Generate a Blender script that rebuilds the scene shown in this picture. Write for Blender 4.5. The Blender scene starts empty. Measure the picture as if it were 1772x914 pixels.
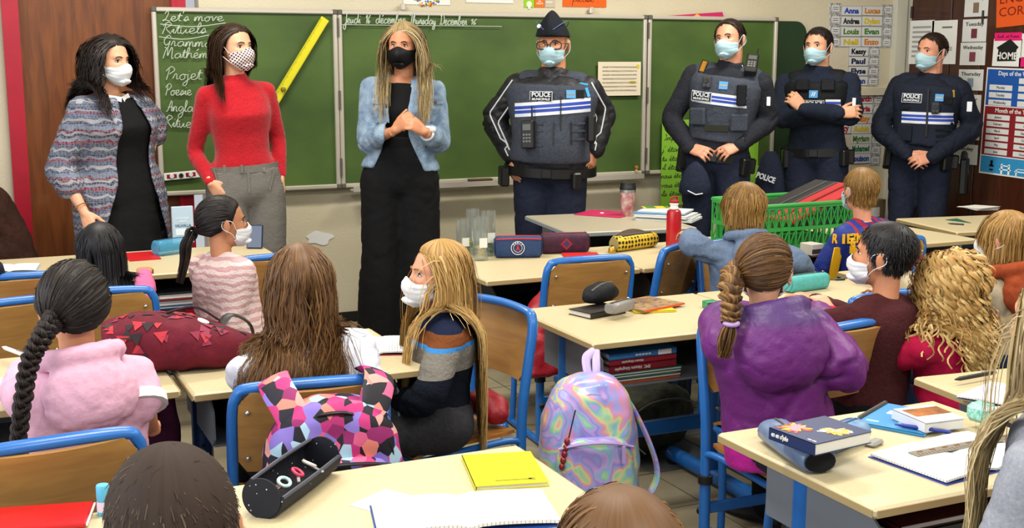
import bpy, math, random
import numpy as np
from mathutils import Vector, Matrix, Quaternion
from mathutils.bvhtree import BVHTree
random.seed(7); RNG = np.random.RandomState(11)
S = bpy.context.scene
COL = S.collection

# ------------------------------------------------------------------ camera
FPX, YAW, PITCH, CH = 2100.0, 0.430, 0.167, 1.51          # focal length in pixels of a 1772x914 frame, heading, tilt, eye height
cam_d = bpy.data.cameras.new('camera'); cam = bpy.data.objects.new('camera', cam_d); COL.objects.link(cam)
cam_d.sensor_fit = 'HORIZONTAL'; cam_d.sensor_width = 36.0; cam_d.lens = FPX / 1772.0 * 36.0
cam_d.clip_start = 0.05; cam_d.clip_end = 60
cam.location = (0, 0, CH); cam.rotation_euler = (math.pi / 2 - PITCH, 0, -YAW)
S.camera = cam
# ------------------------------------------------------------------ light and exposure
w = bpy.data.worlds.new('world'); S.world = w; w.use_nodes = True
bg = w.node_tree.nodes['Background']; bg.inputs[0].default_value = (0.90, 0.95, 1.0, 1); bg.inputs[1].default_value = 0.46
S.view_settings.view_transform = 'Standard'; S.view_settings.look = 'None'
S.view_settings.exposure = 0.36; S.view_settings.gamma = 1.0; S.view_settings.use_curve_mapping = False
def area(name, loc, rot, sx, sy, power, col):
    d = bpy.data.lights.new(name, 'AREA'); d.shape = 'RECTANGLE'; d.size = sx; d.size_y = sy; d.energy = power; d.color = col
    o = bpy.data.objects.new(name, d); COL.objects.link(o); o.location = loc; o.rotation_euler = rot
    return o
for ix, lx in enumerate((0.9, 3.9)):                      # fluorescent ceiling lamps
    for iy, ly in enumerate((5.1, 2.6, 0.1)):
        area('ceiling_lamp', (lx, ly, 2.98), (0, 0, 0), 1.3, 0.35, 53, (1.0, 0.95, 0.86))
area('window_daylight', (-1.9, 1.6, 1.9), (0, -math.pi / 2 + 0.15, 0), 1.7, 5.5, 95, (0.92, 0.96, 1.0))

# ------------------------------------------------------------------ sighting helpers (plan positions measured from the photograph)
CF = np.array([math.sin(YAW) * math.cos(PITCH), math.cos(YAW) * math.cos(PITCH), -math.sin(PITCH)])
CR = np.array([math.cos(YAW), -math.sin(YAW), 0.0]); CU = np.cross(CR, CF); CO = np.array([0, 0, CH])
WALLY = 6.724
def ray(px, py): return CF + CR * ((px - 886) / FPX) - CU * ((py - 457) / FPX)
def at(px, py, z): d = ray(px, py); return CO + d * ((z - CH) / d[2])
def on_y(px, py, y=WALLY): d = ray(px, py); return CO + d * (y / d[1])
def on_x(px, py, x): d = ray(px, py); return CO + d * (x / d[0])

# ------------------------------------------------------------------ materials
MATS = {}
def nd(nt, t, **kw):
    n = nt.nodes.new(t)
    for k, v in kw.items(): setattr(n, k, v)
    return n
def srgb(h):
    if isinstance(h, str):
        h = h.lstrip('#'); c = [int(h[i:i + 2], 16) / 255 for i in (0, 2, 4)]
    else: c = h
    return tuple(((x / 12.92) if x <= 0.04045 else ((x + 0.055) / 1.055) ** 2.4) for x in c) + (1,)
def mat(name, col, rough=0.6, spec=0.3, metal=0.0, noise=None, bump=None, alpha=None, trans=0.0, coat=0.0, sheen=0.0):
    """noise=(scale, strength[, second colour]) mottles the colour; bump=(scale, strength)"""
    if name in MATS: return MATS[name]
    m = bpy.data.materials.new(name); m.use_nodes = True; nt = m.node_tree; b = nt.nodes['Principled BSDF']
    c = srgb(col); b.inputs['Base Color'].default_value = c
    b.inputs['Roughness'].default_value = rough; b.inputs['Specular IOR Level'].default_value = spec
    b.inputs['Metallic'].default_value = metal
    if trans: b.inputs['Transmission Weight'].default_value = trans
    if coat: b.inputs['Coat Weight'].default_value = coat
    if sheen: b.inputs['Sheen Weight'].default_value = sheen; b.inputs['Sheen Roughness'].default_value = .5
    if alpha is not None: b.inputs['Alpha'].default_value = alpha
    tc = nd(nt, 'ShaderNodeTexCoord')
    if noise:
        n = nd(nt, 'ShaderNodeTexNoise'); n.inputs['Scale'].default_value = noise[0]; n.inputs['Detail'].default_value = 4
        nt.links.new(tc.outputs['Object'], n.inputs['Vector'])
        r = nd(nt, 'ShaderNodeMapRange'); r.inputs[1].default_value = .3; r.inputs[2].default_value = .7
        nt.links.new(n.outputs[0], r.inputs[0])
        mx = nd(nt, 'ShaderNodeMix', data_type='RGBA')
        if len(noise) > 2: c2 = srgb(noise[2])
        else: c2 = tuple(min(1, x * (1 + noise[1])) for x in c[:3]) + (1,); c = tuple(x * (1 - noise[1]) for x in c[:3]) + (1,)
        mx.inputs[6].default_value = c; mx.inputs[7].default_value = c2
        nt.links.new(r.outputs[0], mx.inputs[0]); nt.links.new(mx.outputs[2], b.inputs['Base Color'])
    if bump: add_bump(nt, b, tc, *bump)
    MATS[name] = m; return m
def add_bump(nt, b, tc, scale, strength, detail=4):
    n = nd(nt, 'ShaderNodeTexNoise'); n.inputs['Scale'].default_value = scale; n.inputs['Detail'].default_value = detail
    nt.links.new(tc.outputs['Object'], n.inputs['Vector'])
    bp = nd(nt, 'ShaderNodeBump'); bp.inputs['Strength'].default_value = strength; bp.inputs['Distance'].default_value = .01
    nt.links.new(n.outputs[0], bp.inputs['Height']); nt.links.new(bp.outputs[0], b.inputs['Normal'])
def ramp(nt, stops, interp='LINEAR'):
    r = nd(nt, 'ShaderNodeValToRGB'); e = r.color_ramp; e.interpolation = interp
    while len(e.elements) < len(stops): e.elements.new(.5)
    for q, (p, c) in zip(e.elements, stops): q.position = p; q.color = srgb(c)
    return r
def base_mat(name, rough=.7, spec=.3):
    m = bpy.data.materials.new(name); m.use_nodes = True; nt = m.node_tree
    b = nt.nodes['Principled BSDF']; b.inputs['Roughness'].default_value = rough; b.inputs['Specular IOR Level'].default_value = spec
    MATS[name] = m
    return m, nt, b, nd(nt, 'ShaderNodeTexCoord')
def mth(nt, op, a, b=None, c=None):
    n = nd(nt, 'ShaderNodeMath', operation=op)
    for i, v in enumerate((a, b, c)):
        if v is None: continue
        if isinstance(v, (int, float)): n.inputs[i].default_value = v
        else: nt.links.new(v, n.inputs[i])
    return n.outputs[0]
def wood_mat(name, c1, c2, scale=(1.2, 14, 14), rough=.45, coat=0.0, spec=.4):
    if name in MATS: return MATS[name]
    m, nt, b, tc = base_mat(name, rough, spec)
    mp = nd(nt, 'ShaderNodeMapping'); mp.inputs['Scale'].default_value = scale; nt.links.new(tc.outputs['Object'], mp.inputs[0])
    n = nd(nt, 'ShaderNodeTexNoise'); n.inputs['Scale'].default_value = 3; n.inputs['Detail'].default_value = 6; n.inputs['Distortion'].default_value = .6
    nt.links.new(mp.outputs[0], n.inputs[0])
    r = ramp(nt, [(.3, c1), (.7, c2)]); nt.links.new(n.outputs[0], r.inputs[0]); nt.links.new(r.outputs[0], b.inputs[0])
    b.inputs['Coat Weight'].default_value = coat
    return m

# ------------------------------------------------------------------ mesh builder
def rotm(rx=0, ry=0, rz=0): return np.array(Matrix.Rotation(rz, 3, 'Z') @ Matrix.Rotation(ry, 3, 'Y') @ Matrix.Rotation(rx, 3, 'X'))
def nrm(v): v = np.asarray(v, float); return v / (np.linalg.norm(v) + 1e-12)
def frame(d, up=(0, 0, 1)):
    d = nrm(d); up = np.asarray(up, float)
    if abs(np.dot(d, nrm(up))) > .97: up = np.array([0, 1, 0.]) if abs(d[1]) < .9 else np.array([1, 0, 0.])
    x = nrm(np.cross(up, d)); y = np.cross(d, x); return x, y, d
def spline(P, n):
    P = np.asarray(P, float)
    if len(P) < 3: t = np.linspace(0, 1, n)[:, None]; return P[0] * (1 - t) + P[-1] * t
    Q = np.vstack([2 * P[0] - P[1], P, 2 * P[-1] - P[-2]]); t = np.linspace(0, len(P) - 1 - 1e-9, n); i = t.astype(int); f = (t - i)[:, None]
    a, b, c, d = Q[i], Q[i + 1], Q[i + 2], Q[i + 3]
    return .5 * (2 * b + (c - a) * f + (2 * a - 5 * b + 4 * c - d) * f ** 2 + (3 * b - a - 3 * c + d) * f ** 3)
class MB:
    def __init__(s): s.v = []; s.f = []; s.m = []; s.n = 0; s.uv = {}
    def add(s, V, F, mi=0):
        V = np.asarray(V, float); o = s.n; s.v.append(V); s.n += len(V)
        for f in F: s.f.append([i + o for i in f]); s.m.append(mi)
        return o
    def box(s, c, size, R=None, mi=0, bev=0.0):
        hx, hy, hz = [x / 2 for x in size]
        if bev > 0:
            b = min(bev, hx * .9, hy * .9, hz * .9); V = []; F = []
            for sx in (-1, 1):
                for sy in (-1, 1):
                    for sz in (-1, 1):
                        V += [(sx * hx, sy * (hy - b), sz * (hz - b)), (sx * (hx - b), sy * hy, sz * (hz - b)), (sx * (hx - b), sy * (hy - b), sz * hz)]
            ix = lambda x, y, z, k: ((x * 2 + y) * 2 + z) * 3 + k
            for k, (q) in enumerate(range(3)):
                for sgn in (0, 1):
                    def I(a, b_):
                        t = [0, 0, 0]; t[k] = sgn; o = [i for i in range(3) if i != k]; t[o[0]] = a; t[o[1]] = b_; return ix(*t, k)
                    f = [I(0, 0), I(1, 0), I(1, 1), I(0, 1)]
                    flip = (sgn == 0) ^ (k == 1)
                    F.append(f[::-1] if flip else f)
            for k in range(3):   # edges along axis k
                o = [i for i in range(3) if i != k]
                for a in (0, 1):
                    for b_ in (0, 1):
                        t0 = [0, 0, 0]; t1 = [0, 0, 0]; t0[o[0]] = t1[o[0]] = a; t0[o[1]] = t1[o[1]] = b_; t1[k] = 1
                        f = [ix(*t0, o[0]), ix(*t0, o[1]), ix(*t1, o[1]), ix(*t1, o[0])]
                        F.append(f)
            for x in (0, 1):
                for y in (0, 1):
                    for z in (0, 1): F.append([ix(x, y, z, 0), ix(x, y, z, 1), ix(x, y, z, 2)])
            # orient outward
            V = np.array(V); F2 = []
            for f in F:
                p = V[f]; nn = np.cross(p[1] - p[0], p[2] - p[0])
                F2.append(f if np.dot(nn, p.mean(0)) > 0 else f[::-1])
            F = F2
        else:
            V = np.array([(x, y, z) for x in (-hx, hx) for y in (-hy, hy) for z in (-hz, hz)])
            F = [(0, 1, 3, 2), (4, 6, 7, 5), (0, 4, 5, 1), (2, 3, 7, 6), (0, 2, 6, 4), (1, 5, 7, 3)]
        V = np.array(V, float)
        if R is not None: V = V @ np.asarray(R).T
        return s.add(V + np.asarray(c, float), F, mi)
    def loft(s, rings, cap=True, mi=0, closed=True):
        """rings: list of (n,3) arrays with the same n"""
        n = len(rings[0]); V = np.vstack(rings); F = []
        for i in range(len(rings) - 1):
            for j in range(n if closed else n - 1):
                a = i * n + j; b = i * n + (j + 1) % n; F.append((a, b, b + n, a + n))
        if cap and closed: F.append(tuple(range(n))[::-1]); F.append(tuple(range((len(rings) - 1) * n, len(rings) * n)))
        return s.add(V, F, mi)
    def tube(s, path, rad, ns=8, smooth=None, cap=True, mi=0, flat=1.0, up=(0, 0, 1), rounded=False):
        P = np.asarray(path, float)
        r = np.asarray(rad, float) * np.ones(len(P)) if np.ndim(rad) == 0 else np.asarray(rad, float)
        if smooth:
            r = np.interp(np.linspace(0, 1, smooth), np.linspace(0, 1, len(r)), r); P = spline(P, smooth)
        if rounded:
            d0 = nrm(P[0] - P[1]); d1 = nrm(P[-1] - P[-2]); k = [(.95, .3), (.75, .66), (.4, .92)]
            P = np.vstack([[P[0] + d0 * r[0] * a for a, b in k], P, [P[-1] + d1 * r[-1] * a for a, b in k[::-1]]])
            r = np.concatenate([[r[0] * b for a, b in k], r, [r[-1] * b for a, b in k[::-1]]])
        T = np.gradient(P, axis=0); x, y, _ = frame(T[0], up); rings = []
        ang = np.linspace(0, 2 * np.pi, ns, endpoint=False)
        for i in range(len(P)):
            t = nrm(T[i]); x = nrm(x - t * np.dot(x, t)); y = np.cross(t, x)
            rings.append(P[i] + r[i] * (np.outer(np.cos(ang), x) + flat * np.outer(np.sin(ang), y)))
        return s.loft(rings, cap, mi)
    def ellipsoid(s, c, r, R=None, nu=16, nv=10, mi=0):
        V = [(0, 0, 1)]
        for i in range(1, nv):
            th = math.pi * i / nv
            for j in range(nu): ph = 2 * math.pi * j / nu; V.append((math.sin(th) * math.cos(ph), math.sin(th) * math.sin(ph), math.cos(th)))
        V.append((0, 0, -1)); V = np.array(V) * np.asarray(r, float); F = []
        for j in range(nu): F.append((0, 1 + j, 1 + (j + 1) % nu))
        for i in range(nv - 2):
            for j in range(nu): a = 1 + i * nu + j; b = 1 + i * nu + (j + 1) % nu; F.append((a, a + nu, b + nu, b))
        L = len(V) - 1; o = 1 + (nv - 2) * nu
        for j in range(nu): F.append((L, o + (j + 1) % nu, o + j))
        if R is not None: V = V @ np.asarray(R).T
        return s.add(V + np.asarray(c, float), F, mi)
    def lathe(s, prof, c=(0, 0, 0), R=None, ns=24, mi=0, cap=True):
        ang = np.linspace(0, 2 * np.pi, ns, endpoint=False); rings = []
        for r, z in prof: rings.append(np.stack([r * np.cos(ang), r * np.sin(ang), np.full(ns, z)], 1))
        if R is not None: rings = [q @ np.asarray(R).T for q in rings]
        return s.loft([q + np.asarray(c, float) for q in rings], cap, mi)
    def prism(s, poly, z0, z1, mi=0, T=None):
        P = np.asarray(poly, float); n = len(P)
        V = np.vstack([np.c_[P, np.full(n, z0)], np.c_[P, np.full(n, z1)]])
        if T is not None: V = T(V)
        F = [tuple(range(n))[::-1], tuple(range(n, 2 * n))] + [(i, (i + 1) % n, (i + 1) % n + n, i + n) for i in range(n)]
        return s.add(V, F, mi)
    def grid(s, G, mi=0, thick=0.0):
        """G: (a,b,3) sheet; thick extrudes it along its mean normal field"""
        a, b = G.shape[:2]; F = [(i * b + j, i * b + j + 1, (i + 1) * b + j + 1, (i + 1) * b + j) for i in range(a - 1) for j in range(b - 1)]
        if not thick: return s.add(G.reshape(-1, 3), F, mi)
        N = np.cross(np.gradient(G, axis=1), np.gradient(G, axis=0)); N /= np.linalg.norm(N, axis=2, keepdims=True) + 1e-12
        V = np.vstack([G.reshape(-1, 3), (G - N * thick).reshape(-1, 3)]); n = a * b
        F2 = list(F) + [tuple(i + n for i in f)[::-1] for f in F]
        edge = [(0, j) for j in range(b)] + [(i, b - 1) for i in range(1, a)] + [(a - 1, j) for j in range(b - 2, -1, -1)] + [(i, 0) for i in range(a - 2, 0, -1)]
        E = [i * b + j for i, j in edge]
        F2 += [(E[(k + 1) % len(E)], E[k], E[k] + n, E[(k + 1) % len(E)] + n) for k in range(len(E))]
        return s.add(V, F2, mi)
    def mesh(s, name, smooth=True, ang=None):
        me = bpy.data.meshes.new(name); V = np.vstack(s.v) if s.v else np.zeros((0, 3))
        me.from_pydata(V.tolist(), [], s.f); 
        if any(s.m): me.polygons.foreach_set('material_index', s.m)
        if smooth: me.polygons.foreach_set('use_smooth', [True] * len(me.polygons))
        me.update()
        if smooth and ang is not None: me.set_sharp_from_angle(angle=math.radians(ang))
        return me
    def build(s, name, mats, parent=None, smooth=True, ang=40, loc=None, rot=None):
        return link(name, s.mesh(name, smooth, ang), mats, parent, loc, rot)
def link(name, me, mats, parent=None, loc=None, rot=None):
    o = bpy.data.objects.new(name, me); COL.objects.link(o)
    for m in (mats if isinstance(mats, (list, tuple)) else [mats]):
        if m is not None: me.materials.append(m)
    if parent is not None: o.parent = parent
    if loc is not None: o.location = loc
    if rot is not None: o.rotation_euler = rot
    return o
def tag(o, label=None, cat=None, group=None, kind=None):
    if label: o['label'] = label
    if cat: o['category'] = cat
    if group: o['group'] = group
    if kind: o['kind'] = kind
    return o
def thing(name, label, cat, loc=(0, 0, 0), rz=0.0, group=None):
    o = bpy.data.objects.new(name, None); COL.objects.link(o); o.empty_display_size = .1
    o.location = loc; o.rotation_euler = (0, 0, rz); return tag(o, label, cat, group)
def copy_tree(o, parent=None):
    c = o.copy(); COL.objects.link(c)
    if parent is not None: c.parent = parent
    for ch in list(o.children): copy_tree(ch, c)
    return c
# a second scene in which volumes are fused; nothing in it is rendered
FUSE = bpy.data.scenes.new('fuse')
def text(body, size, name, m, parent, loc, rot=(0, 0, 0), depth=.0006, align='CENTER', shear=0.0, sx=1.0, bold=0.0, fit=None):
    """flat lettering as a mesh; fit = the width it has to fill at most"""
    cu = bpy.data.curves.new(name, 'FONT'); cu.body = body; cu.size = size; cu.extrude = depth; cu.align_x = align; cu.align_y = 'CENTER'
    cu.shear = shear; cu.offset = bold * size; cu.resolution_u = 2
    t = bpy.data.objects.new(name, cu); FUSE.collection.objects.link(t); vl = FUSE.view_layers[0]; vl.update()
    me = bpy.data.meshes.new_from_object(t.evaluated_get(vl.depsgraph)); bpy.data.objects.remove(t); bpy.data.curves.remove(cu)
    n = len(me.vertices); V = np.empty(n * 3); me.vertices.foreach_get('co', V); V = V.reshape(-1, 3)
    if fit and n: sx = fit / max(1e-6, V[:, 0].max() - V[:, 0].min())
    V[:, 0] *= sx; me.vertices.foreach_set('co', V.ravel()); me.materials.clear(); me.materials.append(m); me.name = name; me.update()
    o = bpy.data.objects.new(name, me); COL.objects.link(o)
    if parent is not None: o.parent = parent
    if isinstance(rot, Matrix): o.matrix_local = Matrix.Translation(loc) @ rot.to_4x4()
    else: o.location = loc; o.rotation_euler = rot
    return o
def fuse(mb, voxel, smooth=4, factor=.5):
    """one continuous surface out of overlapping closed volumes: returns (verts, faces)"""
    me = mb.mesh('fuse', False); o = bpy.data.objects.new('fuse', me); FUSE.collection.objects.link(o)
    r = o.modifiers.new('r', 'REMESH'); r.mode = 'VOXEL'; r.voxel_size = voxel
    if smooth: q = o.modifiers.new('s', 'SMOOTH'); q.factor = factor; q.iterations = smooth
    vl = FUSE.view_layers[0]; vl.update(); dg = vl.depsgraph; e = o.evaluated_get(dg).data
    V = np.empty(len(e.vertices) * 3); e.vertices.foreach_get('co', V); V = V.reshape(-1, 3)
    n = len(e.polygons); L = np.empty(len(e.loops), int); e.loops.foreach_get('vertex_index', L)
    st = np.empty(n, int); e.polygons.foreach_get('loop_start', st); to = np.empty(n, int); e.polygons.foreach_get('loop_total', to)
    if n and (to == 4).all(): F = L.reshape(-1, 4)
    else: F = [L[a:a + b].tolist() for a, b in zip(st, to)]
    bpy.data.objects.remove(o); bpy.data.meshes.remove(me)
    return V, F
def vnormals(V, F):
    F = np.asarray(F); N = np.zeros_like(V); n = np.cross(V[F[:, 2]] - V[F[:, 0]], V[F[:, 3]] - V[F[:, 1]])
    for k in range(4): np.add.at(N, F[:, k], n)
    return N / (np.linalg.norm(N, axis=1, keepdims=True) + 1e-12)
def wob(P, sc, seed=0):
    """cheap smooth pseudo-noise in about -1..1"""
    r = np.random.RandomState(seed); o = np.zeros(len(P))
    for k in range(7):
        d = r.normal(size=3); d /= np.linalg.norm(d); o += np.sin(P @ d * sc * r.uniform(.6, 1.7) + r.uniform(0, 6.3) + 1.3 * np.sin(P @ r.normal(size=3) * sc * .5 + r.uniform(0, 6)))
    return o / 4.0
# ------------------------------------------------------------------ people: bodies, clothes, hair
def quadmesh(name, V, F, smooth=True, attr=None):
    me = bpy.data.meshes.new(name); F = np.asarray(F, np.int32); n = len(F); k = F.shape[1]
    me.vertices.add(len(V)); me.vertices.foreach_set('co', np.asarray(V, np.float32).ravel())
    me.loops.add(n * k); me.loops.foreach_set('vertex_index', F.ravel())
    me.polygons.add(n); me.polygons.foreach_set('loop_start', np.arange(0, n * k, k, dtype=np.int32))
    try: me.polygons.foreach_set('loop_total', np.full(n, k, np.int32))
    except Exception: pass
    me.update(calc_edges=True)
    if smooth: me.polygons.foreach_set('use_smooth', [True] * n)
    if attr is not None:
        a = me.attributes.new('tint', 'FLOAT', 'POINT'); a.data.foreach_set('value', np.asarray(attr, np.float32))
    return me
def joined(parts):
    V = []; F = []; o = 0
    for v, f in parts:
        f = np.asarray(f)
        V.append(v); F.append(f + o); o += len(v)
    return np.vstack(V), np.vstack(F)

HEAD_E = [((0, -.018, .034), (.073, .095, .081)), ((0, .026, -.012), (.061, .064, .078)), ((0, .030, -.060), (.049, .052, .044)), ((0, .070, -.092), (.020, .016, .016))]
def head_r(D):
    D = np.asarray(D, float); acc = np.zeros(len(D)); p = 14
    for c, r in HEAD_E:
        c = np.array(c); r = np.array(r); a = ((D / r) ** 2).sum(1); b = (D * c / r ** 2).sum(1); cc = ((c / r) ** 2).sum() - 1
        disc = b * b - a * cc; t = np.where(disc > 0, (b + np.sqrt(np.maximum(disc, 0))) / a, 0); acc += np.maximum(t, 0) ** p
    return acc ** (1 / p) * .975
def head_face(D):
    R = head_r(D); q = D * R[:, None]; x, y, z = q.T; fr = np.clip(D[:, 1] * 3, 0, 1)
    g = lambda cx, cz, sx, sz: np.exp(-((np.abs(x) - cx if cx else x) / sx) ** 2 - ((z - cz) / sz) ** 2)
    R = R + fr * (.020 * g(0, -.032, .012, .012) + .013 * g(0, -.014, .008, .016) + .006 * g(.012, -.036, .007, .006) - .010 * g(.032, .005, .015, .010)
                  + .005 * g(.026, .024, .022, .007) + .004 * g(0, -.060, .018, .006) + .004 * g(0, -.071, .014, .005) - .004 * g(0, -.0655, .020, .0022) + .003 * g(.042, -.03, .016, .016))
    return R
def sphere_dirs(nu, nv):
    m = MB(); m.ellipsoid((0, 0, 0), (1, 1, 1), None, nu, nv); return np.vstack(m.v), m.f
PROF = {
 'male': [(-.14, .055, .045, .045), (-.06, .090, .058, .064), (.02, .097, .062, .066), (.15, .092, .062, .060), (.32, .084, .060, .056), (.5, .090, .064, .060), (.7, .102, .068, .064), (.82, .105, .062, .062), (.92, .088, .050, .054), (1.0, .048, .040, .044), (1.06, .036, .036, .038)],
 'female': [(-.14, .055, .045, .045), (-.06, .096, .060, .070), (.02, .101, .062, .072), (.15, .092, .060, .060), (.34, .073, .054, .050), (.5, .078, .060, .054), (.67, .088, .080, .058), (.8, .088, .060, .058), (.91, .074, .046, .050), (1.0, .040, .036, .040), (1.06, .031, .032, .034)],
 'kid': [(-.14, .050, .045, .045), (-.06, .084, .060, .066), (.02, .092, .064, .068), (.15, .088, .062, .062), (.34, .083, .062, .058), (.5, .086, .062, .060), (.7, .094, .062, .062), (.82, .094, .056, .060), (.92, .076, .046, .050), (1.0, .044, .038, .042), (1.06, .034, .034, .036)]}
class Person:
    def __init__(s, label, root, turn, H, build='kid', seat=None, group=None, az=None, fat=1.0, head=None, lean=0, sway=0, twist=0, slouch=0, hz=None,
                 hpix=None, hc=0.0, hyaw=0, hpitch=0, hroll=0, hs=None, shw=None, shrug=0, pel=None, neckdz=0):
        x, y = root; s.H = H; s.build = build; s.fat = fat
        d = math.hypot(x, y); tc = np.array([-x, -y]) / d; rt = np.array([y, -x]) / d
        s.tc = np.array([tc[0], tc[1], 0]); s.pos = np.array([x, y, 0.])
        fw = math.cos(math.radians(turn)) * tc + math.sin(math.radians(turn)) * rt
        if az is not None: fw = np.array([-math.sin(math.radians(az)), math.cos(math.radians(az))])
        s.az = math.atan2(-fw[0], fw[1]); s.R = rotm(rz=s.az)
        s.e = thing('person', label, 'person', (x, y, 0), s.az, group)
        kid = build == 'kid'
        s.hs = (hs or (.205 if kid else .228)) / .228          # head scale
        s.seat = seat
        if seat is None: s.pel = np.array(pel if pel is not None else (0, 0, .53 * H), float); L = .29 * H
        else: s.pel = np.array(pel if pel is not None else (0, 0, seat + .065 * H), float); L = .30 * H
        ln = math.radians(lean); sw = math.radians(sway)
        s.neck = s.pel + L * np.array([math.sin(sw), math.sin(ln), math.cos(ln) * math.cos(sw)])
        if hpix is not None:
            s.hc = s.V(hpix[0], hpix[1], hc)
            nk = s.hc + np.array([0, -.022, -.138 * s.hs + neckdz]) ; s.neck = nk
        else: s.hc = s.neck + np.array([0, .02, .155 * s.hs - neckdz])
        s.sl = slouch; s.tw = math.radians(twist)
        s.HR = rotm(rz=math.radians(hyaw)) @ rotm(rx=math.radians(hpitch)) @ rotm(ry=math.radians(hroll))
        s.shw = (shw or {'male': .113, 'female': .094, 'kid': .092}[build]) * H
        s.shrug = shrug
        s.J = {}
        for sd, n in ((1, 'R'), (-1, 'L')):
            c, X, Y, Z = s.spine(.83 if kid else .865)
            s.J['sh' + n] = c + X * sd * s.shw + Z * shrug - Y * .005
        s.k = H / 1.78
        s.bare = {'R': 0.0, 'L': 0.0}; s.hand = {'R': None, 'L': None}
        s.la = (.172 * H, .150 * H)
        # legs
        for sd, n in ((1, 'R'), (-1, 'L')):
            hip = s.pel + np.array([sd * .052 * H, 0, -.02 * H])
            if seat is None:
                s.J['hip' + n] = hip; s.J['kn' + n] = np.array([sd * .058 * H, .015, .285 * H]); s.J['an' + n] = np.array([sd * .062 * H, -.02, .045 * H])
            else:
                s.J['hip' + n] = hip; s.J['kn' + n] = hip + np.array([sd * .03 * H, .235 * H, .0]); s.J['an' + n] = s.J['kn' + n] + np.array([0, -.02, -(s.J['kn' + n][2] - .05 * H)])
    # -- frames
    def V(s, px, py, c=0.0):
        q = s.pos + s.tc * c; d = ray(px, py); t = np.dot(q - CO, s.tc) / np.dot(d, s.tc)
        return (CO + d * t - s.pos) @ s.R
    def loc(s, wx): return (np.asarray(wx, float) - s.pos) @ s.R
    def spine(s, u):
        a, b = s.pel, s.neck; m = (a + b) / 2 + np.array([0, -s.sl, 0])
        c = (1 - u) ** 2 * a + 2 * u * (1 - u) * m + u * u * b; T = nrm(2 * (1 - u) * (m - a) + 2 * u * (b - m))
        uu = min(max(u, 0), 1); X = np.array([math.cos(s.tw * uu), math.sin(s.tw * uu), 0]); X = nrm(X - T * np.dot(X, T)); Y = np.cross(T, X)
        return c, X, Y, T
    def hd(s, p): return s.hc + s.hs * (np.asarray(p, float) @ s.HR.T)
    # -- arms
    def arm(s, n, wrist, pole=(0, -1, -.3), hdir=None, back=None, curl=.35, bare=0.0, thumb=.5, spread=.12, elbow=None):
        sh = s.J['sh' + n]; w = np.asarray(wrist, float); l1, l2 = s.la; d = w - sh; L = np.linalg.norm(d)
        if elbow is not None: e = np.asarray(elbow, float)
        else:
            Lc = min(L, (l1 + l2) * .995); w = sh + d / L * Lc; a = (l1 * l1 - l2 * l2 + Lc * Lc) / (2 * Lc); h = math.sqrt(max(l1 * l1 - a * a, 0))
            u = d / L; p = np.asarray(pole, float); p = nrm(p - u * np.dot(p, u)); e = sh + u * a + p * h
        s.J['el' + n] = e; s.J['wr' + n] = w
        fd = nrm(hdir) if hdir is not None else nrm(w - e)
        s.hand[n] = (fd, np.asarray(back if back is not None else (0, 0, 1), float), curl, thumb, spread); s.bare[n] = bare
        return s
    def hand_mb(s, n, m):
        fd, bk, curl, thumb, spread = s.hand[n]; k = s.k * (.98 if s.build == 'male' else .93 if s.build == 'female' else 1.08)
        Z = nrm(bk - fd * np.dot(bk, fd)); Y = fd; X = np.cross(Y, Z)
        ts = -1 if n == 'R' else 1     # thumb side along X (right hand, fingers ahead, back up: thumb on the left)
        B = np.stack([X, Y, Z], 1); o = s.J['wr' + n]
        W = lambda q: o + k * (np.asarray(q, float) @ B.T)
        ang = np.linspace(0, 2 * np.pi, 10, endpoint=False); rings = []
        for y, hw, ht, zz in ((-.03, .025, .019, 0), (0, .027, .018, 0), (.03, .036, .017, 0), (.07, .042, .015, .001), (.098, .040, .012, .002), (.104, .030, .008, .002)):
            rings.append(W(np.stack([hw * np.sign(np.cos(ang)) * np.abs(np.cos(ang)) ** .7, np.full(10, y), zz + ht * np.sign(np.sin(ang)) * np.abs(np.sin(ang)) ** .8], 1)))
        m.loft(rings)
        for i, (bx, ln, r) in enumerate(((-.0325, .064, .0078), (-.0112, .078, .0088), (.0112, .083, .009), (.0325, .074, .0086))):
            # i=0 little finger ... i=3 index; the index lies on the thumb side
            x0 = bx * ts; p = np.array([x0, .094, .001]); d = np.array([spread * (i - 1.5) * ts, 1, 0]); d /= np.linalg.norm(d); P = [p]; a = 0
            for j, f in enumerate((.46, .31, .23)):
                a += curl * (1.0, 1.25, .8)[j] * (1.1 - .06 * i); dd = d * math.cos(a) + np.array([0, 0, -math.sin(a)]); p = p + dd * ln * f; P.append(p)
            m.tube([W(q) for q in P], k * np.array([r, r * .97, r * .88, r * .78]), 8, rounded=True)
        t0 = np.array([.028 * ts, .022, -.006]); a = .75 * thumb + .25; d1 = np.array([math.sin(a) * ts, math.cos(a), -.35]); d2 = np.array([math.sin(a * .6) * ts, math.cos(a * .6), -.40])
        P = [t0, t0 + nrm(d1) * .044, t0 + nrm(d1) * .044 + nrm(d2) * .034, t0 + nrm(d1) * .044 + nrm(d2) * .058]
        m.tube([W(q) for q in P], k * np.array([.0135, .0115, .0100, .0085]), 8, rounded=True)
    # -- the skin
    def body(s, skin, voxel=.0055, face=True, forearm=True):
        m = MB(); D, F = sphere_dirs(44, 34); R = head_face(D); m.add(s.hd(D * R[:, None]), F)
        for sd in (-1, 1):
            ra = rotm(rz=sd * -.45, ry=sd * .12); m.ellipsoid(s.hd((sd * .0765, -.012, -.006)), np.array((.008, .018, .031)) * s.hs, s.HR @ ra, 12, 8)
            m.ellipsoid(s.hd((sd * .077, -.010, -.030)), np.array((.007, .010, .010)) * s.hs, s.HR, 8, 6)
        nr = .058 if s.build == 'male' else .044; c, X, Y, Z = s.spine(.93)
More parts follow.
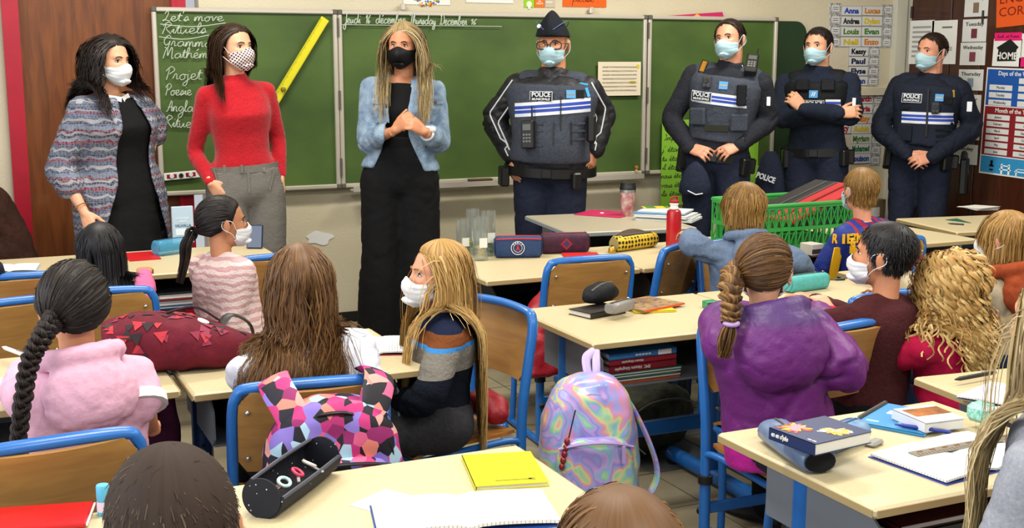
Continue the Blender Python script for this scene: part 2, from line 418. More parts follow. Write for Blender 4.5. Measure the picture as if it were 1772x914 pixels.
        m.tube([c, s.hd((0, -.02, -.07)), s.hd((0, -.018, -.02))], [nr * s.hs * (1.12 if s.build != 'kid' else 1), nr * s.hs, nr * s.hs * 1.05], 14, smooth=8)
        k = s.k * (1.0 if s.build == 'male' else .84 if s.build == 'female' else .92)
        for n in 'RL':
            if s.hand[n] is None: continue
            s.hand_mb(n, m); b = max(s.bare[n], .25); e, w_ = s.J['el' + n], s.J['wr' + n]
            m.tube([w_ + (e - w_) * b, w_ + (e - w_) * b * .5, w_ + nrm(w_ - e) * .01], [k * (.027 + .019 * b), k * (.027 + .012 * b), k * .026], 12, rounded=True)
        fine = fuse(m, voxel, 2)
        m = MB(); s.torso_mb(m, -.006, -.14, 1.0); s.legs_mb(m, -.006)
        for n in 'RL':
            if s.hand[n] is None: continue
            m.tube([s.J['sh' + n], s.J['el' + n]], [k * .050, k * .042], 10, rounded=True); m.tube([s.J['el' + n], s.J['wr' + n]], [k * .040, k * .024], 10, rounded=True)
            c, X, Y, Z = s.spine(.88); m.tube([c, s.J['sh' + n]], [k * .055, k * .050], 10, rounded=True)
        coarse = fuse(m, .022, 2)
        V, Fq = joined([fine, coarse]); s.skinm = skin
        return link('body', quadmesh('body', V, Fq), skin, s.e)
    def torso_mb(s, m, inf, u0, u1, prof=None, belly=0.0, ns=24, flare=0.0, sq=.85, bust=1.0):
        T = np.array(prof or PROF[s.build]); us = np.linspace(u0, u1, 16); rings = []; ang = np.linspace(0, 2 * np.pi, ns, endpoint=False)
        cs, sn = np.cos(ang), np.sin(ang); cs = np.sign(cs) * np.abs(cs) ** sq; sn = np.sign(sn) * np.abs(sn) ** sq
        for u in us:
            c, X, Y, Z = s.spine(u)
            if u < 0: c = s.pel + (s.neck - s.pel) * 0 + Z * u * np.linalg.norm(s.neck - s.pel)
            if u > 1: c = s.neck + Z * (u - 1) * np.linalg.norm(s.neck - s.pel)
            fx = s.fat if u < .95 else 1
            hw = np.interp(u, T[:, 0], T[:, 1]) * s.H * fx + inf; df = np.interp(u, T[:, 0], T[:, 2]) * s.H * fx + inf + belly * math.exp(-((u - .28) / .25) ** 2); db = np.interp(u, T[:, 0], T[:, 3]) * s.H * fx + inf
            hw += flare * max(0, .3 - u)
            rings.append(c + np.outer(cs * hw, X) + np.outer(np.where(sn > 0, sn * df, sn * db), Y))
        m.loft(rings)
    def legs_mb(s, m, inf, flare=0.0, upto=1.0, which='RL', thick=1.0):
        H = s.H; f = thick * (1.0 if s.build != 'kid' else .95)
        for n in which:
            h, k, a = s.J['hip' + n], s.J['kn' + n], s.J['an' + n]
            P = [h + (h - k) * .08, h + (k - h) * .35, k, k + (a - k) * .3, k + (a - k) * min(1, upto)]
            r = [f * .053 * H + inf, f * .049 * H + inf, f * .034 * H + inf + flare * .3, f * .033 * H + inf + flare * .55, f * .022 * H + inf + flare]
            m.tube(P, r, 16, smooth=16, rounded=True)
    def shoes(s, m_, name='shoe'):
        for n, sd in (('R', 1), ('L', -1)):
            a = s.J['an' + n]; m = MB(); L = .15 * s.H; z0 = max(a[2] - .045 * s.H, .0)
            ang = np.linspace(0, 2 * np.pi, 14, endpoint=False); rings = []
            for t, hw, hh in ((-.28, .018, .035), (-.2, .030, .055), (0, .034, .062), (.3, .040, .040), (.6, .045, .030), (.85, .036, .024), (.98, .014, .014)):
                hw *= s.k; hh *= s.k; rings.append(np.stack([a[0] + hw * np.cos(ang), np.full(14, a[1] + t * L), z0 + hh * .6 + hh * .6 * np.sin(ang)], 1))
            m.loft(rings); m.build(name, m_, s.e)
    def sleeve_mb(s, m, n, inf, upto=1.0, cuff=0.0, loose=0.0, start=True):
        k = s.k * (1.0 if s.build == 'male' else .86 if s.build == 'female' else .95); sh, e, w_ = s.J['sh' + n], s.J['el' + n], s.J['wr' + n]
        c, X, Y, Z = s.spine(.86); sd = 1 if n == 'R' else -1; inf = inf * .72; loose = loose * .7
        if start: m.tube([c + X * sd * .03 * s.H + Z * .012 * s.H, sh], [k * .058 + inf * .5, k * .052 + inf], 14, rounded=True)
        end = sh + (e - sh) * min(1, upto / .55) if upto <= .55 else e + (w_ - e) * ((upto - .55) / .45)
        P = [sh, sh + (e - sh) * .5, e]; r = [k * .055 + inf, k * .051 + inf + loose * .4, k * .044 + inf + loose]
        if upto <= .55: P[2] = end; P[1] = (sh + end) / 2
        else: P += [(e + end) / 2, end]; r += [k * .041 + inf + loose * .9, k * (.041 - .013 * (upto - .55) / .45) + inf + loose * .5 + cuff]
        m.tube(P, r, 16, smooth=18, rounded=True)
    def top(s, name, m_, inf=.012, u0=-.05, u1=1.0, sleeves=1.0, loose=.004, folds=.004, voxel=.010, smooth=9, prof=None, belly=0.0, collar=None, extra=None, cut=None, flare=0.0, seed=0, cuff=0.0, thick=0, arms='RL', fsc=26):
        m = MB(); s.torso_mb(m, inf, u0, u1, prof, belly, flare=flare)
        if sleeves:
            for n in arms:
                if s.hand[n] is not None: s.sleeve_mb(m, n, inf, sleeves, cuff, loose)
        if collar:   # (height, extra radius)
            c, X, Y, Z = s.spine(.94); h = s.hd((0, -.02, -.105)); r = .050 * s.hs * (1.12 if s.build == 'male' else 1.0) + collar[1]
            m.tube([c, c + (h - c) * collar[0]], [r * 1.25, r], 16, smooth=6)
        if extra: extra(m)
        return s.cloth(name, m, m_, voxel, smooth, folds, cut, seed, thick, fsc)
    def cloth(s, name, m, m_, voxel=.010, smooth=5, folds=.004, cut=None, seed=0, thick=0, fsc=26):
        V, F = fuse(m, voxel, smooth); F = np.asarray(F)
        if folds:
            N = vnormals(V, F); q = V.copy(); q[:, 2] *= 1.5
            a = wob(q, fsc * 1.25, seed + 1); b = wob(V, fsc * 2.6, seed + 2); c_ = wob(q * (1, 1, .6), fsc * .8, seed + 4); d = -np.exp(-(a / .16) ** 2) * .9 - np.exp(-(c_ / .13) ** 2) * .7 + b * .22 + .35; wgt = .35 + .75 * np.clip(wob(V, 9, seed + 3) + .15, 0, 1)
            for n in 'RL':
                if 'el' + n in s.J: wgt = wgt + .9 * np.exp(-(np.linalg.norm(V - s.J['el' + n], axis=1) / .085) ** 2)
            V = V + N * (folds * d * wgt)[:, None]
        if cut is not None:
            k = ~cut(V[F].mean(1)); F = F[k]; u, inv = np.unique(F, return_inverse=True); V = V[u]; F = inv.reshape(F.shape)
            E = np.sort(np.vstack([F[:, [i, (i + 1) % 4]] for i in range(4)]), 1); E, ct = np.unique(E, axis=0, return_counts=True); E = E[ct == 1]
            for _ in range(10):      # even out the cut edge
                acc = np.zeros_like(V); cn = np.zeros(len(V)); np.add.at(acc, E[:, 0], V[E[:, 1]]); np.add.at(acc, E[:, 1], V[E[:, 0]]); np.add.at(cn, E.ravel(), 1); bq = cn == 2; V[bq] = .5 * V[bq] + .5 * acc[bq] / 2
        o = link(name, quadmesh(name, V, F), m_, s.e)
        if thick: q = o.modifiers.new('thick', 'SOLIDIFY'); q.thickness = thick; q.offset = -1
        s.last = (V, F); return o
    def bottom(s, name, m_, inf=.012, u1=.12, flare=0.0, folds=.004, voxel=.014, smooth=5, belly=0.0, seed=5, upto=1.0, thick=1.0):
        m = MB(); s.torso_mb(m, inf, -.14, u1, None, belly); s.legs_mb(m, inf, flare, upto, 'RL', thick)
        return s.cloth(name, m, m_, voxel, smooth, folds, None, seed, 0, 20)
    def bvh(s): V, F = s.last; return BVHTree.FromPolygons(V.tolist(), [list(map(int, f)) for f in F])
    # -- face
    def eyes(s, iris, brow, gaze=(0, 0), lash='#1a1210', thickb=.0032, brows=True):
        W_ = mat('eye_white', '#d8d2cc', .25, .5); I = mat('iris_' + iris, iris, .15, .6); Lm = mat('lash_' + lash, lash, .6); Bm = mat('brow_' + brow, brow, .8)
        for sd in (1, -1):
            d = nrm((sd * .031, .088, .005)); R = head_face(d[None])[0]; c = d * R; m = MB()
            m.ellipsoid(s.hd(c + (0, -.0045, 0)), np.array((.0140, .0085, .0068)) * s.hs, s.HR, 16, 10, 0)
            gx, gz = gaze; m.ellipsoid(s.hd(c + (gx * .006, .0012, gz * .003)), np.array((.0058, .0042, .0058)) * s.hs, s.HR, 12, 8, 1)
            m.ellipsoid(s.hd(c + (gx * .0064, .0036, gz * .003)), np.array((.0028, .0022, .0028)) * s.hs, s.HR, 8, 6, 2)
            m.tube([s.hd(c + (sd * a, b, z)) for a, b, z in ((-.0145, -.001, -.001), (-.008, .0035, .0058), (0, .005, .0072), (.008, .003, .0056), (.0150, -.004, .000))], np.array([.001, .0018, .002, .002, .001]) * s.hs, 6, smooth=9, mi=2)
            m.build('eye', [W_, I, Lm], s.e)
            if brows:
                m = MB(); P = []
                for x, z in ((.012, .0215), (.024, .0265), (.038, .0275), (.050, .0215)):
                    dd = nrm((sd * x, .088, z)); P.append(s.hd(dd * (head_face(dd[None])[0] + .0012)))
                m.tube(P, np.array([.0026, .0036, .0032, .0012]) * s.hs * (thickb / .0032), 6, smooth=10, flat=.6); m.build('eyebrow', Bm, s.e)
    def mask(s, m_, kind='surgical', loops=True, strap=None, name='face_mask', off=.0055, top=-.012):
        na, ne = 27, 22; G = np.zeros((ne, na, 3)); amax = 62 if kind != 'cloth' else 60
        for i, t in enumerate(np.linspace(0, 1, ne)):
            for j, a in enumerate(np.linspace(-amax, amax, na)):
                q = abs(a) / amax
                zt = top - .012 * q ** 1.5 + .008 * math.exp(-(a / 14) ** 2) - .006 * math.exp(-((abs(a) - 28) / 14) ** 2); zb = -.103 + .034 * q ** 1.6
                z = zt + (zb - zt) * t; ar = math.radians(a); d = np.array([math.sin(ar), math.cos(ar), 0.]); 
                # find the head radius at this azimuth and height
                r = .09
                for _ in range(4): dd = nrm((d[0] * r, d[1] * r, z)); rr = head_r(dd[None])[0]; r = math.sqrt(max(rr * rr - z * z, .03 ** 2))
                nose = .018 * math.exp(-(a / 24) ** 2) * math.exp(-((z + .036) / .030) ** 2)
                tent = .006 * (1 - q) * math.sin(math.pi * min(1, t * 1.05)) 
                if t > .9: r = max(r - .010 * (t - .9) / .1, .03)
                rr = r + off + nose + tent
                if kind == 'surgical': rr += .0022 * ((t * 4 + .2) % 1.0) * (1 - q * .5) * (1 if .12 < t < .9 else 0)
                if kind == 'kn95': rr += .012 * math.exp(-(a / 10) ** 2) * math.sin(math.pi * t)
                G[i, j] = (d[0] * rr, d[1] * rr, z)
        V = s.hd(G.reshape(-1, 3)).reshape(ne, na, 3); m = MB(); m.grid(V[:, ::-1], 0, .0025); o = m.build(name, m_, s.e, ang=60)
        me = o.data
        if loops:
            m = MB()
            for sd, j in ((-1, 0), (1, na - 1)):
                b = G[2, j]; c = G[-3, j]; ear = np.array((sd * .080, -.026, .016)); ear2 = np.array((sd * .081, -.030, -.014))
                m.tube([s.hd(q) for q in (b, np.array((sd * .080, .012, .012)), ear, ear2, np.array((sd * .080, .006, -.036)), c)], .0014 * s.hs, 6, smooth=18); m.build('ear_loop', strap or m_, o); m = MB()
        return o

# ------------------------------------------------------------------ hair
HL_A = np.array([0, 30, 50, 64, 74, 84, 100, 112, 130, 180]); HL_E = np.array([49, 47, 42, 30, 12, -8, 2, -25, -42, -46])
HL_M = np.array([54, 51, 47, 34, 16, -6, 6, -18, -34, -38])
def scalp_dirs(n, hl=HL_E, cover=1.0):
    N = int(n * 2.2); i = np.arange(N) + .5; z = 1 - 2 * i / N; ph = i * 2.399963; r = np.sqrt(1 - z * z); D = np.stack([r * np.sin(ph), r * np.cos(ph), z], 1)
    a = np.degrees(np.abs(np.arctan2(D[:, 0], D[:, 1]))); e = np.degrees(np.arcsin(z)); return D[e > np.interp(a, HL_A, hl)]
def hair_mat(name, dark, mid, light, rough=.52, spec=.28):
    if name in MATS: return MATS[name]
    m, nt, b, tc = base_mat(name, rough, spec); at_ = nd(nt, 'ShaderNodeAttribute'); at_.attribute_name = 'tint'
    r = ramp(nt, [(0, dark), (.5, mid), (1, light)]); nt.links.new(at_.outputs['Fac'], r.inputs[0]); nt.links.new(r.outputs[0], b.inputs[0]); return m
def strands_mesh(name, C, rad, tint, ns=3, centre=None):
    """C: (n,k,3) centre lines, rad: (k,) or (n,k), tint: (n,k)"""
    n, k, _ = C.shape; rad = np.broadcast_to(rad, (n, k)); T = np.gradient(C, axis=1); T /= np.linalg.norm(T, axis=2, keepdims=True) + 1e-9
    ref = np.where(np.abs(T[..., 2:3]) > .8, np.array([1., 0, 0]), np.array([0, 0, 1.])); X = np.cross(ref, T); X /= np.linalg.norm(X, axis=2, keepdims=True) + 1e-9
    for j in range(1, k):
        x = X[:, j - 1] - T[:, j] * (X[:, j - 1] * T[:, j]).sum(1, keepdims=True); X[:, j] = x / (np.linalg.norm(x, axis=1, keepdims=True) + 1e-9)
    if ns == 2:      # flat ribbons that lie along the head, each turned a little
        ce = C[:, 0].mean(0) if centre is None else centre; out = C - ce; out[..., 2] *= .4; out = out - T * (out * T).sum(2, keepdims=True); out /= np.linalg.norm(out, axis=2, keepdims=True) + 1e-9; sd_ = np.cross(T, out); a = np.random.RandomState(1).uniform(-.35, .35, (n, 1, 1)); sd_ = sd_ * np.cos(a) + out * np.sin(a)
        V = np.stack([C + rad[..., None] * 1.55 * sd_, C - rad[..., None] * 1.55 * sd_], 2); idx = np.arange(n * k * 2).reshape(n, k, 2)
        F = np.stack([idx[:, :-1, 0], idx[:, :-1, 1], idx[:, 1:, 1], idx[:, 1:, 0]], -1).reshape(-1, 4); return quadmesh(name, V.reshape(-1, 3), F, True, np.repeat(tint.reshape(-1), 2))
    Y = np.cross(T, X); V = np.empty((n, k, ns, 3))
    for q in range(ns): a = 2 * math.pi * q / ns; V[:, :, q] = C + rad[..., None] * (math.cos(a) * X + math.sin(a) * Y)
    idx = np.arange(n * k * ns).reshape(n, k, ns); F = np.stack([idx[:, :-1], np.roll(idx, -1, 2)[:, :-1], np.roll(idx, -1, 2)[:, 1:], idx[:, 1:]], -1).reshape(-1, 4)
    return quadmesh(name, V.reshape(-1, 3), F, True, np.repeat(tint.reshape(-1), ns))
def hair(P, m_, n=700, L=.30, Lv=.15, k=14, flow='part', part=0.0, grav=.25, rad=.0020, wave=0.0, wfreq=2.0, curl=0.0, cfreq=5.0, lift=.010, gather=None, hl=HL_E, crown=(0, -.055, .10), seed=1,
         collide=.02, cap=True, tip=.35, lenf=None, swirl=.4, fringe=None, ns=2, puff=0.0, name='hair', back=0.0, tints=(.15, .85), spread=0.0, capoff=.006, body=True, hug=-.02, arms=True, shoulders=True, capv=.75, maxr=None):
    rs = np.random.RandomState(seed); D = scalp_dirs(n, hl); n = len(D); Rh = head_r(D) * P.hs; base = D * (head_r(D)[:, None]); p0 = P.hd(base * 1.005)
    if cap:
        NA = 181; az = np.linspace(-np.pi, np.pi, NA); NE = 12; A2, T2 = np.meshgrid(az, np.linspace(0, 1, NE)); e0 = np.radians(np.interp(np.degrees(np.abs(A2)), HL_A, hl) + 3); E2 = e0 + (math.pi / 2 - e0) * T2
        DD = np.stack([np.cos(E2) * np.sin(A2), np.cos(E2) * np.cos(A2), np.sin(E2)], -1).reshape(-1, 3); G = DD * (head_r(DD) + .002 + capoff * np.minimum(1, T2.ravel() * 5))[:, None]; G = G.reshape(NE, NA, 3)
        me = MB(); me.grid(P.hd(G.reshape(-1, 3)).reshape(G.shape)); me = me.mesh('cap'); a_ = me.attributes.new('tint', 'FLOAT', 'POINT')
        st0 = np.tile(np.clip(rs.beta(2, 2, NA), 0, 1), (NE, 1)); a_.data.foreach_set('value', (tints[0] + (tints[1] - tints[0]) * (.37 - capv / 2 + capv * st0)).ravel().astype(np.float32))
        capme = me
    HRt = P.HR.T; nloc = D; nw = nloc @ HRt
    cx = np.array([1., 0, 0]) @ HRt; up = np.array([0, 0, 1.]) @ HRt; fw = np.array([0, 1., 0]) @ HRt
    if flow == 'part':
        sgn = np.sign(base[:, 0] - part + 1e-6)[:, None]; d = sgn * cx * 1.0 - fw * (.25 + back) - up * .15
        d = np.where((base[:, 1:2] < -.05), -up * .8 - fw * .3 + sgn * cx * .35, d)
    elif flow == 'crown':
        c = np.array(crown); v = base - c; d = v / (np.linalg.norm(v, axis=1, keepdims=True) + 1e-6); tw = np.cross(nloc, d); d = (d + swirl * tw) @ HRt
        if fringe is not None: d = d + np.asarray(fringe) @ HRt * np.clip(base[:, 1:2] * 12, 0, 1)
    else:
        d = P.hd(gather) - p0; d /= np.linalg.norm(d, axis=1, keepdims=True)
    d = d - nw * (d * nw).sum(1, keepdims=True); d /= np.linalg.norm(d, axis=1, keepdims=True) + 1e-9
    d = d + rs.normal(scale=.10 + spread, size=d.shape); Ls = L * (1 + rs.uniform(-Lv, Lv, n))
    if lenf is not None: Ls = Ls * lenf(base)
    st = (Ls / (k - 1))[:, None]; C = np.zeros((n, k, 3)); C[:, 0] = p0; p = p0 + nw * .002; lf = lift * (.5 + rs.rand(n)) * P.hs
    caps = []
    if body:
        k_ = P.k
        for sd in 'RL':
            c, X, Y, Z = P.spine(.86)
            if shoulders: caps.append((c, P.J['sh' + sd], .052 * P.H * .62 + .035 * k_ + collide * .8))
            if arms and 'el' + sd in P.J: caps.append((P.J['sh' + sd], P.J['el' + sd], .05 * k_ + collide))
        for u, r in ((.35, .064), (.55, .064), (.75, .066)):
            c, X, Y, Z = P.spine(u); w_ = .055 * P.H; caps.append((c - X * w_, c + X * w_, r * P.H * P.fat + collide))
        c, X, Y, Z = P.spine(.97); caps.append((c, P.hd((0, -.02, -.05)), .046 * P.hs + .004))
    gv = np.array([0, 0, -1.]); tg = P.hd(gather) if gather is not None else None
    for j in range(1, k):
        if flow == 'gather': dv = tg - p; dl = np.linalg.norm(dv, axis=1, keepdims=True); d = d * .35 + .65 * dv / (dl + 1e-6); st_ = np.minimum(st, dl * .5 + 1e-4) if j > 2 else st; st_ = np.where(True, np.minimum(dl / (k - j) * 1.0 + 1e-5, 1), st)
        else: gg = np.where((((p - P.hc) @ P.HR / P.hs)[:, 2:3] < hug), min(.8, grav * 2.2), grav); d = d * (1 - gg) + gg * (gv + puff * nw * max(0, 1 - j / k * 2)); st_ = st
        d /= np.linalg.norm(d, axis=1, keepdims=True) + 1e-9; q = p + d * st_
        h = (q - P.hc) @ P.HR / P.hs; r = np.linalg.norm(h, axis=1); hdn = h / (r[:, None] + 1e-9); R = head_r(hdn) + lf / P.hs * min(1, j / 3.0) * (.35 + .65 * np.clip((.105 - h[:, 2]) / .10, 0, 1)); ins = (r < R) | ((h[:, 2] > hug) & (r < R * 1.5) & (R > 0))
        hn = np.where(ins[:, None], hdn * R[:, None], h); q = P.hc + P.hs * (hn @ HRt)
        for a, b, rr in caps:
            ab = b - a; t = np.clip(((q - a) @ ab) / (ab @ ab), 0, 1)[:, None]; cl = a + t * ab; dv = q - cl; dl = np.linalg.norm(dv, axis=1, keepdims=True); rr2 = rr + (lf * .7)[:, None]
            q = np.where(dl < rr2, cl + dv / (dl + 1e-6) * rr2, q)
        d = .4 * d + .6 * (q - p) / (np.linalg.norm(q - p, axis=1, keepdims=True) + 1e-9); p = q; C[:, j] = q
    if maxr:
        keep = (np.linalg.norm((C - P.hc)[..., :2], axis=2).max(1) < maxr); C = C[keep]; base = base[keep]; Ls = Ls[keep]; n = len(C)
    t = np.linspace(0, 1, k)[None, :]
    if wave or curl:
        T = np.gradient(C, axis=1); T /= np.linalg.norm(T, axis=2, keepdims=True) + 1e-9; outw = C - P.hc; outw = outw - T * (outw * T).sum(2, keepdims=True); outw /= np.linalg.norm(outw, axis=2, keepdims=True) + 1e-9; sdw = np.cross(T, outw)
        ph = (wob(base, 55, seed) * 2.2)[:, None]; amp = np.clip((t - .18) / .3, 0, 1)
        if wave: s_ = Ls[:, None] * t * 2 * np.pi * wfreq / .1 * .5; C = C + (wave * amp * np.sin(s_ + ph))[..., None] * sdw + (wave * .6 * amp * np.cos(s_ + ph))[..., None] * outw
        if curl:
            ph = rs.uniform(0, 6.28, (n, 1)); s_ = Ls[:, None] * t * 2 * np.pi * cfreq * (1 + rs.uniform(-.2, .2, (n, 1))); cr = curl * (.6 + .8 * rs.rand(n, 1)) * np.clip(t / .2, 0, 1)
            C = C + (cr * np.cos(s_ + ph))[..., None] * sdw + (cr * (1 + np.sin(s_ + ph)) * .8)[..., None] * outw
    C = C + (rs.normal(scale=.0016, size=(n, 1, 3)) * np.clip(t * 3, 0, 1)[..., None])
    rad_ = rad * P.hs * (.7 + .6 * rs.rand(n, 1)) * (1 - (1 - tip) * t ** 2)
    tint = np.clip(tints[0] + (tints[1] - tints[0]) * (rs.beta(2, 2, (n, 1)) * .75 + .25 * t * np.ones((n, 1))), 0, 1)
    me = strands_mesh(name, C, rad_, tint, ns, P.hc)
    o = link(name, me, m_, P.e)
    if cap:   # fold the scalp layer into the same mesh
        import bmesh
        bm = bmesh.new(); bm.from_mesh(me); bm.from_mesh(capme); bm.to_mesh(me); bm.free(); bpy.data.meshes.remove(capme)
        me.polygons.foreach_set('use_smooth', [True] * len(me.polygons))
    return o
def braid(P, m_, path, r0, r1, turns=9, nsub=14, name='braid', seed=3, tail=None, tuft=.0):
    """three interlaced locks along a path, each lock a bundle of fine strands"""
    k = int(turns * 10); c = spline(path, k); T = np.gradient(c, axis=0); T /= np.linalg.norm(T, axis=1, keepdims=True); rs = np.random.RandomState(seed); x, y, _ = frame(T[0], (0, 1, 0)); X = []
    for t in T: x = nrm(x - t * np.dot(x, t)); X.append(x)
    X = np.array(X); Y = np.cross(T, X); s = np.linspace(0, 1, k); R = r0 + (r1 - r0) * s; th = s * turns * np.pi; Cs = []; tn = []
    for q in range(3):
        ph = th + q * 2 * np.pi / 3; cc = c + (R * .55 * np.sin(ph))[:, None] * X + (R * .38 * np.sin(2 * ph))[:, None] * Y
        for j in range(nsub):
            a = 2 * math.pi * j / nsub; rr = .52 * R * (.75 + .3 * rs.rand()); Cs.append(cc + (rr * np.cos(a))[:, None] * X + (rr * np.sin(a))[:, None] * Y); tn.append(np.full(k, .15 + .7 * rs.rand()))
    return link(name, strands_mesh(name, np.array(Cs), (R * .20), np.array(tn), 4), m_, P.e)
def tassel(P, m_, path, r0, r1, n=60, k=14, name='hair_tail', seed=4, wave=.004, rad=.0022):
    c = spline(path, k); T = np.gradient(c, axis=0); T /= np.linalg.norm(T, axis=1, keepdims=True); rs = np.random.RandomState(seed); x, y, _ = frame(T[0], (0, 1, 0)); X = []
    for t in T: x = nrm(x - t * np.dot(x, t)); X.append(x)
    X = np.array(X); Y = np.cross(T, X); s = np.linspace(0, 1, k); Cs = []; tn = []
    for j in range(n):
        a = rs.uniform(0, 6.28); q = math.sqrt(rs.rand()); R = (r0 * np.sin(np.clip(s * 2.2 + .35, 0, np.pi / 2)) * (1 - s) + r1 * s) * q
        w_ = wave * np.sin(s * 7 + rs.uniform(0, 6)) * s; Cs.append(c + (R * math.cos(a) + w_)[:, None] * X + (R * math.sin(a))[:, None] * Y); tn.append(np.full(k, .1 + .8 * rs.rand()))
    return link(name, strands_mesh(name, np.array(Cs), rad * (1 - .5 * s ** 2), np.array(tn), 3), m_, P.e)
def sheet_on(P, bvh, pts, off=.003, frm=(0, 1, 0)):
    """lay a (a,b,2) grid of local (x,z) onto the clothes from the front: returns (a,b,3)"""
    a, b, _ = pts.shape; G = np.zeros((a, b, 3)); f = np.asarray(frm, float)
    for i in range(a):
        for j in range(b):
            x, z = pts[i, j]; o = Vector((x, 0, z)) + Vector(f) * 1.0; h = bvh.ray_cast(o, Vector(-f))
            G[i, j] = np.array(h[0]) + f * off if h[0] is not None else (G[i, j - 1] if j else (x, .1, z))
    return G
# ------------------------------------------------------------------ handwriting (single-stroke letters)
GL = {'a': (1.25, [(1, .8), (.6, 1), (.15, .6), (.3, .05), (.8, .2), (1, .9), (1, .2), (1.3, .15)]), 'b': (1.1, [(0, .2), (.45, 1.6), (.3, 2.2), (.15, 1.6), (.15, .3), (.5, 0), (.85, .4), (.7, .85), (1.1, .8)]),
 'c': (.95, [(.9, .8), (.5, 1), (.1, .5), (.4, 0), (1, .25)]), 'd': (1.3, [(.95, .8), (.5, 1), (.1, .5), (.4, 0), (.9, .4), (1.05, 2.2), (1, .3), (1.35, .2)]), 'e': (.95, [(0, .3), (.6, .6), (.6, 1), (.2, .9), (.15, .3), (.5, 0), (1, .3)]),
 'g': (1.2, [(1, .8), (.5, 1), (.1, .5), (.5, .1), (1, .8), (.9, -.7), (.4, -1.1), (.2, -.6), (1.2, .2)]), 'h': (1.1, [(0, .2), (.4, 1.6), (.25, 2.2), (.1, 1.5), (.1, 0), (.3, .8), (.7, 1), (.8, .2), (1.15, .15)]),
 'i': (.5, [(0, .3), (.25, 1), (.25, .2), (.55, .15)], [(.3, 1.5), (.34, 1.58)]), 'j': (.5, [(.2, 1), (.2, -.7), (-.1, -1.1), (-.3, -.7), (.5, .2)], [(.25, 1.5), (.29, 1.58)]), 'k': (1.0, [(0, .2), (.4, 1.6), (.25, 2.2), (.1, 1.5), (.1, 0), (.15, .5), (.6, 1), (.35, .55), (.8, .05), (1.05, .2)]), 'l': (.5, [(0, .2), (.4, 1.6), (.25, 2.2), (.1, 1.4), (.2, .1), (.55, .2)]),
 'm': (1.35, [(0, .1), (.1, 1), (.15, 0), (.3, .9), (.55, .9), (.6, 0), (.75, .9), (1, .9), (1.05, .1), (1.35, .2)]), 'n': (1, [(0, .1), (.1, 1), (.15, 0), (.35, .9), (.65, .9), (.7, .1), (1, .2)]), 'o': (.95, [(.5, 1), (.1, .6), (.3, 0), (.75, .2), (.7, .8), (.4, .95), (1, .85)]),
 'p': (.95, [(.1, 1), (.1, -1), (.15, .6), (.5, 1), (.75, .5), (.45, .05), (.15, .2)]), 'r': (.8, [(0, .2), (.25, 1.05), (.5, .85), (.5, .15), (.8, .2)]), 's': (.8, [(0, .2), (.4, 1.05), (.6, .4), (.3, 0), (.1, .2), (.8, .25)]), 't': (.6, [(0, .2), (.3, 1.8), (.25, .2), (.6, .15)], [(0, 1.15), (.65, 1.2)]),
 'u': (.95, [(0, .9), (.05, .2), (.35, .05), (.65, .9), (.65, .2), (.95, .15)]), 'v': (.9, [(0, .9), (.2, .95), (.35, .05), (.7, .95), (.9, .8)]), 'y': (.9, [(0, .9), (.1, .2), (.4, .1), (.65, .9), (.6, -.7), (.2, -1.1), (0, -.6), (.9, .2)]),
 'L': (1.1, [(.2, 1.6), (.5, 2.2), (.7, 1.6), (.4, .3), (.1, .1), (.3, .3), (1.1, 0)]), 'R': (1.2, [(.2, 0), (.4, 1.9), (.1, 1.6), (.6, 2.3), (1.1, 1.8), (.5, 1.1), (1.2, 0)]), 'G': (1.25, [(1.1, 1.8), (.7, 2.2), (.2, 1.2), (.5, .2), (1, .7), (1, 1.1), (.9, -.3), (.4, -.2)]),
 'M': (1.6, [(0, 0), (.3, 2), (.5, 1.9), (.6, .4), (1, 2.1), (1.2, 1.9), (1.3, 0), (1.6, .1)]), 'P': (1, [(.2, 0), (.4, 1.9), (0, 1.5), (.6, 2.3), (1.1, 1.7), (.5, 1)]), 'A': (1.2, [(0, .1), (.3, .2), (.9, 2.2), (1, .1)], [(.3, .8), (1.1, .9)]),
 'T': (1.1, [(0, 1.8), (.5, 2.2), (1.2, 2.1)], [(.7, 2.1), (.6, .3), (.2, .1)]), 'D': (1.4, [(.3, 2.1), (.3, .1), (0, .2), (.9, .1), (1.3, 1.2), (.8, 2.1), (0, 1.9)]), 'J': (.8, [(.6, 2.2), (.6, -.8), (.2, -1.2), (0, -.6), (.8, .3)]), 'I': (.7, [(.5, 2.2), (.2, 2), (.5, 1.9), (.4, .2), (0, .2)]),
 '1': (.5, [(0, 1.2), (.3, 1.8), (.3, 0)]), '6': (.8, [(.6, 1.8), (.1, .8), (.3, 0), (.6, .5), (.15, .6)]), "'": (.3, [(.15, 2.2), (.05, 1.7)]), '?': (.8, [(0, 1.7), (.4, 2.1), (.6, 1.6), (.3, 1), (.3, .5)], [(.3, .05), (.3, .12)])}
def script_width(s): return sum(.7 if c == ' ' else GL.get({'é': 'e'}.get(c, c), (1,))[0] for c in s)
def script_mb(m, s, xh, T, rad, slant=.18, width=None, ns=4, seg=5):
    """write s with letters of x-height xh; T maps (u,v) on the page to a point"""
    kx = xh * .8 if width is None else width / script_width(s); x = 0
    for c in s:
        if c == ' ': x += .7; continue
        g = GL.get({'é': 'e'}.get(c, c))
        if g is None: x += 1; continue
        st = list(g[1:]) + ([[(.4, 1.5), (.7, 1.9)]] if c == 'é' else [])
        for q in st:
            P = spline(np.array(q, float), max(3, seg * (len(q) - 1) // 2 + 2)) if len(q) > 2 else np.array(q, float)
            m.tube([T((a + x + slant * b) * kx, b * xh) for a, b in P], rad, ns, up=(.3, .2, 1))
        x += g[0]
BACK = Matrix(((1, 0, 0), (0, 0, -1), (0, 1, 0)))           # page facing -Y (towards the class) on the back wall
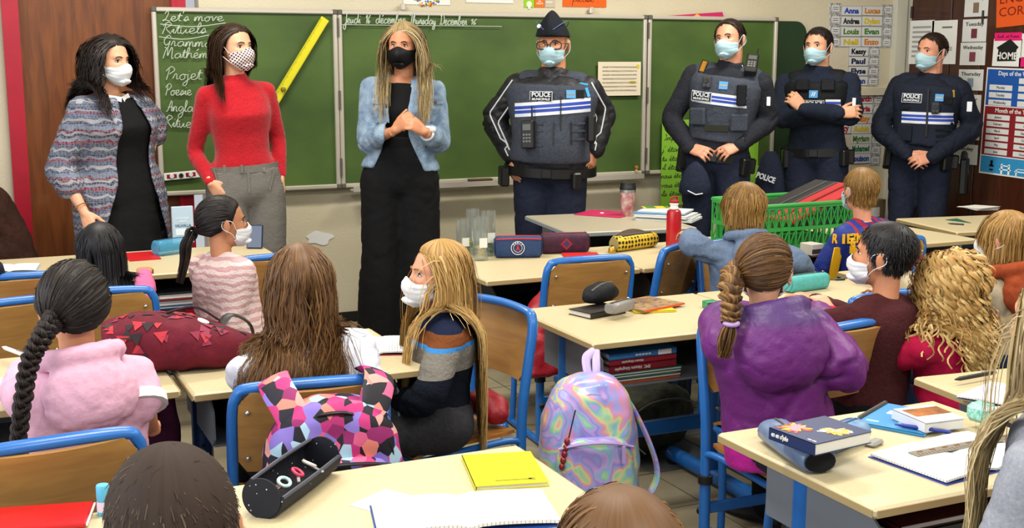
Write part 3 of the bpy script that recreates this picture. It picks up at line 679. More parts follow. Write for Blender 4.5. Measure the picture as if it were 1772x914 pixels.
SIDE = Matrix(((0, 0, -1), (-1, 0, 0), (0, 1, 0)))          # page facing -X on the right-hand wall

# ------------------------------------------------------------------ room shell
M_wall, nt, b, tc = base_mat('wall_paint', .75, .25)
n = nd(nt, 'ShaderNodeTexNoise'); n.inputs['Scale'].default_value = 1.3; nt.links.new(tc.outputs['Object'], n.inputs[0])
r = ramp(nt, [(.3, '#c3b99d'), (.7, '#cdc5ae')]); nt.links.new(n.outputs[0], r.inputs[0]); nt.links.new(r.outputs[0], b.inputs[0]); add_bump(nt, b, tc, 90, .25)
M_walls = mat('side_wall_paint', '#b9b7a8', .8, .2, bump=(90, .2))
M_ceil = mat('ceiling_paint', '#dedbd0', .9, .1)
M_red = mat('red_gloss_paint', '#a5122a', .35, .5, noise=(6, .12))
M_door = wood_mat('brown_door_wood', '#5a2f12', '#7d451c', (10, 10, 1.2), .42, .15)
M_cup = wood_mat('dark_cupboard_wood', '#32160d', '#47221420'[:7], (9, 9, 1.0), .28, .35)
M_white = mat('white_card', '#dcdcd8', .6, .3); M_black = mat('black_plastic', '#141414', .45, .4)
M_ink = mat('black_ink', '#101010', .7, .1)
def slab(name, x0, x1, y0, y1, z0, z1, m, kind='structure', parent=None, bev=0):
    q = MB(); q.box(((x0 + x1) / 2, (y0 + y1) / 2, (z0 + z1) / 2), (x1 - x0, y1 - y0, z1 - z0), bev=bev); o = q.build(name, m, parent, smooth=False)
    if parent is None: o['kind'] = kind
    return o
q = MB()
q.box((-.48, WALLY + .06, 1.5), (1.64, .12, 3.0)); q.box((3.72, WALLY + .06, 1.5), (4.96, .12, 3.0)); q.box((.79, WALLY + .06, 2.6), (.90, .12, .8))
tag(q.build('wall_back', M_wall, None, smooth=False), kind='structure')
slab('wall_right', 6.10, 6.22, .2, WALLY + .12, 0, 3.0, M_walls)
slab('ceiling', -1.3, 6.22, .2, WALLY + .12, 3.0, 3.1, M_ceil)
M_grout = mat('floor_grout', '#4a4336', .9)
fl = slab('floor', -1.4, 6.22, -.8, WALLY + .12, -.10, -.004, M_grout)
M_t1 = mat('floor_tile_tan', '#8a8068', .42, .35, noise=(9, .10)); M_t2 = mat('floor_tile_grey', '#77776f', .42, .35, noise=(9, .10))
TS = .333; tb = MB(); tb.box((0, 0, -.004), (TS - .006, TS - .006, .008)); tm1 = tb.mesh('tile', False); tm1.materials.append(M_t1); tm2 = tm1.copy(); tm2.materials.clear(); tm2.materials.append(M_t2)
rs = np.random.RandomState(5); rest = MB()
for i in range(-4, 18):
    for j in range(0, 21):
        x, y = i * TS + .1, j * TS - .14
        if 1 <= i <= 14 and 5 <= j <= 19:
            o = bpy.data.objects.new('tile', tm2 if rs.rand() < .10 else tm1); COL.objects.link(o); o.parent = fl; o.location = (x, y, 0)
        else: rest.box((x, y, -.004), (TS - .006, TS - .006, .008))
tag(rest.build('tile_field', M_t1, fl, smooth=False), kind='stuff')
slab('baseboard_back', 1.17, 6.10, WALLY - .015, WALLY, 0, .055, mat('black_baseboard', '#1b1916', .5))
# trunking on the right of the back wall and down the corner
slab('trim_1', 5.62, 6.0, WALLY - .03, WALLY, 1.265, 1.315, M_wall)
slab('trim_2', 5.995, 6.085, WALLY - .05, WALLY, 0, 3.0, mat('trunking_paint', '#c9c6b6', .6))
# red door frame and brown door
q = MB(); q.box((.30, WALLY - .01, 1.15), (.078, .09, 2.30)); tag(q.build('trim_3', M_red, None, smooth=False), kind='structure')
q = MB(); q.box((1.13, WALLY + .005, 1.15), (.078, .05, 2.30)); q.box((1.105, WALLY - .02, 1.15), (.02, .02, 2.3)); tag(q.build('trim_4', M_red, None, smooth=False), kind='structure')
q = MB(); q.box((.715, WALLY - .01, 2.25), (.76, .09, .09)); tag(q.build('trim_5', M_red, None, smooth=False), kind='structure')
slab('door_1', .339, 1.095, WALLY + .0, WALLY + .045, .01, 2.20, M_door)

# ------------------------------------------------------------------ chalkboard
X0, Z0, Z1 = .984, .788, 1.781
bd = thing('chalkboard', 'green three-panel school chalkboard with pale metal frame on the back wall', 'chalkboard', (X0, WALLY, Z0))
M_green, nt, b, tc = base_mat('chalkboard_green', .55, .35)
n = nd(nt, 'ShaderNodeTexNoise'); n.inputs['Scale'].default_value = 2.2; n.inputs['Detail'].default_value = 5; mp = nd(nt, 'ShaderNodeMapping'); mp.inputs['Scale'].default_value = (1, 1, 1.6); nt.links.new(tc.outputs['Object'], mp.inputs[0]); nt.links.new(mp.outputs[0], n.inputs[0])
r = ramp(nt, [(.3, '#384f22'), (.75, '#50692f')]); nt.links.new(n.outputs[0], r.inputs[0]); nt.links.new(r.outputs[0], b.inputs[0])
M_alu = mat('pale_aluminium', '#c9c2b4', .35, .5, .35); M_cap = mat('frame_corner_grey', '#5d5a52', .5)
HB = Z1 - Z0
q = MB(); P = [(a + r_ * math.cos(t), b_ + r_ * math.sin(t)) for a, b_, r_, t0 in ((4.17, HB - .11, .09, 0), (3.0, HB - .11, .09, 90), (3.0, .12, .09, 180), (4.17, .12, .09, 270)) for t in np.radians(np.linspace(t0, t0 + 90, 7))]
q.prism(P, 0, .018, T=lambda V: np.c_[V[:, 0], -.010 - V[:, 2], V[:, 1]]); q.build('backing_panel', mat('dark_green_backing', '#243a22', .5), bd, ang=30)
for a, w_, dy in ((0, 1.0, -.055), (1.005, 1.995, -.050), (3.008, .985, -.055)):
    q = MB(); q.box((a + w_ / 2, dy + .012, HB / 2), (w_ - .03, .02, HB - .03)); q.build('board_panel', M_green, bd, smooth=False)
    q = MB(); t = .024
    for cz in (t / 2, HB - t / 2): q.box((a + w_ / 2, dy, cz), (w_, .034, t), bev=.005)
    for cx in (a + t / 2, a + w_ - t / 2): q.box((cx, dy, HB / 2), (t, .0335, HB), bev=.005)
    q.build('panel_frame', M_alu, bd, smooth=False)
    for cx in (a + .012, a + w_ - .012):
        for cz in (.012, HB - .012): q = MB(); q.box((cx, dy, cz), (.030, .042, .030), bev=.006); q.build('corner_cap', M_cap, bd, smooth=False)
for hx in (1.0025, 3.004):
    for hz in (.12, .5, .9): q = MB(); q.tube([(hx, -.075, hz - .05), (hx, -.075, hz + .05)], .006, 8); q.build('hinge', M_cap, bd)
q = MB(); q.box((2.0, -.105, -.012), (1.9, .07, .012), bev=.003); q.box((2.0, -.14, -.002), (1.9, .006, .03)); q.build('chalk_tray', M_alu, bd, smooth=False)
for bx in (1.40, 2.62): q = MB(); q.box((bx, -.03, HB + .025), (.028, .03, .04), bev=.006); q.build('bracket', M_alu, bd, smooth=False)
M_chalk = mat('chalk', '#b9c4b2', .9, .1)
def chalk(s, p0, p1, xh, rad=.0024, slant=.15):
    a = on_y(*p0, WALLY - .05); b_ = on_y(*p1, WALLY - .05); wd = b_[0] - a[0]; q = MB(); k = (b_[2] - a[2]) / wd
    script_mb(q, s, xh, lambda u, v: (a[0] - X0 + u, -.0735 if a[0] < X0 + 1.0 else -.0685, a[2] - Z0 + v + k * u), rad, slant, wd); return q
for s, a, b_, xh in (("Let's move", (279, 37), (385, 37), .024), ('Rituels', (277, 59), (356, 58), .026), ('Gramma', (279, 80), (366, 82), .026), ('Mathém', (281, 101), (358, 101), .026), ('Projet', (284, 138), (347, 138), .030), ('Poesie', (284, 165), (330, 165), .027), ('Anglais', (286, 193), (345, 194), .028), ('Rituels', (282, 220), (345, 221), .028)):
    q = chalk(s, a, b_, xh)
    if s in ("Let's move", 'Rituels') and a[1] < 100:
        w0 = on_y(a[0] - 3, a[1] + 5, WALLY - .05); w1 = on_y(b_[0] + 4, b_[1] + 3, WALLY - .05); q.tube([(w0[0] - X0, -.0735, w0[2] - Z0), ((w0[0] + w1[0]) / 2 - X0, -.0735, w0[2] - Z0 - .012), (w1[0] - X0, -.0735, w1[2] - Z0)], .0026, 4, smooth=8)
    q.build('chalk_writing', M_chalk, bd)
for s, a, b_, xh in (('Jeudi  16  décembre', (593, 41), (700, 41), .026), ('Thursday', (706, 42), (752, 43), .026), ('December', (759, 43), (806, 44), .026), ('16', (812, 43), (822, 43), .018)): chalk(s, a, b_, xh, .0030).build('chalk_writing', M_chalk, bd)
w0, w1 = on_y(590, 43, WALLY - .05), on_y(866, 46, WALLY - .05); q = MB(); q.tube([(w0[0] - X0, -.0685, w0[2] - Z0), (w1[0] - X0, -.0685, w1[2] - Z0)], .0022, 4); q.build('chalk_writing', M_chalk, bd)

def wallcard(name, label, cat, tl, br, m, plane='back', off=.003, depth=.003, group=None, tilt=0.0, sheet=None, kindargs=None):
    """a flat sheet pinned to a wall: an Empty at its centre and the paper; returns (empty, width, height)"""
    if plane == 'back': a, b_ = on_y(*tl, WALLY - off), on_y(*br, WALLY - off); c = (a + b_) / 2; wd, h = b_[0] - a[0], a[2] - b_[2]; Rm = BACK
    else: a, b_ = on_x(*tl, plane - off), on_x(*br, plane - off); c = (a + b_) / 2; wd, h = a[1] - b_[1], a[2] - b_[2]; Rm = SIDE
    e = bpy.data.objects.new(name, None); COL.objects.link(e); e.matrix_world = Matrix.Translation(c) @ Rm.to_4x4() @ Matrix.Rotation(tilt, 4, 'Z'); tag(e, label, cat, group)
    q = MB(); q.box((0, 0, 0), (wd, h, depth)); q.build(sheet or 'sheet', m, e, smooth=False)
    return e, wd, h
def strip(e, name, m, x0, x1, y0, y1, z=.0022, d=.001):
    q = MB(); q.box(((x0 + x1) / 2, (y0 + y1) / 2, z), (x1 - x0, y1 - y0, d)); return q.build(name, m, e, smooth=False)
C_ = lambda h: mat('print_' + h, h, .6, .2)
# name cards
M_card = mat('laminated_card', '#cfd0cf', .35, .5)
def nmcard(s, col, tl, br, where):
    e, wd, h = wallcard('name_card', 'name card with %s lettering, %s' % (where[0], where[1]), 'name card', tl, br, M_card, off=.004, group='name cards on the wall')
    text(s, h * .80, 'lettering', C_(col), e, (0, -.002, .0022), fit=wd * (.55 + .04 * len(s)), bold=.04)
    q = MB()
    for a, b_, c, d in ((-wd / 2, wd / 2, h / 2 - .0015, h / 2), (-wd / 2, wd / 2, -h / 2, -h / 2 + .0015), (-wd / 2, -wd / 2 + .0015, -h / 2, h / 2), (wd / 2 - .0015, wd / 2, -h / 2, h / 2)): q.box(((a + b_) / 2, (c + d) / 2, .0018), (b_ - a, d - c, .0008))
    q.build('border', mat('card_edge', '#6d6d6d', .6), e, smooth=False)
rows = ['top row', 'second row', 'third row', 'fourth row']
for i, (a, ca, b_, cb) in enumerate((('Anna', '#1f3fa8', 'Lucas', '#c07a18'), ('Andrea', '#1c1c1c', 'Dylan', '#d0b822'), ('Louis', '#4c7a2a', 'Evan', '#3f7a35'), ('Nell', '#c8b31e', 'Enzo', '#c9761a'))):
    y = 10 + i * 18; cn = {'#1f3fa8': 'blue', '#c07a18': 'orange', '#1c1c1c': 'black', '#d0b822': 'yellow', '#4c7a2a': 'olive green', '#3f7a35': 'green', '#c8b31e': 'mustard', '#c9761a': 'orange'}
    nmcard(a, ca, (1456 - i * .5, y), (1491 - i * .5, y + 17), (cn[ca], 'left card in the %s of the upper block' % rows[i])); nmcard(b_, cb, (1492 - i * .5, y), (1527 - i * .8, y + 17), (cn[cb], 'right card in the %s of the upper block' % rows[i]))
for i, (s, c, cn) in enumerate((('Kessy', '#15151c', 'black'), ('Paul', '#1c2547', 'navy'), ('Elyse', '#1b2445', 'dark navy'), ('Julian', '#24408f', 'blue'))): nmcard(s, c, (1469 - i * .4, 81 + i * 17), (1502 - i * .4, 97 + i * 17), (cn, '%s of the single middle column' % rows[i]))
for i, (s, c, cn) in enumerate((('Valentin', '#9c1f2c', 'dark red'), ('Maria', '#a3202f', 'red'), ('Daisy', '#cf7a18', 'orange'), ('Aubin', '#cdb51f', 'yellow'), ('Myriam', '#4d7f2e', 'green'), ('Mohamed', '#1f6a3a', 'deep green'), ('Louison', '#24408f', 'blue'))):
    nmcard(s, c, (1475 - i * .7, 163 + i * 17.2), (1510 - i * .7, 179 + i * 17.2), (cn, '%s from the top of the lower column' % ('first', 'second', 'third', 'fourth', 'fifth', 'sixth', 'seventh')[i]))
nmcard('Nancy', '#9c1f2c', (1438, 213), (1472, 231), ('dark red', 'mostly hidden by an officer, left of the lower column'))
# badge cards with a zebra edge
M_zeb, nt, b, tc = base_mat('zebra_border', .5, .4)
wv = nd(nt, 'ShaderNodeTexWave'); wv.inputs['Scale'].default_value = 42; wv.inputs['Distortion'].default_value = 7; wv.inputs['Detail Scale'].default_value = 3; nt.links.new(tc.outputs['Object'], wv.inputs[0]); r = ramp(nt, [(.42, '#111111'), (.5, '#dedede')]); nt.links.new(wv.outputs[0], r.inputs[0]); nt.links.new(r.outputs[0], b.inputs[0])
def badge(tl, br, lab):
    e, wd, h = wallcard('badge_card', lab, 'badge card', tl, br, M_zeb, off=.003, group='zebra-edged badge cards'); strip(e, 'label_field', M_card, -wd * .31, wd * .31, -h * .30, h * .30)
    q = MB()
    for dy in (-.1, .08): q.box((0, h * dy, .003), (wd * .45, h * .05, .0006))
    q.build('printed_line', M_ink, e, smooth=False)
ORD = ('topmost', 'second', 'third', 'fourth', 'fifth', 'sixth', 'lowest')
for i in range(4): badge((1436, 5 + i * 19.3), (1455, 23.5 + i * 19.3), 'zebra-edged badge card, %s in the column left of upper names' % ORD[i])
for i in range(4): badge((1528 - i * .9, 8 + i * 18.8), (1545 - i * .9, 26 + i * 18.8), 'zebra-edged badge card, %s in the column right of the upper names' % ORD[i])
for i in range(4): badge((1503 - i * .6, 81 + i * 17.2), (1522 - i * .6, 97.5 + i * 17.2), 'zebra-edged badge card, %s in the column beside the middle names' % ORD[i])
for i in range(7): badge((1511 - i * 1.0, 164 + i * 17.4), (1529 - i * 1.0, 181 + i * 17.4), 'zebra-edged badge card, %s in the column beside the lower names' % ORD[i])
# sheets above the board
e, wd, h = wallcard('poster', 'white poster with a colourful wreath drawing above the chalkboard', 'poster', (697, -60), (779, 9), M_white)
cs = ['#b8452f', '#3c7d3a', '#d9a62a', '#4a6ea8', '#8a3f78']; rs = np.random.RandomState(2)
for k, c in enumerate(cs):
    q = MB()
    for _ in range(26): a = rs.uniform(0, 6.28); rr = rs.uniform(.055, .085); q.lathe([(0, 0), (rs.uniform(.004, .009), .0005), (0, .001)], (rr * math.cos(a) * 1.2, rr * math.sin(a) * 1.2 - .02, .002), None, 6)
    tag(q.build('wreath_print', C_(c), e), kind='stuff')
e, wd, h = wallcard('poster', 'pale blue poster with a white margin above the centre panel', 'poster', (806, -50), (888, 6), M_white); strip(e, 'picture', C_('#8fb4c9'), -wd / 2 + .02, wd / 2 - .02, -h / 2 + .02, h / 2 - .02)
for i, (c, cn, s) in enumerate((('#8cc21e', 'lime green', ''), ('#d86a1c', 'orange', 'WE\nCREATE'), ('#b9ad98', 'beige', ' '))):
    e, wd, h = wallcard('square_card', '%s square card in the row of three above the chalkboard' % cn, 'card', (907 + i * 18, -6), (924 + i * 18, 13), C_(c), group='square cards above the chalkboard')
    if s == ' ': strip(e, 'print_line', C_('#d8d0c0'), -wd * .4, wd * .25, -h * .08, h * .05)
    elif s: text(s, h * .2, 'lettering', C_('#f0ece4'), e, (0, -h * .05, .002), bold=.01)
    else:
        q = MB(); q.lathe([(0, 0), (.018, .0006), (.014, .001), (0, .001)], (0, -h * .2, .002), None, 12); q.box((0, -h * .2 - .022, .002), (.014, .012, .001)); q.build('bulb_print', C_('#dfe8d0'), e)
e, wd, h = wallcard('sign', 'bright orange sheet with handwriting above the chalkboard', 'sign', (974, -38), (1049, 13), C_('#dd5d1c')); q = MB(); script_mb(q, 'please ?', .026, lambda u, v: (u - wd * .28, -h * .32 + v, .002), .0016, .2, wd * .62); q.build('lettering', C_('#3a1a0c'), e)
o = MB(); a = on_y(1140, 30, WALLY - .05); o.prism([(0, 0), (.50, -.005), (.485, .035), (.3, .022)], 0, .006, T=lambda V: np.c_[V[:, 0] + a[0], WALLY - .03 - V[:, 2], V[:, 1] + Z1 - .004]); tag(o.build('folder', C_('#b5295a'), None, smooth=False), 'pink card folder lying along the top edge of the right board panel', 'folder')
o = MB(); a = on_y(1200, 27, WALLY - .05); o.prism([(0, 0), (.06, 0), (.03, .018)], 0, .004, T=lambda V: np.c_[V[:, 0] + a[0], WALLY - .045 - V[:, 2], V[:, 1] + Z1 - .002]); tag(o.build('paper_corner', C_('#d7a43a'), None, smooth=False), 'small yellow paper corner sticking up behind the right board panel', 'paper')
# letter grid sheet, ruler, magnets, tray brush
e, wd, h = wallcard('letter_sheet', 'cream sheet printed with rows of letters on the centre board panel', 'sheet', (1035, 107), (1108, 165), C_('#d9cdb4'), off=.072)
rs = np.random.RandomState(8)
for i in range(7): text(''.join(rs.choice(list('ASCDEFGHTNPLUOQZMKRX'), 22)), h * .062, 'letter_row', M_ink, e, (-wd * .40, h * .34 - i * h * .115, .002), align='LEFT', fit=wd * .80)
strip(e, 'highlight', C_('#c9bb2a'), wd * .40, wd * .46, h * .30, h * .42); strip(e, 'highlight', C_('#b0a548'), wd * .24, wd * .38, -h * .15, -h * .07, .0018)
M_yel = mat('yellow_plastic', '#d8cf1e', .4, .4)
a, b_ = on_y(563, 32, WALLY - .085), on_y(466, 192, WALLY - .085); Lr = np.linalg.norm(b_ - a); ang = math.atan2(a[2] - b_[2], a[0] - b_[0])
e = bpy.data.objects.new('board_ruler', None); COL.objects.link(e); e.matrix_world = Matrix.Translation((a + b_) / 2) @ BACK.to_4x4() @ Matrix.Rotation(ang, 4, 'Z'); tag(e, 'long yellow plastic board ruler leaning diagonally on the left chalkboard panel', 'ruler')
q = MB(); q.box((0, 0, 0), (Lr, .048, .006), bev=.001); q.build('rule', M_yel, e, smooth=False)
q = MB()
for i in range(60): x = -Lr / 2 + .02 + i * (Lr - .03) / 60; q.box((x, .019 - (.002 if i % 5 == 0 else 0), .0034), (.0018, .010 + (.004 if i % 5 == 0 else 0), .0006)); q.box((x, -.021, .0034), (.0014, .006, .0006))
tag(q.build('graduation', M_ink, e, smooth=False), kind='stuff')
q = MB(); q.lathe([(.0, 0), (.012, 0), (.012, .03), (.006, .034), (0, .034)], (-Lr / 2 + .14, 0, .003), None, 12); q.build('grip_knob', mat('olive_knob', '#7c7420', .5), e)
a, b_ = on_y(285, 304, WALLY - .075), on_y(345, 303, WALLY - .075)
e = bpy.data.objects.new('magnet_strip', None); COL.objects.link(e); e.matrix_world = Matrix.Translation((a + b_) / 2) @ BACK.to_4x4() @ Matrix.Rotation(.06, 4, 'Z'); tag(e, 'white strip with round magnets low on the left chalkboard panel', 'magnet strip'); q = MB(); q.box((0, 0, 0), (.19, .040, .006), bev=.002); q.build('strip', M_white, e, smooth=False)
for x, c in ((-.055, '#8c1220'), (.045, '#8c1220')): strip(e, 'red_patch', C_(c), x - .026, x + .026, -.011, .011, .0035)
for x, c in ((-.055, '#cfcfcf'), (-.006, '#1c1c1c'), (.045, '#cfcfcf')): q = MB(); q.lathe([(0, 0), (.012, 0), (.012, .006), (.010, .008), (0, .008)], (x, 0, .004), None, 14); q.build('magnet', C_(c), e)
p = on_y(829, 314, WALLY - .09); e = thing('board_brush', 'dark wooden chalkboard brush lying on the board tray', 'brush', (p[0], WALLY - .107, Z0 - .0055)); q = MB(); q.box((0, 0, .024), (.15, .045, .012), bev=.004); q.build('handle', mat('brush_wood', '#5a4330', .5), e, smooth=False); q = MB(); q.box((0, 0, .009), (.145, .043, .018), bev=.004); q.build('felt', mat('felt_black', '#1a1816', .95), e, smooth=False)
for dz, c in ((.045, '#c07b3a'), (.02, '#cfa878')):
    p = on_y(1105, 292, WALLY - .08); q = MB(); q.lathe([(0, 0), (.011, 0), (.010, .008), (0, .008)], (p[0] - .01, WALLY - .069, Z0 + dz + .005), np.array(Matrix.Rotation(math.pi / 2, 3, 'X')), 12); tag(q.build('magnet', C_(c), None), 'small %s round magnet by the lower hinge of the centre panel' % ('amber' if c == '#c07b3a' else 'beige'), 'magnet')
# green conjugation poster hanging from the right-hand panel
e, wd, h = wallcard('poster', 'lime green handwritten conjugation poster hanging below the right board panel', 'poster', (1146, 208), (1309, 347), C_('#86bf3a'), off=.078)
for s, a, wpx in (('Imparfait', (1149, 243), 60), ("j' étais", (1146, 263), 38), ('tu étais', (1146, 279), 38), ('il était', (1146, 294), 36), ('nous étions', (1144, 309), 52), ('vous étiez', (1144, 325), 50), ('ils étaient', (1144, 340), 52)):
    q = MB(); p = on_y(*a, WALLY - .08); cx = np.array(e.matrix_world.translation); u0, v0 = p[0] - cx[0], p[2] - cx[2]; script_mb(q, s, .017, lambda u, v: (u0 + u, v0 + v, .002), .0020, .12, wpx / 262.); q.build('lettering', C_('#2a2418'), e)
q = MB(); q.box((-wd / 2 + .045, h / 2 - .05, .003), (.028, .028, .002), rotm(rz=.8)); q.build('diamond_mark', C_('#b02a2a'), e, smooth=False)
# white paper cloud low on the wall
p = on_y(553, 412, WALLY - .004); q = MB(); rs = np.random.RandomState(4)
pts = [(.075 * math.cos(t) * (1 + .16 * math.sin(5 * t + 1)), .038 * math.sin(t) * (1 + .2 * math.sin(4 * t))) for t in np.linspace(0, 2 * np.pi, 40, endpoint=False)]; q.prism(pts, 0, .003, T=lambda V: np.c_[V[:, 0] + p[0], WALLY - .002 - V[:, 2], V[:, 1] + p[2]]); tag(q.build('paper_cloud', M_white, None, smooth=False), 'white cloud-shaped paper cutout low on the wall below the chalkboard', 'paper cutout')

# ------------------------------------------------------------------ cupboard wall on the right
cu = thing('wall_cupboard', 'dark brown wooden wall cupboard with gloss doors along the right wall', 'cupboard', (6.10, 5.6, 0))
def cbox(name, y0, y1, z0, z1, d0, d1, m, bev=.004, par=cu): q = MB(); q.box((-(d0 + d1) / 2, (y0 + y1) / 2 - 5.6, (z0 + z1) / 2), (d1 - d0, y1 - y0, z1 - z0), bev=bev); return q.build(name, m, par, smooth=False)
cbox('carcass', 4.0, 6.615, 0, 2.4, 0, .02, M_cup)
cbox('door', 6.235, 6.605, .10, 2.36, .02, .042, M_cup); cbox('stile', 5.965, 6.228, .05, 2.38, .02, .040, M_cup); cbox('door', 5.02, 5.955, .10, 2.36, .02, .042, M_cup); cbox('door', 4.06, 5.01, .10, 2.36, .02, .042, M_cup); cbox('plinth', 4.0, 6.615, 0, .09, .02, .034, M_cup)
for yy, zz in ((6.60, 1.83), (5.955, 1.78), (5.955, .55), (5.955, 1.05)): q = MB(); q.tube([(-.046, yy - 5.6, zz - .04), (-.046, yy - 5.6, zz + .04)], .009, 10); q.build('hinge', M_black, cu)
CX = 6.10 - .042
def side(name, lab, cat, tl, br, m, **k): return wallcard(name, lab, cat, tl, br, m, CX, **k)
e, wd, h = side('document', 'white printed sheet with a grey table, left of two on the cupboard door', 'document', (1576, 36), (1613, 111), M_white)
for i in range(7): strip(e, 'table_row', C_('#9a9a98'), -wd * .38, wd * .38, h * .36 - i * h * .11 - .012, h * .36 - i * h * .11 + .002)
e, wd, h = side('document', 'white printed sheet, right of two behind the officer on the cupboard door', 'document', (1614, 36), (1653, 111), M_white); strip(e, 'picture', C_('#6a6a6a'), -.02, .07, h * .32, h * .36); strip(e, 'text_block', C_('#aaaaaa'), -wd * .35, wd * .35, -h * .2, -h * .1)
for i, (s, a, b_, pc) in enumerate((('Monday', (1671, -12), (1709, 28), '#7d6a55'), ('Tuesday', (1667, 34), (1706, 72), '#6a2f3c'), ('Wednesday', (1663, 74), (1704, 113), '#7a3a4a'), ('Thursday', (1660, 120), (1700, 157), '#7f8ba0'), ('Friday', (1657, 163), (1696, 201), '#8a8a70'), ('Saturday', (1654, 206), (1694, 243), '#6d8a5a'), ('Sunday', (1651, 248), (1690, 286), '#7ea23c'))):
    e, wd, h = side('weekday_card', 'white weekday card with a small picture, %s from the top on the cupboard stile' % ('first', 'second', 'third', 'fourth', 'fifth', 'sixth', 'seventh')[i], 'weekday card', a, b_, M_card, group='weekday cards on the cupboard')
    text(s, h * .24, 'lettering', M_ink, e, (0, h * .28, .002), fit=wd * min(.8, .11 * len(s)), bold=.01); strip(e, 'picture', C_(pc), -wd * .12, wd * .12, -h * .34, h * .08)
e, wd, h = side('sign', 'orange paper sign with large hand-printed capitals on the cupboard door', 'sign', (1727, -22), (1815, 42), C_('#d9571f'), tilt=.06); text('ENGLISH\nCORNER', h * .33, 'lettering', C_('#7a1f10'), e, (0, .01, .002), fit=wd * .9)
e, wd, h = side('picture', 'white picture of a black house on the cupboard door', 'picture', (1720, 68), (1766, 115), M_white, tilt=-.02)
q = MB(); q.prism([(-.085, .03), (.02, .085), (.09, .035), (.075, .02), (-.07, .018)], .0015, .004); q.prism([(-.075, -.055), (.075, -.05), (.075, .02), (-.07, .018)], .001, .0025); q.build('house_print', C_('#1c1c1c'), e, smooth=False); text('HOME', .062, 'lettering', M_white, e, (0, -.022, .004), bold=.02)
e2, wd, h = side('paper_strip', 'pink paper strip with handwriting above the house picture', 'paper strip', (1722, 57), (1768, 70), C_('#d81f6a'), off=.0045); q = MB(); script_mb(q, 'look at home', .009, lambda u, v: (u - wd * .4, v - .006, .002), .0012, .2, wd * .8); q.build('lettering', C_('#5a0a2a'), e2)
e2, wd, h = side('paper_strip', 'pink paper strip at the right edge below the house picture', 'paper strip', (1764, 100), (1800, 116), C_('#d81f6a'))
e2, wd, h = side('document', 'white paper at the right edge beside the house picture', 'document', (1769, 58), (1800, 99), M_white)
# day and month poster
e, wd, h = side('calendar_poster', 'educational poster of days in blue and months in red on the cupboard door', 'poster', (1707, 118), (1800, 312), M_white, tilt=-.022)
U = lambda px: -wd / 2 + (px - 1707) / 93 * wd; Vv = lambda py: h / 2 - (py - 118) / 194 * h
strip(e, 'blue_field', C_('#1d4f9c'), -wd / 2 + .01, wd / 2 - .01, Vv(186), h / 2 - .01); strip(e, 'red_field', C_('#7d1c22'), -wd / 2 + .01, wd / 2 - .01, Vv(277), Vv(188)); strip(e, 'picture_field', C_('#2f86b8'), -wd / 2 + .01, wd / 2 - .01, Vv(309), Vv(279))
text('Days of the Week', h * .058, 'lettering', M_white, e, (0, Vv(128), .0032), bold=.01); text('Month of the Year', h * .058, 'lettering', M_white, e, (0, Vv(195), .0032), bold=.01)
for j, col in enumerate((('', 'Monday', 'Tuesday', 'Wednesday'), ('Thursday', 'Friday', 'Saturday', 'Sunday'))):
    for i, s in enumerate(col):
        if not s: continue
        y = Vv(140 + i * 13.5); x = (-.24 if j == 0 else .24) * wd; strip(e, 'day_label', M_card, x - wd * .19, x + wd * .19, y - .017, y + .017, .003); text(s, .024, 'lettering', M_ink, e, (x, y, .0042), sx=.9)
for j, col in enumerate((('January', 'February', 'March', 'April', 'May', 'June'), ('July', 'August', 'September', 'October', 'November', 'December'))):
    for i, s in enumerate(col): y = Vv(207 + i * 12.6); x = (-.24 if j == 0 else .24) * wd; strip(e, 'month_label', M_card, x - wd * .19, x + wd * .19, y - .016, y + .016, .003); text(s, .022, 'lettering', M_ink, e, (x, y, .0042), sx=.9)
q = MB(); yb = Vv(296)
for a, b_, c, d in ((-.33, -.25, -.005, .005), (-.31, -.27, .0, .035), (-.32, -.29, -.03, -.02), (-.29, -.26, -.03, -.02)): q.box(((a + b_) / 2 * wd, yb + (c + d) / 2, .0035), ((b_ - a) * wd, d - c, .001))
q.build('hat_print', M_ink, e, smooth=False); q = MB()
for a, b_, c, d in ((-.13, -.10, -.045, .02), (-.01, .02, -.045, .02), (-.15, .04, -.02, -.012), (-.12, .01, .005, .012), (.12, .14, -.045, .0), (.30, .32, -.045, .0), (.10, .40, -.022, -.015), (.12, .32, -.004, .0)): q.box(((a + b_) / 2 * wd, yb + (c + d) / 2, .0035), ((b_ - a) * wd, d - c, .001))
q.build('bridge_print', C_('#dfe9ee'), e, smooth=False)
# ------------------------------------------------------------------ desks and chairs
M_lam = mat('desk_laminate', '#bcae8a', .38, .4, noise=(140, .06)); M_edge = mat('desk_edge', '#9c8860', .45, .35)
M_lam_g = mat('grey_laminate', '#a59c86', .38, .4, noise=(140, .05)); M_edge_g = mat('grey_edge', '#7f8588', .45, .35)
M_blue = mat('blue_enamel', '#1f62ab', .32, .5, noise=(30, .06)); M_blue_d = mat('dark_blue_enamel', '#1b3f73', .35, .5)
M_tray = mat('grey_tray_plastic', '#6f747b', .5, .35); M_tray_k = mat('black_tray_plastic', '#1d1c1b', .5, .4)
M_seat = wood_mat('seat_plywood', '#8e5a25', '#a8702f', (14, 1.6, 14), .38, .2); M_back = wood_mat('backrest_plywood', '#8a6233', '#a3793f', (1.6, 14, 14), .4, .2)
M_steel = mat('screw_steel', '#b8b8b8', .3, .5, .9)
DZ = .65
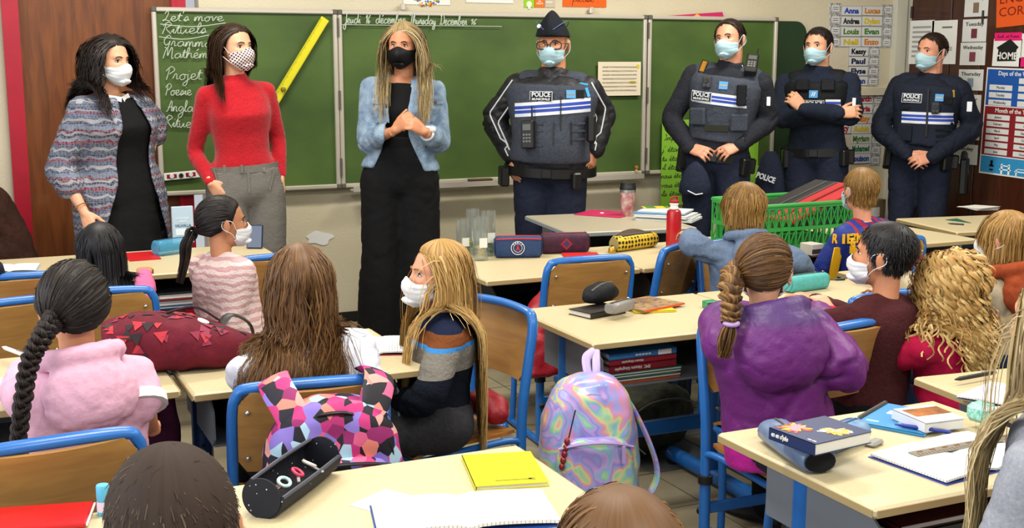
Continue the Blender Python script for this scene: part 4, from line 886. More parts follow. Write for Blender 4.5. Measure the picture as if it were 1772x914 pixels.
def desk(label, x0, x1, y0, y1, z=DZ, rz=0.0, trays=1, top=None, edge=None, tray=None, group=None, seat_side=-1, legs=True, legc=None):
    """a school desk whose top spans x0..x1, y0..y1; the open side of the book tray faces -Y"""
    cx, cy = (x0 + x1) / 2, (y0 + y1) / 2; w_, d = x1 - x0, y1 - y0; e = thing('school_desk', label, 'desk', (cx, cy, 0), rz, group)
    q = MB(); q.box((0, 0, z - .013), (w_, d, .024), bev=.007); o = q.build('desk_top', [top or M_lam], e, smooth=False)
    q = MB()
    for a, b_, sx, sy in ((0, -d / 2, w_ - .012, .003), (0, d / 2, w_ - .012, .003)): q.box((a, b_, z - .0135), (sx, sy, .017), bev=.001)
    for a in (-w_ / 2, w_ / 2): q.box((a, 0, z - .0135), (.003, d - .012, .017), bev=.001)
    q.build('edge_band', edge or M_edge, e, smooth=False)
    M_l = legc or M_blue
    for sx in (-1, 1):
        lx = sx * (w_ / 2 - .075); ly = .03
        q = MB(); q.tube([(lx, ly, .05), (lx, ly, z - .03)], .030, 14); lg = q.build('leg', M_l, e)
        q = MB()
        for k in range(5): q.tube([(lx - .004, ly - .0285, z - .10 - k * .045), (lx - .004, ly - .0315, z - .10 - k * .045)], .0055, 8)
        q.build('adjusting_hole', M_black, lg)
        q = MB(); q.tube([(lx, ly - .034, z - .36), (lx, ly - .05, z - .36)], .010, 10); q.build('knob', M_steel, lg)
        q = MB(); q.tube([(lx, -d / 2 + .02, .035), (lx, d / 2 - .0, .035)], .028, 12, rounded=True); ft = q.build('foot', M_l, e)
        for yy in (-d / 2 + .03, d / 2 - .01): q = MB(); q.lathe([(0, 0), (.024, 0), (.026, .012), (0, .014)], (lx, yy, 0), None, 10); q.build('foot_pad', M_black, ft)
    q = MB(); q.box((0, .03, .24), (w_ - .18, .03, .05), bev=.004); q.build('crossbar', M_l, e, smooth=False)
    n = trays
    for k in range(n):
        tx0 = -w_ / 2 + .06 + k * (w_ - .12) / n; tx1 = tx0 + (w_ - .12) / n - .03; tz0, tz1 = z - .165, z - .03; ya, yb = -d / 2 + .05, d / 2 - .12
        q = MB(); t = .006
        q.box(((tx0 + tx1) / 2, (ya + yb) / 2, tz0), (tx1 - tx0, yb - ya, t)); q.box(((tx0 + tx1) / 2, yb, (tz0 + tz1) / 2), (tx1 - tx0, t, tz1 - tz0))
        for xx in (tx0, tx1): q.prism([(ya + .05, tz1), (ya - .005, tz1 - .04), (ya - .01, tz0 + .02), (ya + .01, tz0 - .003), (yb, tz0 - .003), (yb, tz1)], -t / 2, t / 2, T=lambda V, xx=xx: np.c_[V[:, 2] + xx, V[:, 0], V[:, 1]])
        q.build('book_tray', tray or M_tray, e, smooth=False)
    return e
GD = 'pale laminate school desks'
dA = desk('long pale desk of the back row by the brown door', -.06, 1.28, 5.02, 5.68, trays=2, group=GD, tray=M_tray_k)
dB1 = desk('pale desk under the maroon triangle-pattern bag', -.82, .500, 3.19, 3.76, trays=2, group=GD, legc=M_blue_d)
dB2 = desk('pale desk with the open squared notebook beside the girl in the white top', .520, 1.19, 3.13, 3.70, group=GD, legc=M_blue_d)
dC1 = desk('grey-topped desk with the pink folder in front of the capped officer', 2.66, 3.33, 5.02, 5.70, .70, math.radians(-7.5), 1, M_lam_g, M_edge_g, group=GD)
dC2a = desk('pale desk with the glass jars and pencil cases', 1.87, 2.575, 4.32, 4.92, group=GD, tray=M_tray_k)
dC2b = desk('pale desk with the red flask and yellow pencil case', 2.585, 3.29, 4.32, 4.92, group=GD, tray=M_tray_k)
dC3 = desk('pale desk with the green crate of folders', 3.32, 4.50, 4.36, 4.98, trays=2, group=GD)
dD1 = desk('pale desk holding black pencil case and magazine, pastel backpack hanging at its side', 1.74, 2.475, 3.20, 3.77, group=GD)
dD2 = desk('pale desk with the turquoise pencil case in front of the dark-haired boy', 2.485, 3.24, 3.20, 3.77, group=GD)
dD3 = desk('pale desk in front of the boy with the rust hood', 3.27, 4.0, 3.35, 3.92, group=GD)
dE = desk('pale desk with the blue flowered novel at the front right', 1.575, 2.235, 1.745, 2.285, group=GD)
dF = desk('pale desk with open notebook and black pen at the right edge', 2.275, 2.95, 1.86, 2.40, .668, math.radians(-6), group=GD)
dG = desk('pale front desk with the yellow notebook and black pencil case', .445, 1.115, 1.86, 2.40, group=GD)
dG2 = desk('pale front desk with the red folder at the left corner', -.25, .42, 1.83, 2.365, group=GD)
dH = desk('pale desk with the set square in front of the last officer', 4.62, 5.32, 4.52, 5.08, rz=math.radians(-10), group=GD)

def make_chair():
    """faces +Y; the backrest stands at -Y"""
    e = thing('school_chair', 'x', 'chair'); W2, SZ, TZ = .185, .385, .745
    pb = [(-W2, -.175, .26), (-W2, -.182, .45), (-W2, -.205, .60), (-W2 * .985, -.222, TZ - .055), (-W2 * .93, -.228, TZ - .018), (-W2 * .78, -.232, TZ), (0, -.243, TZ + .006)]
    pb = pb + [(-x, y, z) for x, y, z in pb[:-1]][::-1]
    q = MB(); q.tube(pb, .0135, 12, smooth=60, flat=1.25); q.build('back_frame', M_blue, e)
    # curved plywood backrest inside the frame
    nx, nz = 13, 8; G = np.zeros((nz, nx, 3))
    for i, z in enumerate(np.linspace(.535, TZ - .006, nz)):
        t = (z - .535) / (TZ - .541); hw = .170 * (1 - .0 * t) - (.03 * max(0, (t - .8) / .2) ** 2) - .02 * max(0, (.15 - t) / .15) ** 2
        for j, x in enumerate(np.linspace(-1, 1, nx)): G[i, j] = (x * hw, -.192 - .048 * t - .020 * (1 - x * x), z)
    q = MB(); q.grid(G[:, ::-1], 0, .010); bk = q.build('backrest', M_back, e, ang=50)
    for sx in (-1, 1):
        for z in (.57, .69): q = MB(); q.ellipsoid((sx * .150, -.198 - .048 * (z - .535) / .2 - .012, z), (.006, .005, .006), None, 8, 6); q.build('screw', M_steel, bk)
    G = np.zeros((9, 11, 3))
    for i, y in enumerate(np.linspace(-.165, .195, 9)):
        for j, x in enumerate(np.linspace(-1, 1, 11)):
            hw = .178 - .02 * max(0, (y - .15) / .045) - .012 * max(0, (-.13 - y) / .035); G[i, j] = (x * hw, y, SZ + .006 * x * x - .022 * max(0, (y - .13) / .065) ** 2 - .006 * math.cos(x))
    q = MB(); q.grid(G, 0, .010); q.build('seat', M_seat, e, ang=50)
    q = MB(); q.tube([(-W2, -.176, .30), (-W2, -.16, SZ - .028), (-W2 + .01, 0, SZ - .026), (-W2 + .012, .15, SZ - .03), (-W2 + .05, .185, SZ - .034), (0, .19, SZ - .034), (W2 - .05, .185, SZ - .034), (W2 - .012, .15, SZ - .03), (W2 - .01, 0, SZ - .026), (W2, -.16, SZ - .028), (W2, -.176, .30)], .0105, 10, smooth=50); q.build('seat_frame', M_blue, e)
    for sx in (-1, 1):
        q = MB(); q.tube([(sx * W2, -.172, .02), (sx * W2, -.175, .285)], .0165, 12); lg = q.build('leg', M_blue, e)
        q = MB(); q.lathe([(.0165, 0), (.022, .002), (.022, .026), (.0165, .028)], (sx * W2, -.1745, .262), None, 12); q.build('collar', M_black, lg)
        q = MB(); q.ellipsoid((sx * W2, -.198, .17), (.013, .008, .013), None, 10, 6); q.build('knob', M_black, lg)
        q = MB(); q.ellipsoid((sx * W2, -.193, .43), (.006, .004, .024), None, 8, 8); q.build('slot_plug', M_black, lg)
        q = MB(); q.tube([(sx * W2, -.20, .018), (sx * W2, .0, .018), (sx * W2, .20, .018)], .0135, 10, rounded=True); ft = q.build('foot', M_blue, e)
        q = MB(); q.tube([(sx * W2, .12, .02), (sx * (W2 - .012), .13, .20), (sx * (W2 - .012), .145, SZ - .03)], .0125, 10, smooth=8); q.build('leg', M_blue, e)
        for yy in (-.19, .19): q = MB(); q.lathe([(0, 0), (.015, 0), (.016, .010), (0, .012)], (sx * W2, yy, 0), None, 8); q.build('foot_pad', M_black, ft)
    q = MB(); q.box((0, -.173, .185), (2 * W2 - .02, .014, .034), bev=.004); q.build('crossbar', M_blue, e, smooth=False)
    return e
chair0 = make_chair(); used = [0]
GC = 'blue-framed plywood school chairs'
def chair(label, x, y, rz):
    c = chair0 if not used[0] else copy_tree(chair0); used[0] = 1
    c.location = (x, y, 0); c.rotation_euler = (0, 0, math.radians(rz)); c['label'] = label; c['group'] = GC; return c
def chair_by(label, px, py, rz, z=.745, back=.235):
    """put the middle of the backrest's top edge at that point"""
    p = at(px, py, z); a = math.radians(rz); return chair(label, p[0] - back * math.sin(a), p[1] + back * math.cos(a), rz)
# ------------------------------------------------------------------ the standing adults
def skin_mat(name, c):
    m = mat(name, c, .5, .35, noise=(45, .06)); b = m.node_tree.nodes['Principled BSDF']; b.inputs['Subsurface Weight'].default_value = .12; b.inputs['Subsurface Radius'].default_value = (.012, .005, .003); b.inputs['Subsurface Scale'].default_value = .6; return m
SK1 = skin_mat('skin_fair', '#c98d70'); SK2 = skin_mat('skin_light', '#cf9878'); SK3 = skin_mat('skin_tan', '#b27a58'); SK4 = skin_mat('skin_warm', '#c08360')
def cloth_mat(name, c, var=.10, rough=.85, sc=60, bump=.25, bsc=45, sheen=.0, spec=.2): return mat(name, c, rough, spec, noise=(sc, var), bump=(bsc, bump), sheen=sheen)
H_dark = hair_mat('hair_near_black', '#0b0808', '#1c1412', '#3a2a22'); H_brown = hair_mat('hair_brown', '#170d08', '#33200f', '#5c3d22'); H_blond = hair_mat('hair_blond', '#5a4020', '#a37c42', '#d8bd80'); H_ash = hair_mat('hair_ash_blond', '#4c3c28', '#9a835a', '#d6c69a')
H_lbrown = hair_mat('hair_light_brown', '#2a1a0d', '#5f4022', '#9a7440'); H_black = hair_mat('hair_black', '#060507', '#121014', '#2c282c'); H_sandy = hair_mat('hair_sandy', '#3a2812', '#7d5c2c', '#b99252'); H_short = hair_mat('hair_short_dark', '#100a07', '#22160f', '#3a281c')
M_mask_w = cloth_mat('mask_white', '#d9dcdf', .03, .7, 30, .1); M_mask_b = cloth_mat('mask_blue', '#a6c6d0', .04, .7, 40, .1); M_mask_k = cloth_mat('mask_black', '#0d0d10', .1, .6, 40, .1)
# dotted cotton mask
M_mask_d, nt, b, tc = base_mat('mask_dotted', .8, .2)
vo = nd(nt, 'ShaderNodeTexVoronoi', voronoi_dimensions='2D'); vo.inputs['Randomness'].default_value = 0; vo.inputs['Scale'].default_value = 85; mp = nd(nt, 'ShaderNodeMapping'); mp.inputs['Rotation'].default_value = (math.pi / 2, 0, .6); nt.links.new(tc.outputs['Object'], mp.inputs[0]); nt.links.new(mp.outputs[0], vo.inputs['Vector'])
r = ramp(nt, [(.30, '#4b1f2c'), (.38, '#d9cfca')]); nt.links.new(vo.outputs['Distance'], r.inputs[0]); nt.links.new(r.outputs[0], b.inputs[0])
LONG = lambda b_: [(-.8, PROF[b_][2][1], PROF[b_][2][2], PROF[b_][2][3])] + PROF[b_][2:]

# knitted cardigan: bands of motifs
M_card_knit, nt, b, tc = base_mat('nordic_knit', .95, .1)
sx = nd(nt, 'ShaderNodeSeparateXYZ'); nt.links.new(tc.outputs['Object'], sx.inputs[0])
zz = mth(nt, 'PINGPONG', mth(nt, 'MULTIPLY', mth(nt, 'ADD', sx.outputs[0], mth(nt, 'MULTIPLY', sx.outputs[1], .8)), 1.0), .016); v = mth(nt, 'ADD', sx.outputs[2], mth(nt, 'MULTIPLY', zz, .9))
fr = mth(nt, 'FRACT', mth(nt, 'MULTIPLY', v, 4.6))
r = ramp(nt, [(0, '#47536a'), (.09, '#9b9a9c'), (.14, '#3e4a63'), (.22, '#6a2236'), (.29, '#747b8c'), (.36, '#2a3146'), (.42, '#8d8c93'), (.47, '#5f2434'), (.52, '#646e82'), (.62, '#38435c'), (.68, '#98969a'), (.74, '#4a556e'), (.84, '#6d2940'), (.90, '#7b8290'), (.95, '#2d354a')], 'CONSTANT'); nt.links.new(fr, r.inputs[0])
ck = nd(nt, 'ShaderNodeTexVoronoi'); ck.inputs['Scale'].default_value = 95; ck.inputs['Randomness'].default_value = .35; nt.links.new(tc.outputs['Object'], ck.inputs['Vector']); mx = nd(nt, 'ShaderNodeMix', data_type='RGBA'); cr = ramp(nt, [(.35, '#000000'), (.5, '#ffffff')]); nt.links.new(ck.outputs['Distance'], cr.inputs[0]); nt.links.new(mth(nt, 'MULTIPLY', cr.outputs[0], .38), mx.inputs[0]); nt.links.new(r.outputs[0], mx.inputs[6]); mx.inputs[7].default_value = srgb('#8f8e93'); nt.links.new(mx.outputs[2], b.inputs[0]); add_bump(nt, b, tc, 160, .5)
M_blackcloth = cloth_mat('black_jersey', '#0e0e10', .2, .9, 80, .2)

# --- woman in the patterned cardigan
def root_at(px, py, y): p = on_y(px, py, y); return (p[0], p[1])
A = Person('woman with wavy dark hair in a patterned knit cardigan over a black dress', root_at(208, 330, 6.02), 36, 1.62, 'female', fat=1.22, hpix=(191, 106), hc=.03, hyaw=8, hpitch=-4, hs=.240)
A.arm('R', A.V(146, 368, .22), elbow=A.V(104, 292, .10), hdir=A.V(160, 402, .26) - A.V(146, 368, .22), back=(1, .3, .3), curl=.25, bare=.72); A.arm('L', A.V(262, 258, -.10), elbow=A.V(266, 214, -.20), hdir=(.6, .3, -.6), back=(-.7, .4, .3), curl=.5, bare=.3)
A.body(SK2)
def skirt(m): 
    rings = []; ang = np.linspace(0, 2 * np.pi, 24, endpoint=False)
    for z, hw, d in ((.95, .165, .12), (.80, .19, .14), (.62, .205, .155), (.45, .215, .165)): rings.append(A.pel * (1, 1, 0) + np.stack([hw * np.cos(ang), d * np.sin(ang), np.full(24, z)], 1))
    m.loft(rings[::-1])
A.top('dress', M_blackcloth, .012, -.1, .97, sleeves=.2, extra=skirt, folds=.004, fsc=18, seed=3)
def cutA(p): x = p[:, 0] - .01; return (p[:, 1] > .0) & (np.abs(x) < .095 + .10 * np.clip((.95 - p[:, 2]) / .3, 0, 1) - .05 * np.clip((p[:, 2] - 1.15) / .2, 0, 1)) | (p[:, 2] > A.neck[2] - .005) & (np.abs(x) < .07)
A.top('cardigan', M_card_knit, .034, -.55, .96, sleeves=.73, loose=.014, cuff=.010, folds=.006, prof=LONG('female'), cut=cutA, thick=.008, seed=8)
m = MB(); w0, e0 = A.J['wrR'], A.J['elR']; cu_ = w0 + (e0 - w0) * .60; d = nrm(e0 - w0); m.tube([cu_ - d * .03, cu_ - d * .012, cu_ + d * .02], [.052, .060, .058], 16, smooth=8); m.build('rolled_cuff', M_card_knit, A.e)
c, X, Y, Z = A.spine(.97); m = MB()
for sd in (1, -1): m.prism([(0, 0), (sd * .055, .012), (sd * .062, -.018), (sd * .022, -.062)][::sd], 0, .004, T=lambda V: c + np.outer(V[:, 0], X) + np.outer(.088 + V[:, 2] - V[:, 1] * .35 - np.abs(V[:, 0]) * .35, Y) + np.outer(V[:, 1] - .004, Z))
m.build('collar', M_white, A.e, smooth=False)
m = MB(); bw = w0 + (e0 - w0) * .12; x, y, _ = frame(d); m.tube([bw + .034 * (math.cos(t) * x + math.sin(t) * y) for t in np.linspace(0, 2 * np.pi, 20)], .003, 6); m.build('bracelet', mat('gold_chain', '#b98a4a', .3, .5, .8), A.e)
A.mask(M_mask_w); A.eyes('#33231a', '#1a100c', (.4, 0)); A.bottom('tights', M_blackcloth, .0, .05); A.shoes(M_black)
hair(A, H_dark, 3600, .37, .2, 16, 'part', .02, .34, .0014, wave=.010, wfreq=2.2, lift=.040, seed=4, collide=.012, back=.5, puff=.0, tints=(.1, .9))

# --- woman in the red turtleneck
B = Person('woman in a red turtleneck and grey checked trousers wearing a dotted mask', root_at(424, 285, 5.95), 14, 1.67, 'female', fat=1.0, hpix=(407, 84), hc=.02, hyaw=24, hpitch=2, hs=.236, shw=.088)
B.arm('R', B.V(363, 315, .10), elbow=B.V(338, 262, -.04), hdir=(-.55, .25, -.8), back=(.7, .5, .1), curl=.3, bare=.12); B.arm('L', B.V(486, 303, -.02), elbow=B.V(480, 240, -.10), hdir=(-.05, .1, -1), back=(-1, .2, 0), curl=.3, bare=.1)
B.body(SK2)
M_redknit = cloth_mat('red_rib_knit', '#a3101d', .14, .9, 90, .35, 120, .2)
M_check, nt, b, tc = base_mat('grey_check_wool', .9, .15); wv = nd(nt, 'ShaderNodeTexChecker'); wv.inputs['Scale'].default_value = 220; nt.links.new(tc.outputs['Object'], wv.inputs[0]); wv.inputs[1].default_value = srgb('#77736d'); wv.inputs[2].default_value = srgb('#585550'); nt.links.new(wv.outputs[0], b.inputs[0]); add_bump(nt, b, tc, 60, .3)
B.bottom('trousers', M_check, .018, .20, .02, folds=.004, thick=1.06)
Bl = B.last
B.top('turtleneck', M_redknit, .007, .08, .97, collar=(.86, .006), loose=.002, folds=.0028, fsc=32, seed=5)
c, X, Y, Z = B.spine(.24); m = MB(); ang = np.linspace(0, 2 * np.pi, 33); 
def waist_ring(P, u, hw, df, db, h, name, m_, par=None, fx=1.0):
    c, X, Y, Z = P.spine(u) if u >= 0 else (P.pel + (P.neck - P.pel) * u, *P.spine(0)[1:]); q = MB(); a = np.linspace(0, 2 * np.pi, 40, endpoint=False); rings = []
    for zz, e_ in ((-h / 2, 0), (-h / 2, .006), (h / 2, .006), (h / 2, 0)): rings.append(c + np.outer(np.cos(a) * (hw + e_), X) + np.outer(np.where(np.sin(a) > 0, np.sin(a) * (df + e_), np.sin(a) * (db + e_)), Y) + Z * zz)
    q.loft(rings, cap=False); q.f += []; return q.build(name, m_, par or P.e, ang=40)
waist_ring(B, .19, .150 + .016, .100 + .014, .098 + .014, .035, 'waistband', M_check)
def trouser_details(P):
    bt = P.bvh()
    for px in (388, 420, 462): patch(P, bt, px, 293, .012, .040, 'belt_loop', M_check, depth=.004)
    patch(P, bt, 433, 312, .010, .13, 'fly_seam', M_check, depth=.003)
    for px, tl in ((380, .35), (478, -.35)): patch(P, bt, px, 312, .008, .12, 'pocket_edge', M_check, depth=.004, tilt=tl)
B.mask(M_mask_d, 'cloth', top=-.010, off=.006, strap=M_mask_w); B.eyes('#3a2718', '#20140d', (.5, 0)); B.shoes(M_black)
hair(B, H_brown, 3800, .35, .10, 13, 'part', .015, .34, .0012, wave=.003, wfreq=1.5, lift=.030, seed=6, collide=.012, back=.9, tints=(.05, .7))

# --- blonde woman in the denim jacket
D_ = Person('woman with long blonde hair in a denim jacket and black outfit, hands clasped', root_at(692, 300, 5.92), -4, 1.70, 'female', fat=1.02, hpix=(697, 80), hc=.02, hyaw=-10, hpitch=-3, hs=.242)
D_.arm('R', D_.V(682, 226, .24), elbow=D_.V(637, 246, .02), hdir=D_.V(712, 198, .30) - D_.V(682, 226, .24), back=(.25, .9, .4), curl=.75, bare=.55, thumb=.4); D_.arm('L', D_.V(736, 229, .25), elbow=D_.V(760, 246, .02), hdir=D_.V(700, 206, .31) - D_.V(736, 229, .25), back=(-.2, .9, .5), curl=.7, bare=.5, thumb=.4)
D_.body(SK4)
D_.top('top', M_blackcloth, .006, -.05, .93, sleeves=0, folds=.002)
D_.bottom('trousers', M_blackcloth, .020, .42, .075, folds=.007, thick=1.12, seed=9)
M_denim = mat('light_denim', '#5f7690', .85, .2, noise=(22, .3, '#8fa3b5'), bump=(120, .4))
def cutD(p): x = p[:, 0]; z = p[:, 2]; lo = D_.pel[2] + .10; return (p[:, 1] > 0) & (np.abs(x) < .055 + .07 * np.clip((lo + .12 - z) / .15, 0, 1) + .015 * np.clip((z - 1.25) / .1, 0, 1)) & (np.abs(x) < .14) | (z > D_.neck[2] - .01) & (np.abs(x) < .065)
D_.top('denim_jacket', M_denim, .024, .10, .965, sleeves=.83, loose=.008, cuff=.012, folds=.0055, cut=cutD, thick=.006, seed=12, flare=.10)
bvD = D_.bvh()
def patch(P, bv, px, py, wd, h, name, m_, c=.15, off=.002, depth=.004, label=None, tilt=0.0, bev=.0, par=None, zup=False):
    l = P.V(px, py, c); hit = bv.ray_cast(Vector((l[0], 1.0, l[2])), Vector((0, -1, 0)))
    if hit[0] is None: loc = Vector((l[0], .12, l[2])); n_ = Vector((0, 1, 0))
    else: loc, n_ = hit[0], hit[1]
    n_ = Vector((n_.x * .8, n_.y, 0 if zup else n_.z * .6)).normalized(); xx = Vector((0, 0, 1)).cross(n_) ; xx.normalize(); yy = n_.cross(xx)
    M = Matrix((xx, yy, n_)).transposed().to_4x4(); q = MB(); q.box((0, 0, depth / 2), (wd, h, depth), bev=bev); o = q.build(name, m_, par or P.e, smooth=False)
    o.matrix_local = Matrix.Translation(loc + n_ * off) @ M @ Matrix.Rotation(tilt, 4, 'Z')
    if label: o['label'] = label
    return o
B.last = Bl; trouser_details(B)
for px in (657, 752):
    o = patch(D_, bvD, px, 176, .088, .030, 'pocket_flap', M_denim, bev=.003); q = MB(); q.lathe([(0, 0), (.007, 0), (.007, .003), (0, .004)], (0, -.004, .004), None, 12); q.build('button', mat('copper_button', '#8a5a34', .35, .5, .8), o)
    patch(D_, bvD, px + (3 if px < 700 else -3), 200, .080, .075, 'chest_pocket', M_denim, depth=.003, bev=.002)
for px, py in ((680, 190), (679, 205), (731, 190), (674, 250), (738, 252)): o = patch(D_, bvD, px, py, .012, .012, 'button', MATS['copper_button'], bev=.004)
c, X, Y, Z = D_.spine(.95); m = MB()
for sd in (1, -1): m.tube([c + X * sd * .055 - Y * .055 + Z * .02, c + X * sd * .075 + Y * .0 + Z * .012, c + X * sd * .085 + Y * .06 - Z * .045], [.020, .026, .022], 10, smooth=9, flat=.45)
m.build('collar', M_denim, D_.e)
w0, e0 = D_.J['wrL'], D_.J['elL']; d = nrm(e0 - w0); x, y, _ = frame(d); m = MB(); bw = w0 + d * .03; m.tube([bw + .031 * (math.cos(t) * x + math.sin(t) * y) for t in np.linspace(0, 2 * np.pi, 24)], .008, 8, flat=1.0); f_ = nrm(np.array((-.2, .9, .5)) - d * np.dot((-.2, .9, .5), d)); m.ellipsoid(bw + f_ * .034, (.018, .018, .018), None, 12, 8); m.build('wristwatch', mat('white_watch', '#cfcfcf', .35, .5), D_.e)
D_.mask(M_mask_k, 'kn95', top=-.006, off=.008); D_.eyes('#2e2a28', '#2a1c12', (-.2, -.1))
for sd in (1, -1): q = MB(); q.ellipsoid(D_.hd((sd * .086, -.008, -.045)), (.006, .006, .012), None, 10, 8); q.build('earring', mat('red_bead', '#b01220', .25, .5), D_.e)
D_.shoes(M_black)
hair(D_, H_ash, 5000, .50, .12, 14, 'part', .004, .34, .0011, wave=.004, wfreq=1.2, lift=.034, seed=9, collide=.022, back=.25, tints=(.12, .95), tip=.4)

# ------------------------------------------------------------------ police officers
M_navy = cloth_mat('navy_uniform', '#161b29', .18, .8, 70, .3, 50); M_navy_t = cloth_mat('navy_trousers', '#1c2233', .16, .85, 60, .35, 40); M_vest = cloth_mat('slate_vest', '#3a3f4a', .18, .8, 90, .35, 70); M_blk = cloth_mat('black_nylon', '#0f1116', .2, .7, 80, .3, 60); M_jkt = cloth_mat('black_jacket', '#121318', .2, .55, 60, .3, 40, spec=.4)
M_wht = mat('reflective_white', '#d4d8de', .45, .4); M_roy = mat('royal_blue_band', '#2c47a8', .5, .35); M_sky = mat('sky_badge', '#4f94cf', .5, .35); M_leather = mat('belt_black', '#0c0c0d', .4, .45); M_gold = mat('brass_trim', '#b08d3a', .35, .5, .7)
def police_marks(P, bv, lx, ly, rx, ry, ppm, tilt=0.0, band=None, right=True, label=True):
    """chest lettering, badge and reflective bands; px positions of the centres"""
    if lx:
        o = patch(P, bv, lx, ly, .125, .056, 'police_patch', M_wht, tilt=tilt, off=.003, depth=.003); q = MB(); q.box((0, 0, .0035), (.119, .050, .0012)); q.build('patch_field', M_blk, o, smooth=False)
        text('POLICE', .034, 'lettering', M_wht, o, (0, .010, .0048), fit=.104, bold=.03); text('MUNICIPALE', .017, 'lettering', M_wht, o, (0, -.014, .0048), fit=.100, bold=.03)
    if rx:
        o = patch(P, bv, rx, ry, .050, .044, 'badge', M_sky, tilt=tilt, off=.003); q = MB(); q.box((0, 0, .0045), (.040, .006, .001)); q.build('badge_bar', M_gold, o, smooth=False)
    if band:
        (x0, z0), (x1, z1), hgt = P.V(*band[0], .15)[[0, 2]], P.V(*band[1], .15)[[0, 2]], band[2]
        for nm, a, b_, m_ in (('reflective_band', -.5, -.27, M_wht), ('reflective_band', .27, .5, M_wht), ('blue_band', -.27, .27, M_roy), ('reflective_band', -.04, .04, M_wht)):
            n = 18; G2 = np.zeros((3, n, 2))
            for i, t in enumerate((a, (a + b_) / 2, b_)):
                for j, s in enumerate(np.linspace(0, 1, n)): G2[i, j] = (x0 + (x1 - x0) * s, z0 + (z1 - z0) * s + t * hgt)
            q = MB(); q.grid(sheet_on(P, bv, G2, .0042 if b_ - a < .1 else .003), 0, .002); q.build(nm, m_, P.e)
def belt(P, u=.02, extra=.02, fat=1.0, pouches=((2.6, (.06, .045, .10)), (.5, (.05, .04, .12)), (3.4, (.05, .05, .09)), (-.2, (.06, .055, .16)))):
    T = np.array(PROF[P.build]); hw = np.interp(u, T[:, 0], T[:, 1]) * P.H * P.fat + extra; df = np.interp(u, T[:, 0], T[:, 2]) * P.H * P.fat + extra; db = np.interp(u, T[:, 0], T[:, 3]) * P.H * P.fat + extra
    o = waist_ring(P, u, hw, df, db, .05, 'duty_belt', M_leather); c, X, Y, Z = P.spine(max(u, 0)); q = MB(); q.box(c + Y * (df + .008), (.055, .014, .048), P.R.T @ P.R if False else np.stack([X, Y, Z], 1), bev=.004); q.build('buckle', M_black, o, smooth=False)
    for a, sz in pouches:
        p = c + X * math.cos(a) * (hw + .018) + Y * math.sin(a) * (df + .018) - Z * (.02 + sz[2] * .15); q = MB(); q.box((0, 0, 0), sz, np.stack([X, Y, Z], 1) @ rotm(rz=a - math.pi / 2), bev=.008); ob = q.build('belt_pouch', M_leather, o, smooth=False, loc=p)
    return o
def uniform_trousers(P, belly=0.0, inf=.016, thick=1.06): P.bottom('trousers', M_navy_t, inf, .10, .012, folds=.006, belly=belly, thick=thick, seed=21); P.shoes(M_black)
def vest_mb(P, inf, belly=0.0, u0=.10, shoulder=.62):
    def ex(m):
        for n, sd in (('R', 1), ('L', -1)):
            c, X, Y, Z = P.spine(.86); k = P.k; a = c + X * sd * .05 * P.H + Z * .02; m.tube([a, a + (P.J['sh' + n] + Z * .018 - a) * shoulder], [k * .060 + inf * .5, k * .058 + inf * .45], 14, rounded=True)
    return ex
def molle(P, bv, cells, m_=M_blk, h=.012):
    for x, y, wd in cells: patch(P, bv, x, y, wd, h, 'webbing', m_, depth=.003, off=.001)
def short_hair(P, m_=H_short, L=.035, n=1500, seed=3, fringe=(0, .6, .3), hl=HL_M, **k): return hair(P, m_, n, L, .3, 6, 'crown', 0, .08, .0014, lift=k.pop('lift', .008), seed=seed, hl=hl, fringe=fringe, body=False, tip=.5, swirl=.3, capoff=.004, **k)
def radio(P, bv, px, py, lean=0.0, s=1.0):
    o = patch(P, bv, px, py, .055 * s, .12 * s, 'radio', M_black, depth=.034 * s, off=.004, bev=.006, tilt=lean); q = MB(); q.tube([(.016 * s, .06 * s, .015), (.016 * s, .12 * s, .015)], [.006, .004], 8); q.build('antenna', M_black, o); q = MB(); q.box((0, .03 * s, .035 * s), (.036 * s, .026 * s, .003)); q.build('display', mat('radio_display', '#4a5048', .3, .5), o, smooth=False)
    q = MB()
    for i in range(3):
        for j in range(3): q.box(((i - 1) * .013 * s, -.002 - j * .014 * s, .035 * s), (.009 * s, .008 * s, .003))
    q.build('keypad', mat('key_grey', '#6a6a66', .5), o, smooth=False); return o
def bodycam(P, bv, px, py, s=1.0):
    o = patch(P, bv, px, py, .05 * s, .072 * s, 'body_camera', mat('camera_grey', '#33363b', .45), depth=.022, off=.004, bev=.008); q = MB(); q.lathe([(.0, .022), (.016 * s, .022), (.015 * s, .028), (.009 * s, .029), (0, .026)], (0, .008, 0), None, 16); q.build('lens', M_black, o); q = MB(); q.lathe([(.0, .022), (.006, .022), (.005, .026), (0, .026)], (.0, -.022 * s, 0), None, 10); q.build('button', M_black, o); return o

# --- officer with the side cap, hands on hips
O = Person('stout police officer with side cap, glasses and piped black jacket, hands on hips', root_at(952, 285, 6.0), -6, 1.72, 'male', fat=1.20, hpix=(957, 78), hc=.05, hyaw=-6, hpitch=-2, hs=.250)
O.arm('R', O.V(884, 268, .03), elbow=O.V(856, 205, -.03), hdir=(-.12, .30, -.95), back=(.9, .4, .1), curl=.28, bare=.22, thumb=.8, spread=.16); O.arm('L', O.V(1030, 258, .03), elbow=O.V(1043, 196, -.03), hdir=(.22, .35, -.9), back=(-.9, .4, .1), curl=.28, bare=.22, thumb=.8, spread=.16)
O.body(SK4)
uniform_trousers(O, .05, .022)
O.top('jacket', M_jkt, .024, -.04, .97, loose=.016, folds=.008, belly=.05, collar=(.98, .016), seed=31, cuff=.006)
